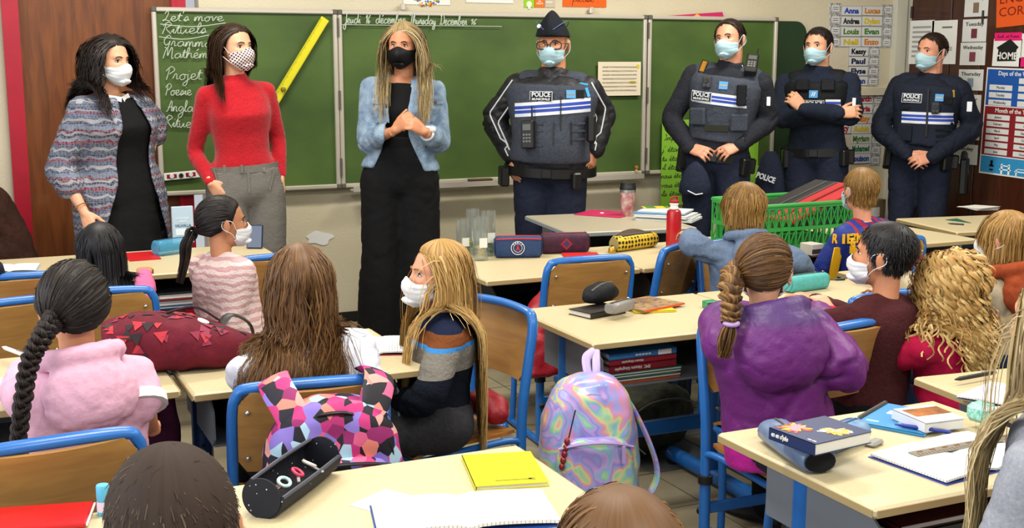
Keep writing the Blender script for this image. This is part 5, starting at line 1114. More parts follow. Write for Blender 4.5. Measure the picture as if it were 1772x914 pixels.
# piping along the sleeves
bvj = O.bvh()
for n, sd in (('R', 1), ('L', -1)):
    sh, el, wr = O.J['sh' + n], O.J['el' + n], O.J['wr' + n]
    for off_, frac in ((.4, 1.0), (-.55, .92)):
        P_ = []
        for t in np.linspace(.0, 1.0, 22):
            p = sh + (el - sh) * min(1, t / .55) if t < .55 else el + (wr - el) * ((t - .55) / .45) * frac
            p = p + np.array((sd * .05 * off_ if t < .9 else 0, 0, .03 * (1 if off_ > 0 else -.6))); h = bvj.ray_cast(Vector(p + np.array((0, .6, 0))), Vector((0, -1, 0)))
            if h[0] is not None: P_.append(np.array(h[0]) + (0, .002, 0))
        if len(P_) > 4: q = MB(); q.tube(P_, .0042, 6); q.build('piping', M_wht, O.e)
O.top('vest', M_vest, .040, .10, .90, sleeves=0, folds=.0035, belly=.055, extra=vest_mb(O, .03, shoulder=.50), seed=33)
bvO = O.bvh(); police_marks(O, bvO, 938, 167, 989, 163, 317, 0, ((890, 191), (1022, 181), .075))
patch(O, bvO, 1004, 163, .045, .045, 'name_tab', M_blk); q = O.V(1006, 155, .2)
o = patch(O, bvO, 1008, 147, .052, .013, 'blue_ribbon', mat('ribbon_blue', '#3f9bd8', .5), tilt=-.5, depth=.006); patch(O, bvO, 1016, 160, .016, .05, 'blue_ribbon', MATS['ribbon_blue'], tilt=.25, depth=.006)
molle(O, bvO, [(925, 132, .075), (928, 143, .075), (990, 136, .07), (990, 147, .07), (925, 213, .10), (925, 225, .10), (925, 237, .10), (925, 250, .10), (1000, 213, .09), (1000, 226, .09), (1000, 240, .09)], M_vest)
for px in (960, 990, 972): patch(O, bvO, px, 230 if px != 972 else 205, .006, .12 if px != 972 else .24, 'zip', M_black, depth=.004)
radio(O, bvO, 919, 232, .05, 1.25); o = patch(O, bvO, 1024, 222, .05, .15, 'spray_holster', M_leather, depth=.05, off=.003, bev=.012)
belt(O, .0, .055, 1.0, ((.42, (.07, .05, .11)), (2.2, (.05, .04, .09))))
O.mask(M_mask_b); O.eyes('#3a2a20', '#3a2c24', (-.2, 0), brows=True)
hair(O, hair_mat('beard_grey', '#3a3430', '#6a625c', '#9a928a'), 700, .008, .4, 3, 'crown', 0, .3, .0010, lift=.001, seed=5, hl=np.array([80, 80, 80, 80, -28, -40, 2, -25, -42, -46]), cap=False, body=False, name='beard')
m = MB()
for sd in (1, -1):
    c0 = O.hd((sd * .034, .100, .002)); a = np.linspace(0, 2 * np.pi, 25); m.tube([O.hd((sd * .034 + .027 * np.sign(math.cos(t)) * abs(math.cos(t)) ** .6, .102 - abs(sd * .034 + .027 * math.cos(t)) * .12, .000 + .018 * np.sign(math.sin(t)) * abs(math.sin(t)) ** .7)) for t in a], .0030, 6); m.tube([O.hd((sd * .061, .094, .008)), O.hd((sd * .078, .05, .008)), O.hd((sd * .081, -.02, .006))], .0016, 6)
m.tube([O.hd((-.008, .103, .004)), O.hd((0, .106, .007)), O.hd((.008, .103, .004))], .0016, 6); m.build('glasses', M_black, O.e)
# side cap: a folded wedge, high along the crown
m = MB(); rings = []
for y, hw, z0, z1 in ((-.108, .020, .040, .085), (-.088, .052, .036, .115), (-.04, .076, .038, .150), (.02, .081, .044, .168), (.07, .068, .046, .158), (.104, .038, .048, .120), (.116, .012, .056, .085)):
    a = np.linspace(0, 2 * np.pi, 24, endpoint=False); x = hw * 1.04 * np.sin(a) * (1 - .50 * np.clip(np.cos(a), 0, 1) ** 1.3); z = np.where(np.cos(a) > 0, z0 + (z1 - z0) * np.cos(a), z0 + .006 * np.cos(a)); rings.append(O.hd(np.stack([x, np.full(24, y), z], 1)))
m.loft(rings); cap = m.build('side_cap', cloth_mat('cap_cloth', '#171a22', .15), O.e)
m = MB()
for sd in (1, -1): m.tube([O.hd(p) for p in ((sd * .022, .112, .075), (sd * .055, .080, .100), (sd * .074, .025, .115), (sd * .070, -.035, .105), (sd * .045, -.088, .080))], .0022 , 6, smooth=16)
m.build('cap_piping', mat('piping_blue', '#4b5f92', .5), cap); q = MB(); q.lathe([(0, 0), (.012, 0), (.010, .004), (0, .005)], O.hd((.050, .090, .092)), O.HR @ rotm(rx=-1.2), 12); q.build('cap_badge', M_wht, cap)

# --- officer with the sunglasses on his vest, hands on his belt
Q = Person('tall police officer in sweater and slate vest holding his belt, cap hanging from it', root_at(1240, 262, 6.0), -10, 1.76, 'male', fat=1.0, hpix=(1262, 70), hc=.03, hyaw=-14, hpitch=4, hroll=7, hs=.248)
Q.arm('R', Q.V(1192, 256, .10), elbow=Q.V(1163, 205, -.03), hdir=Q.V(1228, 266, .18) - Q.V(1192, 256, .10), back=(.35, .6, .6), curl=.45, bare=.15, thumb=.9); Q.arm('L', Q.V(1280, 251, .12), elbow=Q.V(1329, 208, -.02), hdir=Q.V(1243, 266, .19) - Q.V(1280, 251, .12), back=(-.3, .6, .6), curl=.5, bare=.15, thumb=.9)
Q.body(SK1); uniform_trousers(Q); M_swt = cloth_mat('charcoal_sweater', '#24262d', .2, .95, 120, .5, 110)
Q.top('sweater', M_swt, .018, -.03, .97, loose=.009, folds=.006, collar=(1.05, .010), seed=41); Q.top('vest', M_vest, .036, .20, .90, sleeves=0, folds=.0035, extra=vest_mb(Q, .030, shoulder=.48), seed=42); bvQ = Q.bvh()
police_marks(Q, bvQ, 1213, 167, 1252, 148, 296, -.08, ((1193, 166), (1292, 178), .066)); bodycam(Q, bvQ, 1223, 143); radio(Q, bvQ, 1296, 118, -.15, 1.25)
patch(Q, bvQ, 1283, 165, .055, .12, 'radio_pouch', M_blk, depth=.03, bev=.006); patch(Q, bvQ, 1207, 202, .10, .10, 'vest_pouch', M_vest, depth=.022, bev=.008); patch(Q, bvQ, 1278, 212, .10, .10, 'vest_pouch', M_vest, depth=.022, bev=.008); patch(Q, bvQ, 1240, 222, .14, .035, 'hem_tab', mat('olive_tab', '#26281c', .8), depth=.006)
o = patch(Q, bvQ, 1211, 116, .03, .07, 'sunglasses', mat('amber_lens', '#9a6a1e', .15, .6), depth=.01, bev=.004, tilt=-.25); q = MB(); q.tube([(-.017, .036, .008), (.018, .036, .008), (.018, -.036, .008), (-.017, -.036, .008), (-.017, .036, .008)], .003, 6); q.build('frame', M_black, o)
patch(Q, bvQ, 1276, 116, .03, .014, 'cable_clip', M_wht, tilt=.5)
o = patch(Q, bvQ, 1331, 175, .02, .05, 'arm_badge', M_wht, off=.0)
belt(Q, .03, .02); c = Q.V(1205, 282, .20)
m = MB(); rings = []; a = np.linspace(0, 2 * np.pi, 18, endpoint=False)
for t, r_ in ((0, .012), (.12, .04), (.35, .070), (.7, .092), (.95, .096), (1, .09)): rings.append(Q.V(1204, 280, .16) + np.stack([r_ * np.cos(a), r_ * .55 * np.sin(a), np.full(18, -.185 * t)], 1))
m.loft(rings); hc = m.build('hanging_cap', M_navy_t, Q.e); m = MB(); p = Q.V(1207, 336, .18); m.box(p, (.085, .05, .010), rotm(ry=.15), bev=.004); m.build('cap_peak', M_navy, hc, smooth=False); m = MB(); m.tube([Q.V(1190, 330, .215), Q.V(1204, 337, .225), Q.V(1216, 335, .215)], .0035, 6); m.build('cap_trim', M_wht, hc)
w0, e0 = Q.J['wrL'], Q.J['elL']; d = nrm(e0 - w0); x, y, _ = frame(d); m = MB(); bw = w0 + d * .012; m.tube([bw + .033 * (math.cos(t) * x + math.sin(t) * y) for t in np.linspace(0, 2 * np.pi, 24)], .008, 8); f_ = nrm(np.array((-.3, .6, .6))); m.box(bw + f_ * .036, (.03, .02, .03), None, bev=.004); m.build('wristwatch', M_black, Q.e)
Q.mask(M_mask_b); Q.eyes('#2c2119', '#1c120c', (-.4, 0)); short_hair(Q, L=.030, seed=14, fringe=(0, -1.2, 1.0)); 
hair(Q, H_short, 420, .007, .4, 3, 'crown', 0, .3, .0010, lift=.001, seed=5, hl=np.array([80, 80, 80, 80, -20, -34, 2, -25, -42, -46]), cap=False, body=False, name='beard')

# --- officer with folded arms
T_ = Person('police officer with folded arms and high black neck warmer', root_at(1413, 262, 6.15), -8, 1.74, 'male', fat=1.0, hpix=(1415, 82), hc=.02, hyaw=-14, hpitch=2, hroll=3, hs=.248)
T_.arm('R', T_.V(1452, 196, .20), elbow=T_.V(1352, 205, .06), hdir=(-.9, -.3, .1), back=(.2, .9, .2), curl=.4, bare=.1); T_.arm('L', T_.V(1391, 190, .27), elbow=T_.V(1474, 201, .08), hdir=T_.V(1366, 166, .27) - T_.V(1391, 190, .27), back=(-.3, .9, .25), curl=.55, bare=.15, thumb=.2)
T_.body(SK2); uniform_trousers(T_); M_swn = cloth_mat('navy_sweater', '#1b2231', .2, .95, 120, .45, 110)
T_.top('sweater', M_swn, .018, -.03, .97, loose=.009, folds=.006, collar=(1.12, .022), seed=51); T_.top('vest', M_blk, .036, .42, .88, sleeves=0, folds=.003, extra=vest_mb(T_, .026, shoulder=.4), seed=52); bvT = T_.bvh()
for px in (1388, 1432): patch(T_, bvT, px, 148, .085, .075, 'chest_pouch', M_blk, depth=.018, bev=.008)
o = patch(T_, bvT, 1408, 163, .052, .045, 'badge', M_sky, off=.010); q = MB(); q.box((-.006, 0, .0045), (.006, .026, .001), rotm(rz=-.4)); q.box((.006, 0, .0045), (.006, .026, .001), rotm(rz=-.4)); q.build('badge_bar', M_wht, o, smooth=False)
o = patch(T_, bvT, 1409, 178, .12, .034, 'police_patch', M_wht, off=.012); q = MB(); q.box((0, 0, .0045), (.115, .030, .001)); q.build('patch_field', M_blk, o, smooth=False); text('POLICE', .028, 'lettering', M_wht, o, (0, 0, .0055), fit=.10, bold=.03)
for dz, m_ in ((0, M_wht), (4, M_roy), (8, M_wht)): patch(T_, bvT, 1441, 174 + dz, .09, .013, 'reflective_band', m_, off=.010)
w0, e0 = T_.J['wrL'], T_.J['elL']; d = nrm(e0 - w0); x, y, _ = frame(d); m = MB(); bw = w0 + d * .03; m.tube([bw + .036 * (math.cos(t) * x + math.sin(t) * y) for t in np.linspace(0, 2 * np.pi, 24)], .009, 8); m.ellipsoid(bw + np.array((.01, .038, .0)), (.022, .012, .022), None, 12, 8); m.build('wristwatch', M_black, T_.e)
belt(T_, .03, .022); o = patch(T_, bvT, 1478, 178, .02, .06, 'arm_badge', M_wht)
m = MB(); rings = []
for t, r_ in ((0, .03), (.15, .06), (.5, .085), (.9, .10), (1, .098)): rings.append(T_.V(1334, 262, .05) + np.stack([r_ * np.cos(a) , r_ * .6 * np.sin(a), np.full(18, -.28 * t)], 1) + np.array((.0, 0, 0)))
m.loft(rings); hc = m.build('hanging_cap', M_navy_t, T_.e); o = text('POLICE', .05, 'lettering', M_wht, hc, T_.V(1325, 308, .125), Matrix(((-1, 0, 0), (0, 0, 1), (0, 1, 0))) @ Matrix.Rotation(-.3, 3, 'Z'), fit=.12, bold=.03, depth=.004)
T_.mask(M_mask_b); T_.eyes('#2c2119', '#150e0a', (-.4, 0)); short_hair(T_, H_dark, L=.034, seed=15, fringe=(0, -.8, 1.0))

# --- officer on the right with clasped hands
U_ = Person('police officer by the cupboard with hands clasped in front and keys on vest', root_at(1592, 285, 5.98), -16, 1.70, 'male', fat=1.04, hpix=(1611, 91), hc=.02, hyaw=-20, hpitch=2, hs=.248)
U_.arm('R', U_.V(1570, 268, .19), elbow=U_.V(1524, 222, .0), hdir=U_.V(1606, 283, .25) - U_.V(1570, 268, .19), back=(.2, .9, .35), curl=.45, bare=.14, thumb=.5); U_.arm('L', U_.V(1614, 272, .21), elbow=U_.V(1682, 222, .0), hdir=U_.V(1580, 280, .27) - U_.V(1614, 272, .21), back=(-.2, .9, .4), curl=.45, bare=.14, thumb=.5)
U_.body(SK1); uniform_trousers(U_)
U_.top('jacket', M_navy, .020, -.03, .97, loose=.014, folds=.008, collar=(.95, .012), seed=61, cuff=.004); U_.top('vest', cloth_mat('dark_vest', '#191f2d', .18, .8, 90, .35, 70), .042, .14, .90, sleeves=0, folds=.0035, extra=vest_mb(U_, .032), seed=62); bvU = U_.bvh()
police_marks(U_, bvU, 1577, 170, 1627, 169, 270, -.03, ((1556, 203), (1653, 206), .072)); bodycam(U_, bvU, 1620, 187); patch(U_, bvU, 1641, 174, .05, .045, 'name_tab', M_blk)
patch(U_, bvU, 1606, 195, .012, .30, 'zip', M_black, depth=.005); patch(U_, bvU, 1563, 230, .10, .11, 'vest_pouch', M_navy, depth=.02, bev=.008); molle(U_, bvU, [(1570, 188, .09), (1632, 225, .10), (1632, 235, .10), (1632, 245, .10)])
o = patch(U_, bvU, 1649, 158, .016, .016, 'key_ring', M_gold, bev=.006, depth=.006); q = MB(); q.box((0, -.022, .004), (.010, .034, .004)); q.build('key', M_gold, o, smooth=False)
patch(U_, bvU, 1682, 184, .03, .06, 'arm_badge', M_wht)
belt(U_, .03, .024); q = MB(); p = U_.V(1668, 305, .0); q.box(p, (.05, .06, .24), None, bev=.012); q.box(p + (0, .02, .13), (.035, .05, .06), rotm(rx=.4), bev=.01); q.build('holster', M_leather, U_.e, smooth=False)
U_.mask(M_mask_b); U_.eyes('#33302c', '#20160f', (-.4, 0)); short_hair(U_, H_short, L=.016, n=1700, seed=16, fringe=(0, -.6, .6))
# ------------------------------------------------------------------ the seated children
AZ = lambda d: d
def kid(label, x, y, az, hpix, hc=0.0, H=1.30, seat=.395, **k):
    return Person(label, (x, y), 0, H, 'kid', seat=seat, az=az, hpix=hpix, hc=hc, **k)
def sit(P, name, m_, inf=.010, seed=7): return P.bottom(name, m_, inf, .14, .01, folds=.004, voxel=.018, seed=seed)
M_jean = cloth_mat('dark_jeans', '#1c2740', .2, .9, 70, .3, 90); M_greyp = cloth_mat('dark_grey_trousers', '#2b2b2e', .2, .9, 70, .3, 80); M_shoe = mat('dark_shoe', '#1b1a1c', .6)
def hood(P, m_, r=(.10, .055, .085), off=(0, -.085, -.005), ring=.072, tr=.026, inf=0):
    """a lowered hood: a sagging pouch behind the neck and a roll round it"""
    c, X, Y, Z = P.spine(.97); k = P.k / .73
    W = lambda x, y, z: c + X * x * k + Y * y * k + np.array([0, 0, z * k])
    def f(m):
        Rk = np.stack([X, Y, Z], 1); ang = np.linspace(0, 2 * np.pi, 20, endpoint=False); rings = []
        for t, f, th in ((-1.0, .18, .25), (-.9, .48, .6), (-.6, .80, .95), (-.2, .98, 1.05), (.25, 1.0, 1.0), (.7, .86, .8), (1.0, .6, .4)):
            o = np.array((off[0], off[1] + .012 * t, off[2] + r[2] * t)) * k; rings.append(c + (o + np.stack([r[0] * f * k * np.cos(ang), r[1] * th * k * np.sin(ang), -.018 * k * np.cos(ang) ** 2], 1)) @ Rk.T)
        m.loft(rings)
        m.tube([W(ring * 1.1 * math.cos(t), ring * math.sin(t) - .012, .028 + .022 * -math.sin(t)) for t in np.linspace(-4.0, .86, 18)], tr * k, 12, rounded=True)
    return f
def hood_obj(P, m_, *a): m = MB(); hood(P, None, *a)(m); L_ = P.last; P.cloth('hood', m, m_, .008, 4, .005, None, 83, 0, 34); P.last = L_
# G1 girl in pink at the back-left desk
G1 = kid('girl with straight black hair in a pink sweater at the back-left desk', .42, 4.36, -6, (176, 436), H=1.28, hyaw=-18, lean=4)
G1.arm('R', (.17, .42, .70), (.35, -.1, -1), curl=.4); G1.arm('L', (-.15, .42, .70), (-.35, -.1, -1), curl=.4); G1.body(SK3, .0075)
M_pink = cloth_mat('bright_pink_knit', '#c8638f', .08, .9, 80, .3, 90); sit(G1, 'trousers', M_jean); G1.top('sweater', M_pink, .012, -.08, .97, collar=(.5, .008), seed=71); G1.shoes(M_shoe)
hair(G1, H_black, 3200, .30, .10, 15, 'part', 0, .34, .0011, lift=.016, seed=71, collide=.02, tints=(.1, 1.0))
# G2 girl with the long black braid
G2 = kid('girl with a long black braid in a pale pink hoodie at the left', .245, 2.84, 8, (127, 530), H=1.30, hyaw=-6, lean=6)
G2.arm('R', G2.V(262, 742, -.10), elbow=G2.V(243, 700, .04), curl=.4, bare=1.0, hdir=(.1, 1, -.1)); G2.arm('L', G2.loc(at(38, 605, .70)), (-.4, -.1, -1), curl=.6, bare=.3, hdir=(.2, 1, .1), back=(-.5, 0, .8)); G2.body(SK4, .005)
M_palepink = cloth_mat('pale_pink_fleece', '#cf9fb3', .06, .95, 60, .25, 60); sit(G2, 'trousers', M_jean)
G2.top('hoodie', M_palepink, .020, -.10, .97, sleeves=.50, arms='R', loose=.010, folds=.006, extra=lambda m: G2.sleeve_mb(m, 'L', .020, 1.0, .0, .010), seed=72); hood_obj(G2, M_palepink, (.105, .050, .078), (0, -.085, -.035), .070, .024)
p = G2.J['shR'] + (G2.J['elR'] - G2.J['shR']) * .93; d = nrm(G2.J['elR'] - G2.J['shR']); q = MB(); q.tube([p - d * .012, p + d * .012], .062, 16); q.build('sleeve_cuff', M_white, G2.e); G2.shoes(M_shoe)
gp = G2.hc * 0 + np.linalg.inv(G2.HR) @ (G2.V(92, 560, .06) - G2.hc) / G2.hs
hair(G2, H_dark, 2800, .3, .0, 12, 'gather', rad=.0013, lift=.016, gather=gp, seed=72, collide=.01, tints=(.1, .8), body=False)
braid(G2, H_dark, [G2.V(98, 545, .07), G2.V(75, 580, .13), G2.V(52, 625, .15), G2.V(40, 690, .16), G2.V(32, 760, .15), G2.V(30, 830, .14)], .022, .014, 13, 12); tassel(G2, H_dark, [G2.V(30, 828, .14), G2.V(30, 880, .13)], .014, .008, 40)
# G3 girl with the ponytail turned to the right
G3 = kid('girl with a dark ponytail in a pink zebra-stripe sweater, turned to the right', .93, 4.60, -62, (388, 386), H=1.30, hyaw=-24, lean=3)
G3.arm('R', G3.V(452, 585, .05), elbow=G3.V(398, 572, .10), curl=.4, bare=.1); G3.arm('L', G3.V(432, 490, -.22), (-.4, -.1, -1), curl=.35, bare=.1); G3.body(SK3, .005)
M_zs, nt, b, tc = base_mat('zebra_knit', .95, .1); wv = nd(nt, 'ShaderNodeTexWave', bands_direction='Z'); wv.inputs['Scale'].default_value = 11; wv.inputs['Distortion'].default_value = 5.5; wv.inputs['Detail Scale'].default_value = 1.1; wv.inputs['Detail'].default_value = 2; nt.links.new(tc.outputs['Object'], wv.inputs[0]); r = ramp(nt, [(.42, '#c29a9a'), (.52, '#d9c3be')]); nt.links.new(wv.outputs[0], r.inputs[0]); nt.links.new(r.outputs[0], b.inputs[0]); add_bump(nt, b, tc, 120, .5)
sit(G3, 'trousers', M_jean); G3.top('sweater', M_zs, .020, -.08, .97, loose=.012, folds=.005, collar=(.3, .004), seed=73); G3.shoes(M_shoe); G3.eyes('#2a1a12', '#120c09', (.4, 0)); G3.mask(M_mask_w)
gp = np.linalg.inv(G3.HR) @ (G3.V(333, 402, -.02) - G3.hc) / G3.hs; hair(G3, H_dark, 2200, .3, 0, 14, 'gather', rad=.0013, lift=.012, gather=gp, seed=73, body=False, tints=(.05, .7))
tassel(G3, H_dark, [G3.V(333, 402, -.02), G3.V(322, 425, -.0), G3.V(320, 450, .0), G3.V(311, 490, .0)], .030, .012, 90, 14); q = MB(); c = G3.V(331, 405, -.02); q.tube([c + .022 * np.array((0, math.cos(t), math.sin(t))) for t in np.linspace(0, 6.283, 18)], .008, 8); q.build('hair_band', M_black, G3.e)
# G4 girl in the white top, wavy light brown hair
G4 = kid('girl with long wavy light brown hair in a white long-sleeved top, leaning on her desk', .80, 2.93, 2, (517, 492), H=1.32, lean=10, hyaw=-4, shw=.105)
G4.arm('L', G4.loc(at(470, 640, .69)), elbow=G4.V(420, 648, .02), curl=.5, bare=.1); G4.arm('R', G4.loc(at(600, 600, .69)), elbow=G4.V(632, 655, .02), curl=.5, bare=.1); G4.body(SK2, .0075)
M_whitetop = cloth_mat('white_cotton', '#c9cdd8', .04, .9, 60, .3, 40); sit(G4, 'trousers', M_blackcloth); G4.top('long_sleeved_top', M_whitetop, .012, -.16, .97, loose=.008, folds=.006, collar=(.3, .004), seed=74); G4.shoes(M_shoe)
hair(G4, H_lbrown, 3800, .42, .38, 16, 'part', .0, .36, .0011, back=.7, wave=.011, wfreq=1.5, lift=.020, seed=74, collide=.004, arms=False, shoulders=False, tints=(.1, .85), tip=.35)
# G5 blonde girl in profile
G5 = kid('blonde girl in a navy sweater with a striped band, sitting sideways in a white mask', 1.25, 3.28, 72, (757, 476), H=1.33, hyaw=16, hpitch=3, lean=3)
G5.arm('L', G5.V(690, 700, .10), elbow=G5.V(738, 688, .20), curl=.4, bare=.0); G5.arm('R', G5.V(690, 690, -.12), (.8, -.3, -.6), curl=.4); G5.body(SK1, .005)
M_g5, nt, b, tc = base_mat('navy_banded_knit', .95, .1); sx = nd(nt, 'ShaderNodeSeparateXYZ'); nt.links.new(tc.outputs['Object'], sx.inputs[0]); r = ramp(nt, [(0, '#121620'), (.36, '#121620'), (.361, '#77736c'), (.445, '#77736c'), (.446, '#3a7fc0'), (.46, '#3a7fc0'), (.461, '#6f4023'), (.505, '#6f4023'), (.506, '#1a2138')], 'CONSTANT'); nt.links.new(mth(nt, 'ADD', mth(nt, 'MULTIPLY', sx.outputs[2], 1.25), -.42), r.inputs[0]); nt.links.new(r.outputs[0], b.inputs[0]); add_bump(nt, b, tc, 110, .5)
sit(G5, 'skirt', M_greyp, .026); G5.top('sweater', M_g5, .018, -.10, .97, loose=.010, folds=.006, collar=(.3, .004), seed=75); G5.shoes(M_shoe); G5.eyes('#51708a', '#7d6038', (0, .1)); G5.mask(M_mask_w, off=.010)
hair(G5, H_blond, 4200, .50, .12, 14, 'part', .0, .34, .0011, wave=.004, wfreq=1.2, lift=.022, seed=75, collide=.012, arms=False, back=.25, spread=.10, tints=(.1, 1.0))
# B1 boy in the blue-grey hoodie
B1 = kid('boy with blond bowl-cut hair in a blue-grey hoodie, arm over his chair', 2.84, 3.98, -4, (1284, 360), H=1.30, hyaw=14, lean=6, twist=-6)
B1.arm('L', B1.V(1196, 408, -.10), elbow=B1.V(1197, 422, .10), curl=.4, hdir=(.2, 1, 0)); B1.arm('R', B1.V(1395, 468, -.15), elbow=B1.V(1375, 450, .02), curl=.4); B1.body(SK1, .0075)
M_bg = cloth_mat('blue_grey_fleece', '#5d6d86', .12, .95, 90, .3, 80); sit(B1, 'trousers', M_jean); B1.top('hoodie', M_bg, .018, -.12, .97, loose=.010, folds=.006, seed=76); hood_obj(B1, M_bg, (.085, .045, .065), (0, -.080, -.025), .066, .020); B1.shoes(M_shoe)
hair(B1, H_sandy, 2200, .085, .15, 8, 'crown', 0, .16, .0015, lift=.016, seed=76, hl=HL_E, body=False, tints=(.1, .9), tip=.5)
# G6 girl with braid in purple jacket
G6 = kid('girl with a light brown braid in a purple hooded jacket', 2.04, 2.66, -16, (1322, 470), H=1.36, hyaw=-20, hpitch=-6, lean=10)
for n, sd in (('R', 1), ('L', -1)): G6.J['kn' + n] = np.array((sd * .075, .12, .47)); G6.J['an' + n] = np.array((sd * .07, -.16, .47))
G6.arm('R', G6.loc(at(1412, 540, .70)), elbow=G6.V(1462, 640, .02), curl=.5, bare=.1); G6.arm('L', G6.loc(at(1290, 545, .70)), elbow=G6.V(1248, 560, -.12), curl=.5, bare=.1); G6.body(SK2, .005)
M_purp, nt, b, tc = base_mat('purple_shell', .5, .4); sx = nd(nt, 'ShaderNodeSeparateXYZ'); nt.links.new(tc.outputs['Object'], sx.inputs[0]); n = nd(nt, 'ShaderNodeTexNoise'); n.inputs['Scale'].default_value = 4; nt.links.new(tc.outputs['Object'], n.inputs[0]); r = ramp(nt, [(.0, '#b0178a'), (.19, '#b0178a'), (.20, '#641a66'), (.62, '#5c1c68'), (.66, '#43245f'), (1, '#43245f')]); nt.links.new(mth(nt, 'ADD', mth(nt, 'MULTIPLY', mth(nt, 'ADD', sx.outputs[2], -.36), 1.35), mth(nt, 'MULTIPLY', n.outputs[0], .04)), r.inputs[0]); nt.links.new(r.outputs[0], b.inputs[0]); add_bump(nt, b, tc, 28, .5)
sit(G6, 'trousers', M_jean); G6.top('jacket', M_purp, .034, -.22, .97, loose=.010, folds=.010, fsc=22, seed=77, prof=LONG('kid')); hood_obj(G6, M_purp, (.125, .062, .105), (0, -.100, -.045), .078, .028); G6.shoes(M_shoe)
gp = np.linalg.inv(G6.HR) @ (G6.V(1268, 478, .03) - G6.hc) / G6.hs; hair(G6, H_lbrown, 2800, .3, 0, 14, 'gather', rad=.0013, lift=.014, gather=gp, seed=77, body=False, tints=(.0, .8))
braid(G6, H_lbrown, [G6.V(1272, 470, .04), G6.V(1264, 500, .13), G6.V(1266, 535, .17), G6.V(1264, 560, .185)], .032, .022, 5, 14); tassel(G6, H_lbrown, [G6.V(1265, 558, .185), G6.V(1256, 590, .19), G6.V(1252, 618, .185)], .028, .016, 90, 12); q = MB(); c = G6.V(1265, 559, .185); q.tube([c + .017 * np.array((math.cos(t), math.sin(t), .1 * math.sin(t))) for t in np.linspace(0, 6.283, 18)], .007, 8); q.build('hair_band', mat('lilac_band', '#a98fc0', .5), G6.e)
G6.mask(M_mask_w); m = MB()
for sd in (1, -1): m.tube([G6.hd((sd * .034 + .026 * math.cos(t), .104, .002 + .019 * math.sin(t))) for t in np.linspace(0, 6.283, 22)], .0018, 6); m.tube([G6.hd((sd * .060, .094, .008)), G6.hd((sd * .081, .03, .010)), G6.hd((sd * .083, -.02, .004))], .0016, 6)
m.tube([G6.hd((-.008, .104, .004)), G6.hd((.008, .104, .004))], .0016, 6); m.build('glasses', M_black, G6.e)
# B2 boy in the striped football shirt
B2 = kid('boy in a red and blue striped football shirt with a yellow number', 3.62, 4.16, 6, (1488, 330), H=1.30, hyaw=-10, lean=5)
B2.arm('L', (-.14, .27, .62), (-.35, -.1, -1), curl=.4, bare=.9); B2.arm('R', (.14, .27, .62), (.35, -.1, -1), curl=.4, bare=.9); B2.body(SK1, .0075)
M_str, nt, b, tc = base_mat('striped_jersey', .6, .3); sx = nd(nt, 'ShaderNodeSeparateXYZ'); nt.links.new(tc.outputs['Object'], sx.inputs[0]); ab = mth(nt, 'ABSOLUTE', sx.outputs[0]); st_ = mth(nt, 'GREATER_THAN', mth(nt, 'FRACT', mth(nt, 'ADD', mth(nt, 'MULTIPLY', sx.outputs[0], 21), .25)), .5); ins = mth(nt, 'LESS_THAN', ab, .118); mx = nd(nt, 'ShaderNodeMix', data_type='RGBA'); nt.links.new(mth(nt, 'MULTIPLY', st_, ins), mx.inputs[0]); mx.inputs[6].default_value = srgb('#1c2f7c'); mx.inputs[7].default_value = srgb('#8c1733'); nt.links.new(mx.outputs[2], b.inputs[0]); add_bump(nt, b, tc, 70, .25)
sit(B2, 'trousers', M_jean); B2.top('football_shirt', M_str, .016, -.10, .97, sleeves=.42, loose=.012, folds=.005, seed=78, collar=(.25, .006)); B2.shoes(M_shoe)
bv2 = B2.bvh(); M_ylw = mat('shirt_yellow', '#d8a418', .5, .3)
def back_text(P, bv, s, px, py, wd, size, m_):
    l = P.V(px, py, .1); h = bv.ray_cast(Vector((l[0], -1, l[2])), Vector((0, 1, 0))); loc, n_ = (h[0], h[1]) if h[0] is not None else (Vector((l[0], -.12, l[2])), Vector((0, -1, 0)))
    n_ = Vector((n_.x, n_.y, n_.z * .8)).normalized(); xx = Vector((0, 0, 1)).cross(n_).normalized(); yy = n_.cross(xx)
    return text(s, size, 'lettering', m_, P.e, loc + n_ * .006, Matrix((xx, yy, n_)).transposed(), depth=.003, fit=wd, bold=.035)
for i, ch in enumerate('GRIEZMANN'): back_text(B2, bv2, ch, 1416 + i * 11.4, 411 - .2 * i + .02 * i * i, .024 if ch != 'I' else .012, .055, M_ylw)
back_text(B2, bv2, '1', 1432, 456, .045, .20, M_ylw); back_text(B2, bv2, '7', 1476, 456, .10, .20, M_ylw)
hair(B2, H_sandy, 1500, .045, .25, 7, 'crown', 0, .1, .0015, lift=.008, seed=78, hl=HL_M, body=False, tints=(.15, .75), tip=.5, capoff=.004); B2.mask(M_mask_b)
# B3 dark-haired boy in maroon
B3 = kid('boy with short black hair in a maroon sweater, mask strap behind his ear', 2.50, 2.83, 12, (1527, 443), H=1.32, hyaw=24, hpitch=2, lean=4)
B3.arm('L', (-.20, .36, .70), (-.35, -.1, -1), curl=.5); B3.arm('R', (.18, .36, .70), (.35, -.1, -1), curl=.5); B3.body(SK4, .005)
M_mar = cloth_mat('maroon_knit', '#431c1e', .15, .95, 110, .4, 110); sit(B3, 'trousers', M_blackcloth); B3.top('sweater', M_mar, .018, -.08, .97, loose=.010, folds=.005, collar=(.35, .004), seed=79); B3.shoes(M_shoe); B3.mask(M_mask_w); B3.eyes('#241710', '#100b08', (0, 0))
hair(B3, H_black, 2400, .030, .25, 6, 'crown', 0, .1, .0012, lift=.012, seed=79, hl=HL_M, body=False, tints=(.1, .9), tip=.5)
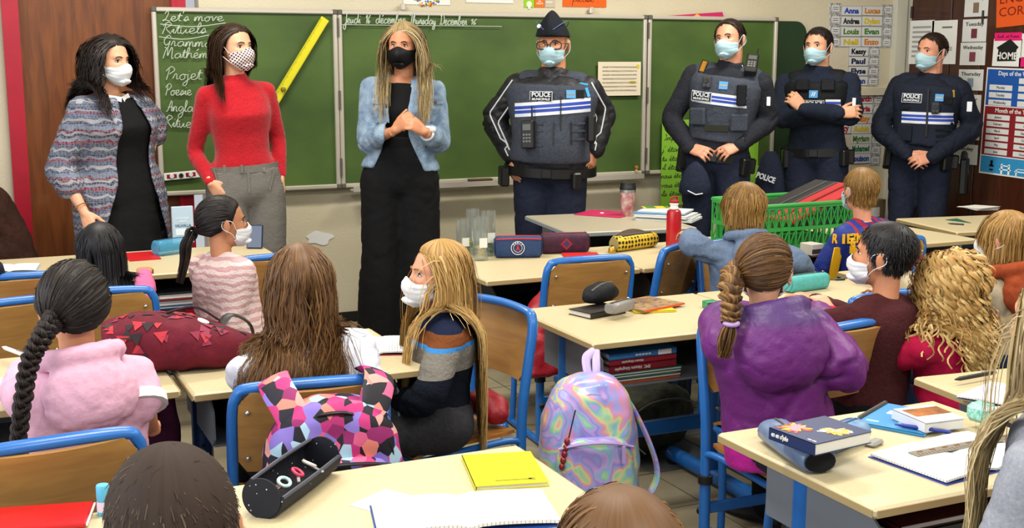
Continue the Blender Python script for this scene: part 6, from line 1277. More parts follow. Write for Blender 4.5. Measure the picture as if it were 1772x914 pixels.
# G7 curly girl
G7 = kid('girl with long curly blonde hair in a raspberry red top', 2.73, 2.70, 10, (1640, 492), H=1.30, lean=8, shw=.108)
G7.arm('L', (-.16, .36, .70), (-.35, -.1, -1), curl=.5); G7.arm('R', (.16, .36, .70), (.35, -.1, -1), curl=.5); G7.body(SK2, .0075)
M_rasp = cloth_mat('raspberry_jersey', '#a8103c', .08, .85, 60, .25, 50); sit(G7, 'trousers', M_jean); G7.top('top', M_rasp, .020, -.15, .97, loose=.012, folds=.006, seed=80); G7.shoes(M_shoe)
hair(G7, H_blond, 1100, .25, .25, 36, 'part', 0, .28, .0032, curl=.011, cfreq=15, lift=.024, seed=80, collide=.006, arms=False, shoulders=False, tints=(.25, 1.0), tip=.55, spread=.15)
hair(G7, H_blond, 500, .20, .2, 14, 'crown', 0, .25, .0022, wave=.008, wfreq=2, lift=.024, seed=81, tints=(.0, .6), cap=False, name='hair_underlayer')
# B4 boy with the rust hood
B4 = kid('boy with straight blond hair in a beige top with a rust hood', 3.40, 3.16, 4, (1737, 414), H=1.30, hyaw=18, lean=4)
B4.arm('L', (-.18, .38, .72), (-.35, -.1, -1), curl=.5); B4.arm('R', (.18, .38, .72), (.35, -.1, -1), curl=.5); B4.body(SK1, .0075)
M_bei = cloth_mat('beige_fleece', '#a3977f', .08, .95, 60, .25, 50); M_rust = cloth_mat('rust_fleece', '#8a3d1f', .1, .95, 60, .25, 50); sit(B4, 'trousers', M_jean); B4.top('sweatshirt', M_bei, .018, -.12, .93, loose=.010, folds=.006, seed=82); hood_obj(B4, M_rust, (.115, .05, .085), (.01, -.085, -.030), .078, .026); B4.shoes(M_shoe); B4.mask(M_mask_w)
hair(B4, H_blond, 2200, .10, .12, 8, 'crown', 0, .16, .0015, lift=.016, seed=82, hl=HL_E, body=False, tints=(.05, .7), tip=.5)
# G8 long-haired girl at the right edge
G8 = kid('girl with very long blonde hair in a grey sweatshirt at the right edge', 1.78, 1.30, 6, (1832, 560), H=1.34, lean=2, seat=.40)
G8.arm('L', (-.10, .30, .60), (-.35, -.1, -1), curl=.5); G8.arm('R', (.12, .30, .60), (.35, -.1, -1), curl=.5); G8.body(SK2, .0075)
M_gry = cloth_mat('grey_marl', '#8d9099', .12, .95, 140, .25, 60); sit(G8, 'trousers', M_jean); G8.top('sweatshirt', M_gry, .022, -.12, .97, loose=.012, folds=.005, seed=84); G8.shoes(M_shoe)
hair(G8, H_ash, 3400, .62, .1, 15, 'part', 0, .34, .0011, wave=.005, wfreq=1.2, lift=.018, seed=84, collide=.025, back=.1, arms=False, maxr=.165, tints=(.1, 1.0))
# B5, B6 the two heads in front
B5 = kid('boy with short dark hair in the front row, seen from behind', .215, 1.40, 0, (295, 926), H=1.26, lean=2, hs=.222)
B5.arm('L', (-.17, .36, .70), (-.35, -.1, -1), curl=.5); B5.arm('R', (.17, .36, .70), (.35, -.1, -1), curl=.5); B5.body(SK4, .0075); sit(B5, 'trousers', M_jean); B5.top('sweater', M_swn, .018, -.1, .97, seed=85); B5.shoes(M_shoe)
hair(B5, hair_mat('hair_buzz_brown', '#17110e', '#382c25', '#6b5a4a', .75, .15), 6000, .020, .4, 4, 'crown', 0, .05, .0007, lift=.006, seed=85, hl=HL_M, body=False, tints=(.1, .95), tip=.5, capoff=.004, fringe=(0, .3, .8), capv=.2)
B6 = kid('child with light brown hair at the bottom edge, only the crown in view', .72, 1.16, -4, (1068, 988), H=1.24, lean=2)
B6.arm('L', (-.17, .36, .70), (-.35, -.1, -1), curl=.5); B6.arm('R', (.17, .36, .70), (.35, -.1, -1), curl=.5); B6.body(SK2, .0075); sit(B6, 'trousers', M_jean); B6.top('sweater', M_bg, .018, -.1, .97, seed=86); B6.shoes(M_shoe)
hair(B6, H_lbrown, 4200, .12, .1, 9, 'crown', 0, .14, .0010, lift=.014, seed=86, body=False, tints=(.2, .85), tip=.5, capv=.3)
# ------------------------------------------------------------------ their chairs
def under(P, label, dy=-.0, rz=None):
    a = P.az if rz is None else math.radians(rz); p = P.pos[:2] + np.array((-math.sin(a), math.cos(a))) * (.06 + dy); return chair(label, p[0], p[1], math.degrees(a))
chair('plywood chair with thick blue frame behind the girl with the black braid', .11, 2.76, 6); chair('plywood chair carrying the triangle-mosaic backpack', .765, 2.985, -8)
chair('plywood chair turned sideways under the blonde girl in the navy sweater', 1.31, 3.395, 102); chair_by('empty plywood chair with a red jacket hung on it', 1022, 450, -3)
chair('plywood chair with the blue-grey hoodie boy leaning on its back', 2.60, 4.44, 32); chair('plywood chair under the boy in the blue-grey hoodie', 2.98, 4.00, 180); chair('plywood chair at the left of the girl in the purple jacket', 2.145, 2.725, 178); chair_by('plywood chair behind the boy in the maroon sweater', 1487, 562, 10)
chair_by('plywood chair with the dark navy coat at the left edge', 30, 480, 0); chair_by('plywood chair at the left edge behind the braided girl', 12, 525, 12); chair('plywood chair under the girl in the zebra-stripe sweater', 1.13, 4.88, 0)
under(B2, 'plywood chair under the boy in the striped football shirt'); chair('plywood chair under the curly-haired girl', 2.76, 2.80, 178); chair('plywood chair under the boy with the rust hood', 3.42, 3.22, 178); under(G8, 'plywood chair under the long-haired girl at the right edge'); under(B5, 'plywood chair under the dark-haired boy in the front row'); under(B6, 'plywood chair under the child at the bottom edge'); under(G1, 'plywood chair under the girl in the pink sweater')
# ------------------------------------------------------------------ things on, in and beside the desks
TOP = DZ - .0008
def flat(p0, p1, z=TOP):
    """near-left and near-right corner (as seen) -> (left corner, heading, width)"""
    a, b_ = at(*p0, z), at(*p1, z); d = b_ - a; return a, math.atan2(d[1], d[0]), math.hypot(d[0], d[1])
def lay(name, label, cat, p0, p1, z=TOP, group=None):
    a, r_, wd = flat(p0, p1, z); return thing(name, label, cat, (a[0], a[1], z), r_, group), wd
M_page = mat('paper_page', '#d9d8d0', .8, .2)
M_grid, nt, b, tc = base_mat('squared_paper', .8, .2); sx = nd(nt, 'ShaderNodeSeparateXYZ'); nt.links.new(tc.outputs['Object'], sx.inputs[0])
gx = mth(nt, 'LESS_THAN', mth(nt, 'FRACT', mth(nt, 'MULTIPLY', sx.outputs[0], 125)), .16); gy = mth(nt, 'LESS_THAN', mth(nt, 'FRACT', mth(nt, 'MULTIPLY', sx.outputs[1], 125)), .16); mx = nd(nt, 'ShaderNodeMix', data_type='RGBA'); nt.links.new(mth(nt, 'MAXIMUM', gx, gy), mx.inputs[0]); mx.inputs[6].default_value = srgb('#dcdbd6'); mx.inputs[7].default_value = srgb('#8f93a6'); nt.links.new(mx.outputs[2], b.inputs[0])
def P_(h, rough=.45, spec=.4): return mat('cover_%s_%d' % (h, int(rough * 100)), h, rough, spec)
def book_at(e, x, y, z, wd, d, t, cover, pages=None, soft=True, spine='left', rz=0.0, title=None, tcol=None):
    """a closed book in the frame of e, near-left corner at (x,y)"""
    R = rotm(rz=rz); c = lambda q: np.array((x, y, z)) + R @ np.array(q, float); ct = .0016 if soft else .003
    q = MB(); q.box(c((wd / 2, d / 2, ct / 2)), (wd, d, ct), R); q.box(c((wd / 2, d / 2, t - ct / 2)), (wd, d, ct), R)
    q.box(c((ct / 2, d / 2, t / 2)), (ct, d, t), R) if spine == 'left' else q.box(c((wd / 2, ct / 2, t / 2)), (wd, ct, t), R); q.build('cover', cover, e, smooth=False)
    q = MB(); q.box(c((wd / 2 + .001, d / 2 + .001, t / 2)), (wd - .006, d - .006, t - 2 * ct), R); q.build('pages', pages or M_page, e, smooth=False)
    return c
def open_book(e, wd, d, t=.008, cover='#2f5fa0', m_=None, hand=0, seed=0):
    """two curved page blocks lying open, near edge along +X from the origin of e"""
    for k, (a, b_) in enumerate(((0, wd / 2 - .001), (wd / 2 + .001, wd))):
        n = 9; xs = np.linspace(a, b_, n); u = (xs - a) / (b_ - a); u = u if k else 1 - u; h = t * (1.2 * np.exp(-(u * 5) ** 2) * 0 + .55 + .55 * np.sin(np.pi * np.clip(.08 + u * .92, 0, 1)) ** .7 * (1 - u * .55)); h[np.argmin(u)] *= .55
        G = np.stack([np.tile(xs, (4, 1)), np.tile(np.linspace(0, d, 4)[:, None], (1, n)), np.tile(h, (4, 1))], -1); q = MB(); q.grid(G[:, ::-1], 0, t * .5); q.build('page_block', m_ or M_grid, e, ang=50)
        if hand:
            q = MB(); rs = np.random.RandomState(seed + k)
            for i in range(int(d / .011) - 3):
                if k and hand < 2: break
                y = d - .02 - i * .011; ln = rs.uniform(.5, .8) * (b_ - a); x0 = a + .02; zt = lambda x: np.interp(x, xs, h) + .0006
                pts = [(x, y + .002 * math.sin(x * 900 + i) + .001 * rs.randn(), zt(x)) for x in np.linspace(x0, x0 + ln * .85, 26)]; q.tube(pts, .0006, 3)
            if q.n: tag(q.build('handwriting', P_('#2b2f55', .8), e), kind='stuff')
    q = MB(); q.box((wd / 2, d / 2, .0009), (wd + .006, d + .006, .0018)); q.build('cover', P_(cover), e, smooth=False)
def case(name, label, p0, p1, r, m_, z=TOP, h=None, zipm=None, depth=None, sq=.55, cat='pencil case', endm=None, open_=False):
    """a soft pencil case: rounded tube along its length, with a zip along the top"""
    a, rz, L = flat(p0, p1, z); e = thing(name, label, cat, (a[0], a[1], z), rz); h = h or 2 * r; dp = depth or 2 * r; ang = np.linspace(0, 2 * np.pi, 20, endpoint=False); rings = []
    cs, sn = np.sign(np.cos(ang)) * np.abs(np.cos(ang)) ** sq, np.sign(np.sin(ang)) * np.abs(np.sin(ang)) ** sq
    for t, f in ((0, .55), (.012, .86), (.04, .97), (.2, 1.0), (.5, 1.02), (.8, 1.0), (.96, .97), (.988, .86), (1, .55)): rings.append(np.stack([np.full(20, t * L), dp / 2 + dp / 2 * f * cs, h / 2 + h / 2 * (f * sn)], 1))
    q = MB(); q.loft(rings); q.build('body', m_, e)
    q = MB(); q.tube([(L * .05, dp * .5, h * 1.0), (L * .5, dp * .5, h * 1.012), (L * .95, dp * .5, h * 1.0)], .0035, 6, smooth=8, flat=.6); z_ = q.build('zip', zipm or M_black, e)
    q = MB(); q.box((L * .97, dp * .5, h * .97), (.018, .006, .004), rotm(ry=.7)); q.build('zip_pull', M_steel, z_, smooth=False)
    for xx, sg in ((0, -1), (L, 1)): q = MB(); q.lathe([(0, 0), (.42, 0), (.40, .002), (0, .003)], (xx + sg * .0005, dp / 2, h / 2), rotm(ry=sg * math.pi / 2) @ np.diag([h, dp, 1.0]), 16); q.build('end_panel', endm or m_, e)
    return e, L, dp, h
def pen(label, p0, p1, z, m_, name='pen', r=.0045, capm=None):
    a, rz, L = flat(p0, p1, z); e = thing(name, label, 'pen', (a[0], a[1], z), rz); q = MB(); q.lathe([(0, 0), (.0015, 0), (r * .7, .012), (r, .02), (r, L * .97), (r * .8, L)], (0, 0, r), rotm(ry=math.pi / 2), 10); q.build('barrel', m_, e); q = MB(); q.box((L * .82, 0, r * 2.1), (L * .3, .004, .002)); q.build('clip', capm or M_steel, e, smooth=False); return e

# ---- back-left desk
e, wd = lay('open_book', 'open book with pale blue pages on the desk at the left edge', 'book', (-30, 474), (62, 470)); open_book(e, wd, .16, cover='#8aa6c8', m_=M_page)
e, wd = lay('folder', 'red card folder lying behind the girl in pink', 'folder', (225, 453), (279, 449)); q = MB(); q.box((wd / 2, .11, .003), (wd, .22, .006)); q.build('cover', P_('#b3121c'), e, smooth=False)
M_clear = mat('clear_plastic', '#c9d6de', .12, .5, alpha=.38); M_clearb = mat('clear_blue_plastic', '#4f9fc4', .15, .5, alpha=.55)
e, L, dp, h = case('pencil_case', 'clear blue glittery pencil case below the small standing book', (277, 445), (334, 437), .035, M_clearb, zipm=P_('#16304f'))
q = MB(); q.box((L * .5, dp * .4, h * .4), (L * .8, .02, .02)); q.build('contents', P_('#2a6a8c'), e, smooth=False)
p = at(318, 407, .69); e = thing('book', 'small white and blue book standing upright on the back-left desk', 'book', (p[0], p[1] + .02, TOP), .05); q = MB(); q.box((0, 0, .088), (.10, .018, .176), bev=.002); q.build('cover', P_('#a7bccb'), e, smooth=False); text('VALHALLA', .02, 'lettering', P_('#1d4a66'), e, (0, -.0098, .085), (math.pi / 2, 0, 0), fit=.075); text("ASSASSIN'S\nCREED", .013, 'lettering', P_('#e4eaee'), e, (0, -.0098, .112), (math.pi / 2, 0, 0), fit=.058); q = MB(); q.box((0, -.0095, .055), (.07, .001, .03)); q.build('cover_picture', P_('#d2dde2'), e, smooth=False)
p = at(440, 425, .66); e = thing('phone', 'dark blue phone propped up at the right end of the back-left desk', 'phone', (p[0], p[1] - .02, TOP), -.5); q = MB(); q.box((0, 0, .055), (.075, .012, .11), rotm(rx=-.25), bev=.004); q.build('case', P_('#16223c'), e, smooth=False); q = MB(); q.box((0, -.0075, .056), (.066, .001, .10), rotm(rx=-.25)); q.build('screen', mat('dark_screen', '#1a2e4e', .1, .6), e, smooth=False)
def tray_stack(label_fmt, x0, y0, z0, items, group, wd=.19, d=.24, rz=0.0):
    z = z0
    for i, (c, t, what) in enumerate(items):
        e = thing('notebook' if t < .012 else 'textbook', label_fmt % what, 'book', (x0 + .006 * math.sin(i * 2.1), y0 + .006 * math.sin(i * 1.3), z), rz, group); book_at(e, 0, 0, 0, wd, d, t, P_(c), spine='front' if i % 2 else 'left'); z += t + .0006
    return z
tz = DZ - .165 + .0035
tray_stack('%s in the tray of the back-left desk', .72, 5.09, tz, (('#3a6ea5', .010, 'blue notebook lowest'), ('#d9d6cf', .012, 'white workbook'), ('#b9c7cf', .010, 'pale grey notebook'), ('#a8283a', .008, 'thin red notebook'), ('#d9d9d2', .014, 'thick white notebook'), ('#20242c', .012, 'dark notebook on top')), 'books in the back-left tray')
# ---- left desks
e, wd = lay('notebook', 'open squared notebook with a pink edge at the left edge', 'notebook', (-60, 700), (24, 690)); open_book(e, wd, .20, cover='#c0408a')
pen('white and pink pen in the hand of the braided girl', (4, 604), (42, 618), .685, P_('#d6cfd6'), r=.006)
e, wd = lay('notebook', 'open squared notebook on the desk between the white top and blonde girl', 'notebook', (588, 617), (722, 614)); open_book(e, wd, .21, cover='#8c2a3a')
# maroon bag with triangles lying across the left desk
def soft_bag(name, label, path, rw, rh, m_, ns=26, e=None, cat='bag', squash=.7, seed=1, folds=.006, part='body'):
    """a soft bag lofted along a path in world space; rw, rh half-width and half-height along it"""
    P = spline(np.asarray(path, float), 26); rw = np.interp(np.linspace(0, 1, 26), np.linspace(0, 1, len(rw)), rw); rh = np.interp(np.linspace(0, 1, 26), np.linspace(0, 1, len(rh)), rh); o = P.mean(0); o[2] = min(P[:, 2] - rh)
    if e is None: e = thing(name, label, cat, o)
    T = np.gradient(P, axis=0); ang = np.linspace(0, 2 * np.pi, ns, endpoint=False); cs, sn = np.sign(np.cos(ang)) * np.abs(np.cos(ang)) ** squash, np.sign(np.sin(ang)) * np.abs(np.sin(ang)) ** squash; rings = []
    for i in range(26): t = nrm(T[i]); X = nrm(np.cross(t, (0, 0, 1))) if abs(t[2]) < .9 else np.array((1., 0, 0)); Z = np.cross(X, t); rings.append(P[i] + np.outer(cs * rw[i], X) + np.outer(sn * rh[i], Z))
    q = MB(); q.loft(rings); V, F = fuse(q, .009, 4); N = vnormals(V, np.asarray(F)); V = V + N * (folds * ((1 - np.abs(wob(V, 26, seed)) * 1.6) * .6 + .4 * wob(V, 55, seed + 1)))[:, None]; V = V - np.array(e.location); V[:, 2] = np.maximum(V[:, 2], 0.0005 if path[0][2] < 2 else -9)
    ob = link(part, quadmesh(part, V, F), m_, e); return e, ob, BVHTree.FromPolygons(V.tolist(), [list(map(int, f)) for f in F])
M_maroon = cloth_mat('maroon_canvas', '#5c1424', .18, .8, 30, .3, 60); a, b_ = at(196, 640, TOP), at(420, 628, TOP)
bagL, ob, bvb = soft_bag('school_bag', 'maroon bag with red and black triangles lying on the left desk', [a + (-.02, .0, .070), a + (.08, -.01, .078), (a + b_) / 2 + (.02, .0, .072), b_ + (-.06, .02, .055), b_ + (.05, .04, .036)], [.09, .115, .12, .10, .05], [.060, .078, .072, .055, .028], M_maroon, seed=11)
def decals(bv, e, ob, n, size, mats, seed, name, box, shape=3, dirs=None):
    rs = np.random.RandomState(seed); L_ = [MB() for _ in mats]
    for i in range(n):
        x, y = rs.uniform(box[0], box[1]), rs.uniform(box[2], box[3]); d0 = np.array(dirs if dirs is not None else (0, -.55, .83)); h = bv.ray_cast(Vector(np.array((x, 0, y)) + d0 * .8), Vector(-d0))
        if h[0] is None: continue
        n_ = np.array(h[1]); X, Y, Z = frame(n_); s = size * rs.uniform(.6, 1.2); r0 = rs.choice((0, math.pi)) + rs.uniform(-.3, .3); pts = [np.array(h[0]) + n_ * .0022 + s * (math.cos(r0 + 2 * math.pi * k / shape + math.pi / 2) * X + math.sin(r0 + 2 * math.pi * k / shape + math.pi / 2) * Y) for k in range(shape)]; q = L_[i % len(mats)]; q.add(np.array(pts), [tuple(range(shape))])
    for q, m_ in zip(L_, mats):
        if q.n: tag(q.build(name, m_, ob, smooth=False), kind='stuff')
decals(bvb, bagL, ob, 74, .020, [P_('#a81e2c', .7), P_('#1d1014', .7), P_('#7e1a38', .7)], 4, 'triangle_print', (-.24, .24, -.10, .20))
h = bvb.ray_cast(Vector((.055, -.44, .74)), Vector((0, .55, -.83)))
if h[0] is not None:
    X, Y, Z = frame(np.array(h[1])); q = MB(); q.lathe([(.0085, 0), (.017, 0), (.017, .004), (.0085, .005)], np.array(h[0]), np.stack([X, Y, Z], 1), 20); q.build('eyelet', M_white, ob); q = MB(); q.lathe([(0, .0015), (.009, .0015), (0, .002)], np.array(h[0]), np.stack([X, Y, Z], 1), 14); q.build('eyelet_hole', M_black, ob)
q = MB(); bb = b_ - np.array(bagL.location); q.tube([bb + (-.05, .06, .10), bb + (-.01, .09, .125), bb + (.045, .09, .09), bb + (.05, .06, .02)], .018, 10, smooth=14, flat=.25); q.build('strap', M_black, bagL); q = MB(); q.tube([bb + (-.20, .05, .155), bb + (-.12, .05, .165), bb + (-.05, .05, .12)], .004, 6, smooth=10); q.build('seam', P_('#2c0f1c', .8), bagL)
# dark jacket hanging between the left desks, coat and bag beneath
e, ob, _ = soft_bag('jacket', 'dark plum jacket hanging below the left desk', [(.43, 3.42, .60), (.43, 3.42, .45), (.43, 3.43, .28)], [.09, .10, .07], [.05, .05, .04], cloth_mat('plum_cloth', '#3d1230', .15), seed=13)
e, ob, _ = soft_bag('bag', 'black bag with pink print in the tray under the white-top desk', [(.62, 3.36, .545), (.78, 3.36, .545), (.95, 3.37, .545)], [.10, .12, .09], [.045, .052, .04], M_blk, seed=14)
# brown coat at the far left, navy coat on the chair
M_brown = cloth_mat('brown_wool', '#2f1a12', .2, .95, 60, .4, 60); p = at(22, 452, .62)
e, ob, _ = soft_bag('coat', 'brown wool coat heaped over a chair by the door', [(.12, 6.03, .35), (.10, 6.03, .62), (.06, 6.04, .86), (.00, 6.05, 1.0), (-.03, 6.06, 1.06)], [.24, .22, .17, .10, .05], [.12, .12, .10, .08, .05], M_brown, seed=15, folds=.014, cat='coat')
q = MB(); q.tube([(-.16, -.11, .66), (-.07, -.12, .74), (.03, -.11, .72)], .034, 12, smooth=12, rounded=True); q.build('collar', M_brown, e)
p = at(20, 500, .70); e, ob, _ = soft_bag('coat', 'dark navy coat hung over the chair at the left edge', [p + (-.16, .02, -.33), p + (-.13, .0, -.12), p + (-.07, -.0, .05), p + (-.02, .0, .065)], [.12, .11, .07, .03], [.05, .05, .05, .03], M_navy, seed=16, cat='coat')

# ---- grey desk of the officers
Z1_ = .70 - .0008
e, wd = lay('folder', 'bright pink card folder on the grey-topped desk', 'folder', (994, 373), (1060, 377), Z1_); q = MB(); q.box((wd / 2 + .02, .12, .003), (wd + .05, .22, .005), rotm(rz=-.05), bev=.001); q.build('cover', P_('#b81d55'), e, smooth=False); q = MB(); q.lathe([(0, .0055), (.012, .0055), (.010, .008), (0, .0085)], (wd * .5, .12, 0), None, 8); q.build('paper_ball', M_white, e)
a, rz, wd = flat((1098, 381), (1190, 386), Z1_); z = Z1_
for i, (c, t, w_, d, what, dr) in enumerate((('#d4d4cc', .010, .30, .21, 'white workbook lowest in the pile', .0), ('#b8bfc9', .008, .29, .22, 'grey-white notebook second in the pile', .05), ('#d9d8d2', .012, .28, .21, 'thick white workbook third in the pile', -.03), ('#4f86b8', .008, .26, .20, 'blue notebook fourth in the pile', .08), ('#c8d2da', .007, .25, .19, 'pale notebook topmost of the pile', .02))):
    e = thing('notebook', '%s by the red travel mug' % what, 'book', (a[0] + .012 * math.sin(i * 2), a[1] + .01 * math.sin(i * 3.1), z), rz + dr, 'pile of books on the grey desk'); book_at(e, 0, 0, 0, w_, d, t, P_(c), spine='front' if i % 2 else 'left'); z += t + .0006
e = thing('leaflet', 'green and yellow leaflet lying on the pile of books', 'leaflet', (a[0] + .10, a[1] + .05, z), rz + .5); q = MB(); q.box((.06, .05, .001), (.14, .09, .0016)); q.build('sheet', P_('#c7b52a'), e, smooth=False); q = MB(); q.box((.03, .05, .0022), (.05, .086, .0008)); q.box((.115, .05, .0022), (.02, .086, .0008)); q.build('green_print', P_('#3f7a2c'), e, smooth=False)
pen('white pen resting beside the pile of books', (1095, 374), (1130, 381), Z1_, M_white)
p = at(1121, 356, Z1_); e = thing('travel_mug', 'red travel mug with black lid and white floral drawing', 'mug', (3.19, 5.50, Z1_)); q = MB(); q.lathe([(0, 0), (.031, 0), (.033, .01), (.040, .135), (.040, .14), (0, .14)], ns=28); q.build('body', mat('mug_red', '#8f1420', .3, .5, noise=(26, .35, '#c9b3ad')), e); q = MB(); q.lathe([(0, .140), (.043, .140), (.043, .152), (.040, .158), (.039, .176), (0, .178)], ns=28); q.build('lid', M_black, e); q = MB(); q.lathe([(.0415, .126), (.0418, .126), (.0418, .140), (.0415, .140)], ns=28, cap=False); q.build('rim_band', M_steel, e)
# ---- desk with the jars
M_glass = mat('jar_glass', '#dfe8e6', .03, .5, trans=.92, alpha=.55); cols = ['#8a5a3a', '#9aa34a', '#c9b37a', '#5f7a4a']
for i, (px, py, r, hh, c) in enumerate(((806, 447, .030, .17, 0), (823, 440, .030, .20, 1), (836, 452, .033, .19, 2), (850, 444, .032, .20, 3))):
    p = at(px, py, TOP); e = thing('glass_bottle', 'clear glass bottle of paper scraps, %s of the four on the jar desk' % ('leftmost', 'second from left', 'third from left', 'rightmost')[i], 'bottle', (p[0], p[1] + .03, TOP), 0, 'glass bottles on the desk'); q = MB(); q.lathe([(0, 0), (r, 0), (r, .01), (r * .94, hh * .3), (r, hh * .6), (r, hh), (r * .95, hh), (r * .95, hh * .6), (r * .89, hh * .3), (r * .93, .008), (0, .008)], ns=20); q.build('glass', M_glass, e)
    q = MB(); rs = np.random.RandomState(i)
    for k in range(9): q.box((rs.uniform(-.4, .4) * r, rs.uniform(-.4, .4) * r, .016 + k * hh * .028), (r * .9, r * .5, .006), rotm(rs.uniform(-.6, .6), rs.uniform(-.6, .6), rs.uniform(0, 3)))
    tag(q.build('paper_scraps', P_(cols[c], .8), e, smooth=False), kind='stuff'); q = MB(); q.box((0, -r - .0008, hh * .42), (r * 1.1, .001, hh * .22)); q.build('label', M_page, e, smooth=False)
M_navyc = cloth_mat('navy_case_cloth', '#2c3f63', .12, .7, 60, .3, 80); e, L, dp, h = case('pencil_case', 'navy pencil case with red piping and a round football crest', (857, 448), (938, 447), .045, M_navyc, h=.095, depth=.075, zipm=P_('#b01c24'))
q = MB(); q.tube([(.004, -.0, .085), (L / 2, -.001, .088), (L - .004, -.0, .085)], .003, 6, smooth=8); q.build('piping', P_('#b01c24'), e)
def disc(e, name, m_, x, z, r, y, t=.0012, ri=0): q = MB(); q.lathe([(ri, 0), (r, 0), (r, t), (ri, t)] + ([(ri, 0)] if ri else []), (x, y, z), rotm(rx=math.pi / 2), 26, cap=not ri); return q.build(name, m_, e, smooth=False)
yy = -.002; disc(e, 'crest', P_('#182a52'), L * .48, .047, .030, yy); disc(e, 'crest_ring', M_white, L * .48, .047, .030, yy - .001, .0012, .0275); disc(e, 'crest_ring', M_white, L * .48, .047, .0195, yy - .001, .0012, .0180); q = MB(); q.prism([(-.010, -.012), (-.004, .0), (-.002, .013), (.002, .013), (.004, .0), (.010, -.012), (.006, -.012), (0, -.004), (-.006, -.012)], 0, .0012, T=lambda V: np.c_[V[:, 0] + L * .48, yy - .0012 - V[:, 2], V[:, 1] + .047]); q.build('tower_mark', P_('#c02530'), e, smooth=False)
for i, ch in enumerate('PARIS'): t = math.radians(140 - i * 25); text(ch, .0095, 'lettering', M_white, e, (L * .48 + .0237 * math.cos(t), yy - .0022, .047 + .0237 * math.sin(t)), Matrix.Rotation(math.pi / 2, 3, 'X') @ Matrix.Rotation(t - math.pi / 2, 3, 'Z'), bold=.03)
M_dkred = mat('navy_red_print', '#231a30', .6, .3, noise=(40, .5, '#4d1a2e')); e, L, dp, h = case('pencil_case', 'dark red and navy patterned pencil case beside the crest one', (939, 441), (1021, 438), .045, M_dkred, h=.090, depth=.075, zipm=P_('#7d1a2c')); q = MB(); q.box((L * .5, -.001, .045), (.04, .0012, .04), rotm(ry=.785)); q.build('diamond_print', P_('#8a2030'), e, smooth=False); q = MB(); q.box((L * .5, -.002, .045), (.022, .0012, .022), rotm(ry=.785)); q.build('diamond_core', P_('#2a3560'), e, smooth=False)
e, wd = lay('folder', 'red plastic folder lying in front of the patterned pencil case', 'folder', (977, 447), (1040, 446)); q = MB(); q.box((wd / 2, .05, .004), (wd, .12, .007), bev=.002); q.build('cover', P_('#b81a1c'), e, smooth=False)
p = at(1059, 438, TOP); e = thing('pencil_sharpener', 'small brass-coloured round sharpener near the yellow case', 'sharpener', (p[0], p[1], TOP)); q = MB(); q.lathe([(0, 0), (.016, 0), (.018, .006), (.016, .022), (.008, .03), (0, .031)], ns=16); q.build('body', M_gold, e); q = MB(); q.lathe([(0, .0305), (.006, .0305), (.004, .036), (0, .037)], ns=10); q.build('cap', M_black, e)
M_yc, nt, b, tc = base_mat('yellow_case_print', .6, .3); vo = nd(nt, 'ShaderNodeTexVoronoi'); vo.inputs['Randomness'].default_value = .2; vo.inputs['Scale'].default_value = 48; nt.links.new(tc.outputs['Object'], vo.inputs['Vector']); r = ramp(nt, [(.34, '#241d10'), (.40, '#c9a92a')]); nt.links.new(vo.outputs['Distance'], r.inputs[0]); nt.links.new(r.outputs[0], b.inputs[0])
e, L, dp, h = case('pencil_case', 'open yellow pencil case printed with black squares', (1072, 438), (1141, 428), .036, M_yc, sq=.85, zipm=P_('#6b2a20'), endm=P_('#8f8053')); q = MB(); G = np.zeros((4, 8, 3))
for i, t in enumerate(np.linspace(0, 1, 4)):
    for j, s in enumerate(np.linspace(.08, .95, 8)): G[i, j] = (s * L, dp * (.9 - .05 * t), h * (.85 + .42 * t * math.sin(math.pi * s)))
q.grid(G, 0, .003); q.build('open_flap', P_('#7a6f60', .7), e); q = MB(); q.box((L * .5, dp * .5, h * .99), (L * .7, dp * .5, .006)); q.build('lining', P_('#453f39', .8), e, smooth=False)
p = at(1169, 434, TOP); e = thing('flask', 'tall red metal flask with a white neck and loop lid', 'flask', (p[0], p[1] + .02, TOP)); q = MB(); q.lathe([(0, 0), (.032, 0), (.034, .004), (.034, .165), (.030, .182), (.019, .190), (0, .190)], ns=28); q.build('body', mat('flask_red', '#a5121c', .25, .5, noise=(8, .06)), e); q = MB(); q.lathe([(0, .190), (.021, .190), (.021, .196), (.018, .198), (.018, .208), (.021, .211), (.020, .218), (0, .219)], ns=24); q.build('neck', M_white, e); q = MB(); q.lathe([(0, .219), (.022, .219), (.023, .226), (.018, .232), (0, .233)], ns=24); q.build('lid', P_('#8f1016'), e); q = MB(); q.tube([(-.016, 0, .228), (-.012, 0, .244), (.012, 0, .244), (.016, 0, .228)], .004, 8, smooth=10); q.build('loop', P_('#8f1016'), e)
tray_stack('%s in the tray below the red flask', 2.72, 4.40, tz, (('#2f7a52', .010, 'green folder lowest'), ('#c9c9c2', .010, 'white notebook second'), ('#5a1c38', .016, 'plum textbook third'), ('#23212a', .014, 'dark textbook on top')), 'books in the flask desk tray')
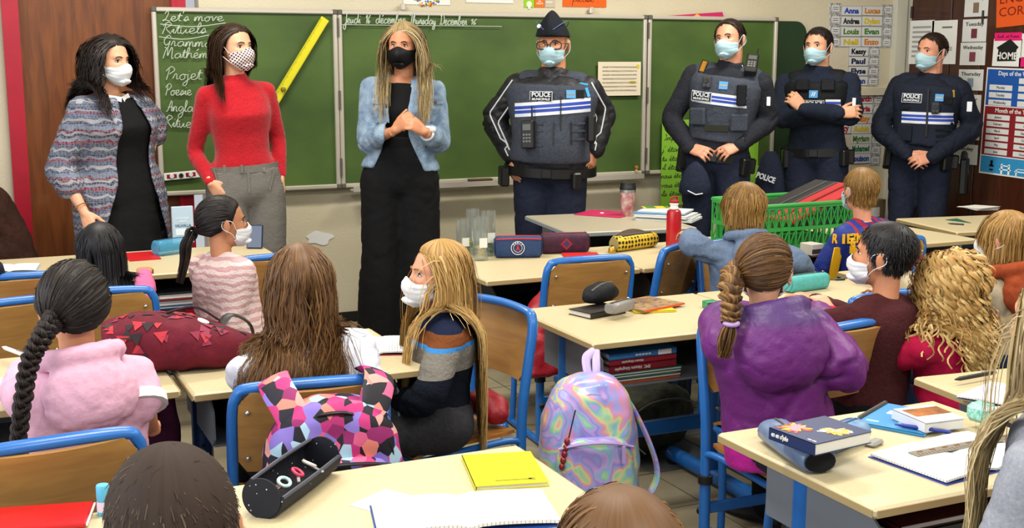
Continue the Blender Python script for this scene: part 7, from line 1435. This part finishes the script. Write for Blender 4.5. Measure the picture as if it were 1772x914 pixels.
# green crate with folders
p0, p1 = at(1312, 437, TOP), at(1462, 432, TOP); crx = .50; e = thing('crate', 'green plastic lattice crate on the desk between the two blond boys', 'crate', (3.31, 4.50, TOP), .02); M_gc = mat('crate_green', '#2f8f3e', .4, .4); cw, cd, ch = .56, .38, .20
q = MB()
for y0 in (0, cd):
    for z in (.006, ch * .45, ch - .008): q.box((cw / 2, y0, z), (cw, .010, .016))
    for i in range(15): q.box((cw * i / 14, y0, ch / 2), (.007, .008, ch))
    for i in range(14):
        for sgn in (-1, 1): q.box((cw * (i + .5) / 14, y0, ch * .72), (.004, .006, ch * .52), rotm(ry=sgn * .38))
        q.box((cw * (i + .5) / 14, y0, ch * .23), (.004, .006, ch * .42), rotm(ry=.42))
for x0 in (0, cw):
    for z in (.006, ch * .45, ch - .008): q.box((x0, cd / 2, z), (.010, cd, .016))
    for i in range(1, 10): q.box((x0, cd * i / 10, ch / 2), (.008, .007, ch))
tag(q.build('lattice_wall', M_gc, e, smooth=False), kind='stuff'); q = MB(); q.box((cw / 2, cd / 2, .004), (cw, cd, .008)); q.build('bottom', M_gc, e, smooth=False); q = MB()
for a_, b2 in (((0, 0, ch), (cw, 0, ch)), ((cw, 0, ch), (cw, cd, ch)), ((cw, cd, ch), (0, cd, ch)), ((0, cd, ch), (0, 0, ch))): q.tube([a_, b2], .010, 8, rounded=True)
q.build('rim', M_gc, e)
for i, (c, dy, what) in enumerate((('#1a1a1c', .10, 'black folder leaning in the green crate, nearer the top'), ('#a01a20', .02, 'red folder leaning in the green crate'), ('#1f1d1d', .17, 'black folder leaning in the green crate, at the back'))):
    t = thing('folder', what, 'folder', (3.46, 4.53 + dy, TOP + .06), .05, 'folders in the green crate'); q = MB(); q.box((.24, .05, .13), (.46, .20, .020), rotm(ry=-.32), bev=.004); q.build('cover', P_(c), t, smooth=False); q = MB(); q.box((.24, .05, .143), (.42, .014, .004), rotm(ry=-.32)); q.build('band', P_('#3a3a3c' if c != '#a01a20' else '#6d1014'), t, smooth=False)
e, wd = lay('card_box', 'small white and dark card box between crate and football shirt', 'box', (1405, 443), (1425, 441)); q = MB(); q.box((wd / 2, .04, .025), (wd, .08, .05), bev=.002); q.build('box', P_('#b9b4aa'), e, smooth=False); q = MB(); q.box((wd / 2, -.001, .018), (wd, .001, .02)); q.build('print_band', P_('#3a3230'), e, smooth=False)

# ---- desk with the magazine
e, wd = lay('book', 'dark hardcover book under the black pencil case', 'book', (1024, 553), (1094, 540)); c = book_at(e, -.004, 0, 0, .165, .11, .020, P_('#26221f'), soft=False, spine='front', rz=.0)
p = at(1053, 530, TOP + .022); bc, ob, _ = soft_bag('pencil_case', 'plump black zipped pencil case lying on the hardcover book', [p + (-.07, .03, .022), p + (-.03, .05, .032), p + (.03, .08, .036), p + (.085, .10, .024)], [.02, .045, .047, .018], [.014, .030, .034, .014], M_blk, seed=17, folds=.003, cat='pencil case'); pb = p - np.array(bc.location); q = MB(); q.tube([pb + (-.05, .03, .052), pb + (0, .052, .068), pb + (.06, .085, .066)], .0035, 6, smooth=10); q.build('zip', P_('#55534d'), ob)
e, L, dp, h = case('pencil_case', 'small clear zipped case propped against the black pencil case', (1066, 546), (1100, 536), .020, mat('smoky_clear', '#8d8a86', .15, .5, alpha=.7), z=TOP + .022, h=.036, depth=.05)
e, wd = lay('notebook', 'yellow notebook under the magazine', 'notebook', (1108, 543), (1170, 542)); book_at(e, -.02, .0, 0, .15, .20, .007, P_('#c9b41c'), spine='front', rz=.12)
M_mag = mat('magazine_cover', '#a8875a', .35, .5, noise=(28, .3, '#6f5238')); e, wd = lay('magazine', 'tan illustrated magazine with an orange spine', 'magazine', (1146, 539), (1220, 524), TOP + .0078); book_at(e, -.06, .03, 0, .21, .17, .006, M_mag, spine='front'); q = MB(); q.box((.045, .0285, .003), (.21, .003, .0066)); q.build('spine', P_('#c24a1c'), e, smooth=False)
q = MB(); rs = np.random.RandomState(3)
for i in range(14): q.box((-.05 + rs.uniform(0, .18), .05 + rs.uniform(0, .13), .0063), (rs.uniform(.008, .03), rs.uniform(.006, .014), .0006), rotm(rz=rs.uniform(-.4, .4)))
tag(q.build('picture_print', P_('#5b4a66'), e, smooth=False), kind='stuff'); q = MB()
for i in range(6): q.box((.06 + .01 * (i % 2), .18 - i * .012, .0063), (.10 - .015 * (i % 3), .003, .0005))
q.build('print_line', P_('#5a3a22'), e, smooth=False)
e, wd = lay('sharpener_box', 'green clear sharpener with dark label beside the magazine', 'sharpener', (1223, 535), (1243, 533)); q = MB(); q.box((.022, .016, .013), (.045, .032, .026), bev=.003); q.build('body', mat('green_clear', '#2a8a58', .15, .5, alpha=.85), e, smooth=False); q = MB(); q.box((.022, -.0005, .016), (.036, .001, .009)); q.build('label', P_('#1c2a24'), e, smooth=False)
x0, y0 = 1.83, 3.265; zt = DZ - .165 + .0035
zt = tray_stack('%s in the tray of the magazine desk', x0, y0, zt, (('#c45a1c', .005, 'orange folder lowest'), ('#cfd2cc', .008, 'white notebook second'), ('#1f7a5a', .007, 'green folder third'), ('#c9cdc6', .007, 'pale notebook fourth'), ('#176a4c', .009, 'dark green folder fifth')), 'books in the magazine desk tray', .27, .24)
for c, t, s, s2, what in (('#7a1626', .024, 'EMC  Histoire Géographie', 'HIST-GÉO', 'dark red history textbook on the green folders'), ('#8c1c2a', .018, 'Histoire Géographie', '', 'red textbook second from the top of its tray'), ('#2e6fa8', .020, '', '', 'blue textbook on top of the tray under the magazine desk')):
    e = thing('textbook', what, 'book', (x0 + .004, y0 - .004, zt), .01, 'books in the magazine desk tray'); book_at(e, 0, 0, 0, .25, .20, t, P_(c), soft=False, spine='front'); 
    if s: text(s, t * .62, 'lettering', M_white, e, (.085, -.0012, t * .5), Matrix(((-1, 0, 0), (0, 0, -1), (0, -1, 0))), fit=.13 if 'EMC' in s else .08)
    else: q = MB(); [q.box((.10 + i * .012, -.0008, t * .5), (.009, .001, .005)) for i in range(5)]; q.box((.205, -.0008, t * .5), (.05, .001, t * .8)); q.build('print_line', M_white, e, smooth=False)
    zt += t + .0006
tray_stack('%s in the tray behind the purple jacket girl', 2.545, 3.265, DZ - .165 + .0035, (('#9c2a4a', .008, 'red folder lowest'), ('#d6d8d4', .012, 'spiral white notebook second'), ('#cfd2d0', .012, 'white notebook third'), ('#c8ccd2', .012, 'pale notebook fourth'), ('#2c7a4f', .008, 'green folder fifth'), ('#3a78b0', .010, 'blue notebook on top')), 'books in the second tray')
# ---- desk of the purple jacket and the dark-haired boy
M_turq = cloth_mat('turquoise_cloth', '#4d9c9a', .1, .6, 50, .2, 60); e, L, dp, h = case('pencil_case', 'turquoise pencil case with black zip before the girl in purple', (1372, 509), (1437, 500), .035, M_turq, h=.062, depth=.062)
e, wd = lay('book', 'open book lying before the dark-haired boy', 'book', (1408, 552), (1478, 545)); open_book(e, .26, .18, cover='#a33a3a', m_=M_page, hand=2, seed=5)
pen('dark green pen behind the open book', (1440, 486), (1462, 485), TOP, P_('#1d3a34'))
e, ob, _ = soft_bag('bag', 'dark red checked bag between the dark-haired boy and curly girl', [at(1538, 470, .70), at(1556, 466, .71), at(1578, 462, .70), at(1600, 458, .69)], [.05, .07, .07, .05], [.040, .045, .045, .035], mat('red_check_cloth', '#5d1a1c', .8, .2, noise=(24, .5, '#2a1416')), seed=18)
e, wd = lay('set_square', 'green plastic set square on the desk by the last officer', 'set square', (1636, 381), (1668, 385)); q = MB(); q.prism([(0, 0), (.16, -.0), (.0, .10)], 0, .0025); q.prism([(.035, .022), (.085, .022), (.035, .055)], .0025, .0029); q.build('plate', P_('#1f5a42'), e, smooth=False)
e, wd = lay('papers', 'loose white papers at the back of the desk by the last officer', 'paper', (1660, 358), (1695, 366)); q = MB()
for i in range(3): q.box((.09, .07, .002 + i * .004), (.20, .14, .0015), rotm(rx=.02 * i, ry=-.03 * i, rz=.12 * i))
q.build('sheet', M_page, e, smooth=False)
pen('dark pen beside the green set square', (1640, 388), (1668, 390), TOP, P_('#2c2c30'))
for i, (x, y, z, s) in enumerate(((5.52, 6.40, 0, (.34, .26, .22)), (5.50, 6.40, .222, (.30, .24, .20)), (5.52, 6.41, .424, (.26, .22, .16)))):
    e = thing('cardboard_box', 'brown cardboard box stacked on the floor behind the last officer, %s' % ('lowest', 'middle', 'topmost')[i], 'box', (x, y, z), .1 * i, 'stacked cardboard boxes'); q = MB(); q.box((0, 0, s[2] / 2), s, bev=.003); q.build('carton', mat('cardboard', '#7c6a4e', .85, .2, noise=(18, .12)), e, smooth=False); q = MB(); q.box((0, 0, s[2] + .0005), (s[0], .05, .001)); q.build('tape', P_('#a39470', .4), e, smooth=False); q = MB(); q.box((0, -s[1] / 2 - .0006, s[2] * .5), (s[0] * .5, .001, s[2] * .4)); q.build('label', M_page, e, smooth=False)

# ---- front right desk
M_gcase = mat('grey_gloss_case', '#5d6f8c', .3, .5, noise=(12, .2)); e, L, dp, h = case('pencil_case', 'blue-grey pencil case with black end under the flowered novel', (1306, 764), (1386, 824), .036, M_gcase, sq=.8, h=.055, depth=.085, endm=M_blk); 
a, rz, wd = flat((1330, 764), (1430, 802), TOP + .060); e = thing('book', 'dark blue paperback novel with coral and yellow flowers', 'book', (a[0] + .015, a[1] + .02, TOP + .0575), rz); book_at(e, 0, 0, 0, .135, .165, .026, P_('#1c2b52'), spine='front')
rs = np.random.RandomState(6)
for cx, cy, cols in ((.035, .045, ('#cc4a2a', '#dca61f', '#cf7f92')), (.095, .10, ('#e6dcc0', '#dca61f', '#e09a78'))):
    for k, c in enumerate(cols):
        q = MB()
        for i in range(12): t = rs.uniform(0, 6.28); rr = rs.uniform(.006, .030) * (1 - .25 * k); q.prism([(cx + rr * math.cos(t) + a_ * math.cos(t) - b2 * math.sin(t), cy + rr * math.sin(t) + a_ * math.sin(t) + b2 * math.cos(t)) for a_, b2 in ((-.012, 0), (-.003, .006), (.010, .003), (.014, 0), (.010, -.003), (-.003, -.006))], .0262, .0266 + .0004 * k + .00002 * i)
        tag(q.build('flower_print', P_(c, .5), e, smooth=False), kind='stuff')
text("en en o'jolo", .014, 'lettering', M_white, e, (.034, -.0012, .014), (math.pi / 2, 0, 0), fit=.050, bold=.03); q = MB(); q.box((.108, .012, .0265), (.010, .004, .0005)); q.box((.121, .012, .0265), (.010, .004, .0005)); q.build('print_line', M_white, e, smooth=False)
e, L, dp, h = case('pencil_case', 'clear blue plastic pencil case behind the flowered novel', (1440, 796), (1510, 765), .03, mat('blue_film', '#2d5f96', .1, .6, alpha=.85, noise=(30, .4, '#8fb2d6')), sq=.8, h=.050, depth=.075, zipm=P_('#16406f'))
p = at(1490, 752, TOP + .02); e = thing('badge', 'round gold badge with dark rim standing by the blue case', 'badge', (p[0] + .01, p[1] + .02, TOP)); q = MB(); R_ = rotm(rx=1.0); q.lathe([(0, 0), (.018, 0), (.020, .004), (.018, .008), (0, .009)], (0, 0, .020), R_, 24); q.build('rim', P_('#2a2012'), e); q = MB(); q.lathe([(0, .0085), (.016, .0085), (.014, .0105), (0, .011)], (0, 0, .020), R_, 24); q.build('face', M_gold, e)
q = MB(); p = at(1500, 776, TOP); e = thing('eraser', 'grey oval eraser on the desk behind the blue case', 'eraser', (p[0] + .03, p[1] + .01, TOP), .4); q.box((0, 0, .006), (.05, .026, .012), bev=.005); q.build('body', P_('#8b8b85'), e, smooth=False)
e, wd = lay('workbook', 'blue workbook with white label on the front right desk', 'workbook', (1480, 735), (1590, 756)); book_at(e, 0, 0, 0, .165, .20, .008, P_('#2f7fb5'), spine='front', rz=0); q = MB(); q.box((.055, .125, .0084), (.045, .03, .0006)); q.build('label', M_page, e, smooth=False); q = MB(); q.box((-.003, .10, .008), (.012, .20, .012), bev=.003); q.build('binding', P_('#33302c'), e, smooth=False); q = MB(); q.box((.10, .06, .0084), (.03, .025, .0006)); q.box((.03, .03, .0084), (.03, .012, .0006)); q.build('print', P_('#8fc2df'), e, smooth=False)
e, wd = lay('book', 'thick white paperback with a brown picture on the blue workbook', 'book', (1612, 748), (1690, 738), TOP + .0092); book_at(e, -.02, 0, 0, .115, .12, .024, P_('#c9ccd6'), spine='left'); q = MB(); q.box((.045, .075, .0245), (.10, .055, .0007)); q.build('cover_picture', mat('sunset_print', '#4a2413', .4, .4, noise=(20, .4, '#a8641f')), e, smooth=False)
pen('blue ballpoint pen in front of the white paperback', (1548, 738), (1645, 752), TOP + .0092, P_('#1c2f86'), r=.005)
e, wd = lay('notebook', 'open squared notebook under the ruler on the front right desk', 'notebook', (1638, 840), (1790, 800)); e.location = e.location; e.rotation_euler[2] -= 0; open_book(e, .32, .205, t=.009, cover='#3a4a9a')
a, rz, L = flat((1590, 790), (1710, 768), TOP + .013); e = thing('ruler', 'metal ruler with a printed scale lying on the open notebook', 'ruler', (a[0], a[1], TOP + .0135), rz); q = MB(); q.box((.15, .012, .001), (.31, .030, .002)); q.build('rule', mat('ruler_metal', '#8f8b7d', .3, .5, .4), e, smooth=False); q = MB()
for i in range(30): q.box((.005 + i * .01, .004, .0023), (.0012, .010 if i % 5 else .014, .0006))
for i in range(8): q.box((.02 + i * .036, .018, .0023), (.014, .006, .0006))
tag(q.build('scale_print', P_('#6a3a22'), e, smooth=False), kind='stuff')
tray_stack('%s in the tray of the front right desk', 1.70, 1.80, DZ - .165 + .0035, (('#20222a', .010, 'black folder lowest'), ('#2a5a8c', .010, 'blue folder second'), ('#c9cdd2', .010, 'white notebook third'), ('#176a5f', .008, 'teal folder fourth'), ('#c4c8cc', .012, 'pale notebook fifth'), ('#2a2a2e', .014, 'black binder sixth'), ('#4a1418', .014, 'maroon binder on top')), 'folders in the front right tray', .40, .26)
# ---- right edge desk
e, wd = lay('notebook', 'open squared notebook under the black pen at the right edge', 'notebook', (1655, 690), (1800, 720), .668 - .0008); open_book(e, .30, .19, cover='#6a6a72')
pen('black rollerball pen on the notebook at the right edge', (1652, 661), (1722, 648), .668 + .010, P_('#161616'), r=.006)
e, wd = lay('glitter_pouch', 'mint green glittery pouch by the long blonde hair', 'pouch', (1704, 737), (1722, 734), .668 - .0008); q = MB(); q.box((.02, .03, .022), (.05, .06, .044), rotm(rz=.2), bev=.010); q.build('body', mat('mint_glitter', '#4fa08c', .35, .6, noise=(160, .5, '#a8d6c8')), e, smooth=False); q = MB(); q.box((.02, -.004, .040), (.045, .004, .006)); q.build('zip', M_white, e, smooth=False)
# ---- front desk
M_star, nt, b, tc = base_mat('star_cloth', .7, .3); vo = nd(nt, 'ShaderNodeTexVoronoi'); vo.inputs['Scale'].default_value = 62; nt.links.new(tc.outputs['Object'], vo.inputs['Vector']); r = ramp(nt, [(.07, '#c8c8d0'), (.10, '#14161f')]); nt.links.new(vo.outputs['Distance'], r.inputs[0]); nt.links.new(r.outputs[0], b.inputs[0])
a, b_ = at(455, 897, TOP), at(548, 826, TOP); d = nrm(b_ - a); sd = np.array((d[1], -d[0], 0)); L = np.linalg.norm(b_ - a) + .03; e = thing('pencil_case', 'open black starry pencil case with scissors on the front desk', 'pencil case', (a[0], a[1], TOP), math.atan2(d[1], d[0])); ang = np.radians(np.linspace(178, 412, 22)); r0 = .040; rings = []
for t in np.linspace(0, 1, 12): rr = r0 * (.98 + .05 * math.sin(math.pi * t)); op = math.radians(-50 * math.sin(math.pi * min(1, t * .9 + .12)) ** .8); rings.append(np.stack([np.full(22, t * L), rr * np.cos(ang + .0) * (1 + 0 * op), r0 + rr * np.sin(ang)], 1))
q = MB(); q.grid(np.array(rings)[:, ::-1], 0, .0035); q.build('shell', M_star, e)
for t in (0, L): q = MB(); q.lathe([(0, -.002), (r0 * .98, -.002), (r0 * .98, .002), (0, .002)], (t, 0, r0), rotm(ry=math.pi / 2), 24); q.build('end_panel', M_star, e)
q = MB(); q.tube([(t * L, rr_ * math.cos(ang[0]), r0 + rr_ * math.sin(ang[0])) for t, rr_ in ((.02, r0), (.5, r0 * 1.05), (.98, r0))], .004, 6, smooth=8); q.tube([(t * L, rr_ * math.cos(ang[-1]), r0 + rr_ * math.sin(ang[-1])) for t, rr_ in ((.02, r0), (.5, r0 * 1.05), (.98, r0))], .004, 6, smooth=8); q.build('zip', P_('#3c3f4c'), e)
for i, (t, c, what) in enumerate(((.30, '#b8d8d6', 'turquoise'), (.52, '#c9365a', 'pink'), (.72, '#c8c2b4', 'cream'))):
    g = thing('scissors', '%s finger loops of scissors inside the starry pencil case' % what, 'scissors', np.array(e.location) + np.array((d[0], d[1], 0)) * t * L + sd * .006 + (0, 0, .045), math.atan2(d[1], d[0]) + .5 * i); q = MB(); q.tube([(.016 * math.cos(u), .010 * math.sin(u), .006 * math.sin(u)) for u in np.linspace(0, 6.283, 18)], .0036, 8); q.build('finger_loop', P_(c), g); q = MB(); q.box((-.03, 0, -.004), (.04, .006, .003)); q.build('blade', M_steel, g, smooth=False)
g = thing('eraser', 'brown eraser at the near end of the starry pencil case', 'eraser', np.array(e.location) + np.array((d[0], d[1], 0)) * .20 * L + (0, 0, .040)); q = MB(); q.box((0, 0, 0), (.03, .016, .010), rotm(rz=.6), bev=.003); q.build('body', P_('#4a2a1c'), g, smooth=False)
e, wd = lay('notebook', 'bright yellow notebook at the far corner of the front desk', 'notebook', (822, 850), (950, 842)); R_ = math.radians(16); book_at(e, 0, 0, 0, wd, .20, .010, P_('#c9c41a', .35), spine='left', rz=0); q = MB(); q.box((wd * .55, .025, .0104), (wd * .5, .006, .0004)); q.box((wd * .8, .025, .0104), (.014, .012, .0004)); q.build('print', P_('#8a8418'), e, smooth=False)
e, wd = lay('notebook', 'open squared notebook with handwriting on the front desk', 'notebook', (655, 935), (958, 918)); open_book(e, .34, .17, t=.012, cover='#274f9a', hand=1, seed=3); e.rotation_euler[2] += .05
e, wd = lay('paper', 'loose white printed sheet behind the open notebook on the front desk', 'paper', (645, 886), (700, 868)); q = MB(); q.box((.05, .03, .0006), (.11, .08, .0010), rotm(rz=.2)); q.build('sheet', M_page, e, smooth=False)
e, wd = lay('folder', 'glossy red folder at the bottom left corner', 'folder', (-30, 925), (150, 912)); q = MB(); q.box((wd / 2, .05, .006), (wd, .12, .010), bev=.003); q.build('cover', P_('#b0141a', .25), e, smooth=False); q = MB(); q.box((wd / 2, .05, .0062), (wd + .006, .114, .004)); q.build('pages', M_page, e, smooth=False)
p = at(184, 890, TOP); e = thing('glue_stick', 'light blue glue stick standing behind the dark-haired boy', 'glue stick', (p[0] - .004, p[1] + .0, TOP)); q = MB(); q.lathe([(0, 0), (.012, 0), (.012, .032), (.0125, .033), (.0125, .058), (.011, .060), (0, .060)], ns=18); q.build('tube', P_('#4fa6c9'), e); q = MB(); q.lathe([(.01235, .008), (.0126, .008), (.0126, .028), (.01235, .028)], ns=18, cap=False); q.build('label', P_('#c9b8c8'), e)

# ------------------------------------------------------------------ bags
def vor_mat(name, stops, scale, rough=.6, dist=0.0):
    m, nt, b, tc = base_mat(name, rough, .3); vo = nd(nt, 'ShaderNodeTexVoronoi'); vo.inputs['Scale'].default_value = scale; nt.links.new(tc.outputs['Object'], vo.inputs['Vector']); sx = nd(nt, 'ShaderNodeSeparateXYZ'); nt.links.new(vo.outputs['Color'], sx.inputs[0]); r = ramp(nt, stops, 'CONSTANT'); nt.links.new(sx.outputs[0], r.inputs[0]); nt.links.new(r.outputs[0], b.inputs[0]); return m
M_mos = vor_mat('mosaic_print', [(0, '#14121c'), (.18, '#b02d6e'), (.33, '#7a68b4'), (.46, '#d07a6c'), (.58, '#1c1a26'), (.68, '#c9577e'), (.78, '#9ab7c9'), (.86, '#c98f86'), (.93, '#84215c')], 34)
def backpack(name, label, loc, rz, w_, d, h, m_, tilt=0.0, strapm=None, trim=None, zips=True, squash=.62):
    e = thing(name, label, 'backpack', loc, rz); e.rotation_euler[0] = tilt; ang = np.linspace(0, 2 * np.pi, 28, endpoint=False); cs, sn = np.sign(np.cos(ang)) * np.abs(np.cos(ang)) ** squash, np.sign(np.sin(ang)) * np.abs(np.sin(ang)) ** squash
    q = MB(); q.loft([np.stack([w_ / 2 * f * cs, d / 2 * f2 * sn, np.full(28, t * h)], 1) for t, f, f2 in ((0, .80, .72), (.04, .95, .95), (.2, 1.02, 1.05), (.45, 1.0, 1.02), (.7, .92, .92), (.86, .76, .76), (.95, .52, .56), (1, .2, .3))]); V, F = fuse(q, .009, 4); N = vnormals(V, np.asarray(F)); V = V + N * (.006 * ((1 - np.abs(wob(V, 24, 31)) * 1.6) * .5 + .5 * wob(V, 50, 32)))[:, None]; link('body', quadmesh('body', V, F), m_, e); bv = BVHTree.FromPolygons(V.tolist(), [list(map(int, f)) for f in F])
    q = MB(); q.loft([np.stack([w_ * .40 * f * cs, -d / 2 - .005 + d * .16 * f * sn, np.full(28, h * (.06 + .56 * t))], 1) for t, f in ((0, .8), (.06, .96), (.4, 1.0), (.8, .94), (.95, .8), (1, .5))]); V, F = fuse(q, .008, 4); fp = link('front_pocket', quadmesh('front_pocket', V, F), m_, e)
    q = MB(); q.tube([(w_ * .36 * s, -d / 2 - .020 - d * .12 * (1 - s * s), h * (.56 + .05 * (1 - s * s))) for s in np.linspace(-1, 1, 14)], .006, 8, flat=.7); z = q.build('zip', trim or M_black, fp); q = MB(); q.box((w_ * .25, -d / 2 - .05, h * .53), (.010, .006, .05)); q.build('zip_pull', trim or M_black, z, smooth=False)
    q = MB(); q.tube([(w_ * .40 * math.cos(t), -d * .34, h * (.55 + .34 * math.sin(t))) for t in np.linspace(-.2, math.pi + .2, 20)], .005, 8, flat=.8); q.build('zip', trim or M_black, e)
    return e, bv
c2 = np.array((.765, 2.985)); a2 = math.radians(-8)
bp, bv = backpack('backpack', 'pink, violet and black triangle-mosaic backpack hung on the plywood chair', (.745, 2.985 - .365, .42), a2, .33, .15, .33, M_mos)
for s in (-1, 1):
    q = MB(); q.tube([(s * .075, -.045, .255), (s * .095, -.02, .305), (s * .118, .03, .347), (s * .122, .085, .358), (s * .115, .16, .335)], .038, 12, smooth=18, flat=.16, up=(0, 1, 0)); q.build('shoulder_strap', M_mos, bp)
q = MB(); q.tube([(-.055, -.02, .27), (-.03, -.05, .30), (.03, -.05, .30), (.055, -.02, .27)], .010, 8, smooth=12, flat=.5); q.build('carry_loop', M_black, bp)
M_iri, nt, b, tc = base_mat('pastel_swirl', .3, .5); n = nd(nt, 'ShaderNodeTexNoise'); n.inputs['Scale'].default_value = 5; n.inputs['Detail'].default_value = 2; n.inputs['Distortion'].default_value = 2.4; nt.links.new(tc.outputs['Object'], n.inputs[0]); r = ramp(nt, [(0, '#8f7cc4'), (.14, '#b59ad0'), (.28, '#7fa6c8'), (.40, '#8fc29a'), (.52, '#c9c08a'), (.62, '#cf8f8f'), (.74, '#b88ac4'), (.86, '#7f9fd0'), (1, '#8f7cc4')]); nt.links.new(mth(nt, 'FRACT', mth(nt, 'MULTIPLY', n.outputs[0], 3.4)), r.inputs[0]); nt.links.new(r.outputs[0], b.inputs[0]); b.inputs['Coat Weight'].default_value = .3
hx, hy = 1.735, 3.30; hk = at(1010, 645, .52)
bp, bv = backpack('backpack', 'pastel iridescent backpack hanging from the side of the magazine desk', (1.655, 3.06, .16), math.radians(-18), .30, .19, .44, M_iri, strapm=None, trim=P_('#a58fc0'))
q = MB(); q.tube([(0, .0, .425), (-.005, .02, .45), (.0, .05, .475), (.03, .09, .485)], .014, 10, smooth=12, flat=.4); q.tube([(.02, .0, .425), (.025, .03, .46), (.035, .09, .485)], .012, 10, smooth=12, flat=.4); q.build('carry_loop', P_('#a99ac8'), bp)
q = MB(); q.tube([(.04, .02, .42), (.11, -.02, .36), (.17, -.05, .24), (.195, -.06, .14), (.165, -.05, .06)], .016, 10, smooth=24, flat=.3, up=(1, 0, 0)); st = q.build('shoulder_strap', M_iri, bp); q = MB(); q.box((.163, -.05, .055), (.035, .02, .03), bev=.004); q.build('buckle', M_black, st, smooth=False)
q = MB()
for i in range(5): q.ellipsoid((-.085 - .004 * i, -.118 - .002 * i, .27 - i * .018), (.009, .009, .011), None, 10, 8)
q.build('charm', mat('red_charm', '#7d1a1c', .25, .5), bp); q = MB(); q.tube([(-.06, -.108, .36), (-.08, -.117, .28)], .002, 6); q.build('charm_cord', M_black, bp)
M_camo = mat('black_camo', '#171714', .75, .25, noise=(16, .4, '#3c3f2c'), bump=(40, .5))
p = at(1118, 800, .0); fb, ob, bvf = soft_bag('backpack', 'black and olive camouflage backpack slumped on the floor under the desk', [p + (-.15, .06, .085), p + (-.05, .09, .13), p + (.08, .13, .15), p + (.19, .17, .12), p + (.25, .19, .08)], [.09, .13, .14, .12, .07], [.08, .125, .145, .115, .06], M_camo, seed=21, folds=.010, cat='backpack')
pb = p - np.array(fb.location); q = MB(); q.tube([pb + (.10, .10, .27), pb + (.20, .14, .36), pb + (.26, .17, .30), pb + (.26, .17, .18)], .020, 10, smooth=16, flat=.25); q.build('shoulder_strap', M_black, fb); q = MB(); q.tube([pb + (-.16, -.04, .15), pb + (-.02, -.04, .235), pb + (.12, -.02, .24), pb + (.22, .04, .2)], .005, 6, smooth=14); q.build('zip', P_('#3a3a34'), fb); q = MB(); q.box(pb + (-.055, -.055, .15), (.014, .003, .035), rotm(ry=.4)); q.build('tag', M_white, fb, smooth=False)
for dx, dz in ((-.09, .10), (.05, .06)): q = MB(); q.tube([pb + (dx, -.07, dz), pb + (dx + .035, -.085, dz - .035)], .003, 6); q.build('cord', P_('#8a8a82'), fb)
# red jacket on the empty chair, red cloth on the blonde girl's chair
M_redj = cloth_mat('red_quilted_nylon', '#8c0f1e', .15, .5, 40, .4, 36, spec=.4); ch4 = [o for o in S.objects if o.get('label') == 'empty plywood chair with a red jacket hung on it'][0]; cx, cy = ch4.location[0], ch4.location[1]
rj, ob, _ = soft_bag('jacket', 'red padded jacket draped over the seat of the empty chair', [(cx - .20, cy - .20, .30), (cx - .17, cy - .16, .46), (cx - .04, cy - .10, .55), (cx + .10, cy - .06, .52), (cx + .17, cy - .02, .42)], [.07, .10, .13, .12, .08], [.06, .07, .07, .07, .05], M_redj, seed=22, folds=.012, cat='jacket')
e, ob, _ = soft_bag('jacket', 'crumpled red jacket hanging behind the seat of the blonde girl', [(1.40, 3.46, .43), (1.45, 3.41, .445), (1.47, 3.35, .44), (1.46, 3.29, .42)], [.03, .05, .05, .03], [.020, .035, .040, .018], M_redj, seed=23, folds=.010, cat='jacket')
bpy.data.scenes.remove(FUSE)
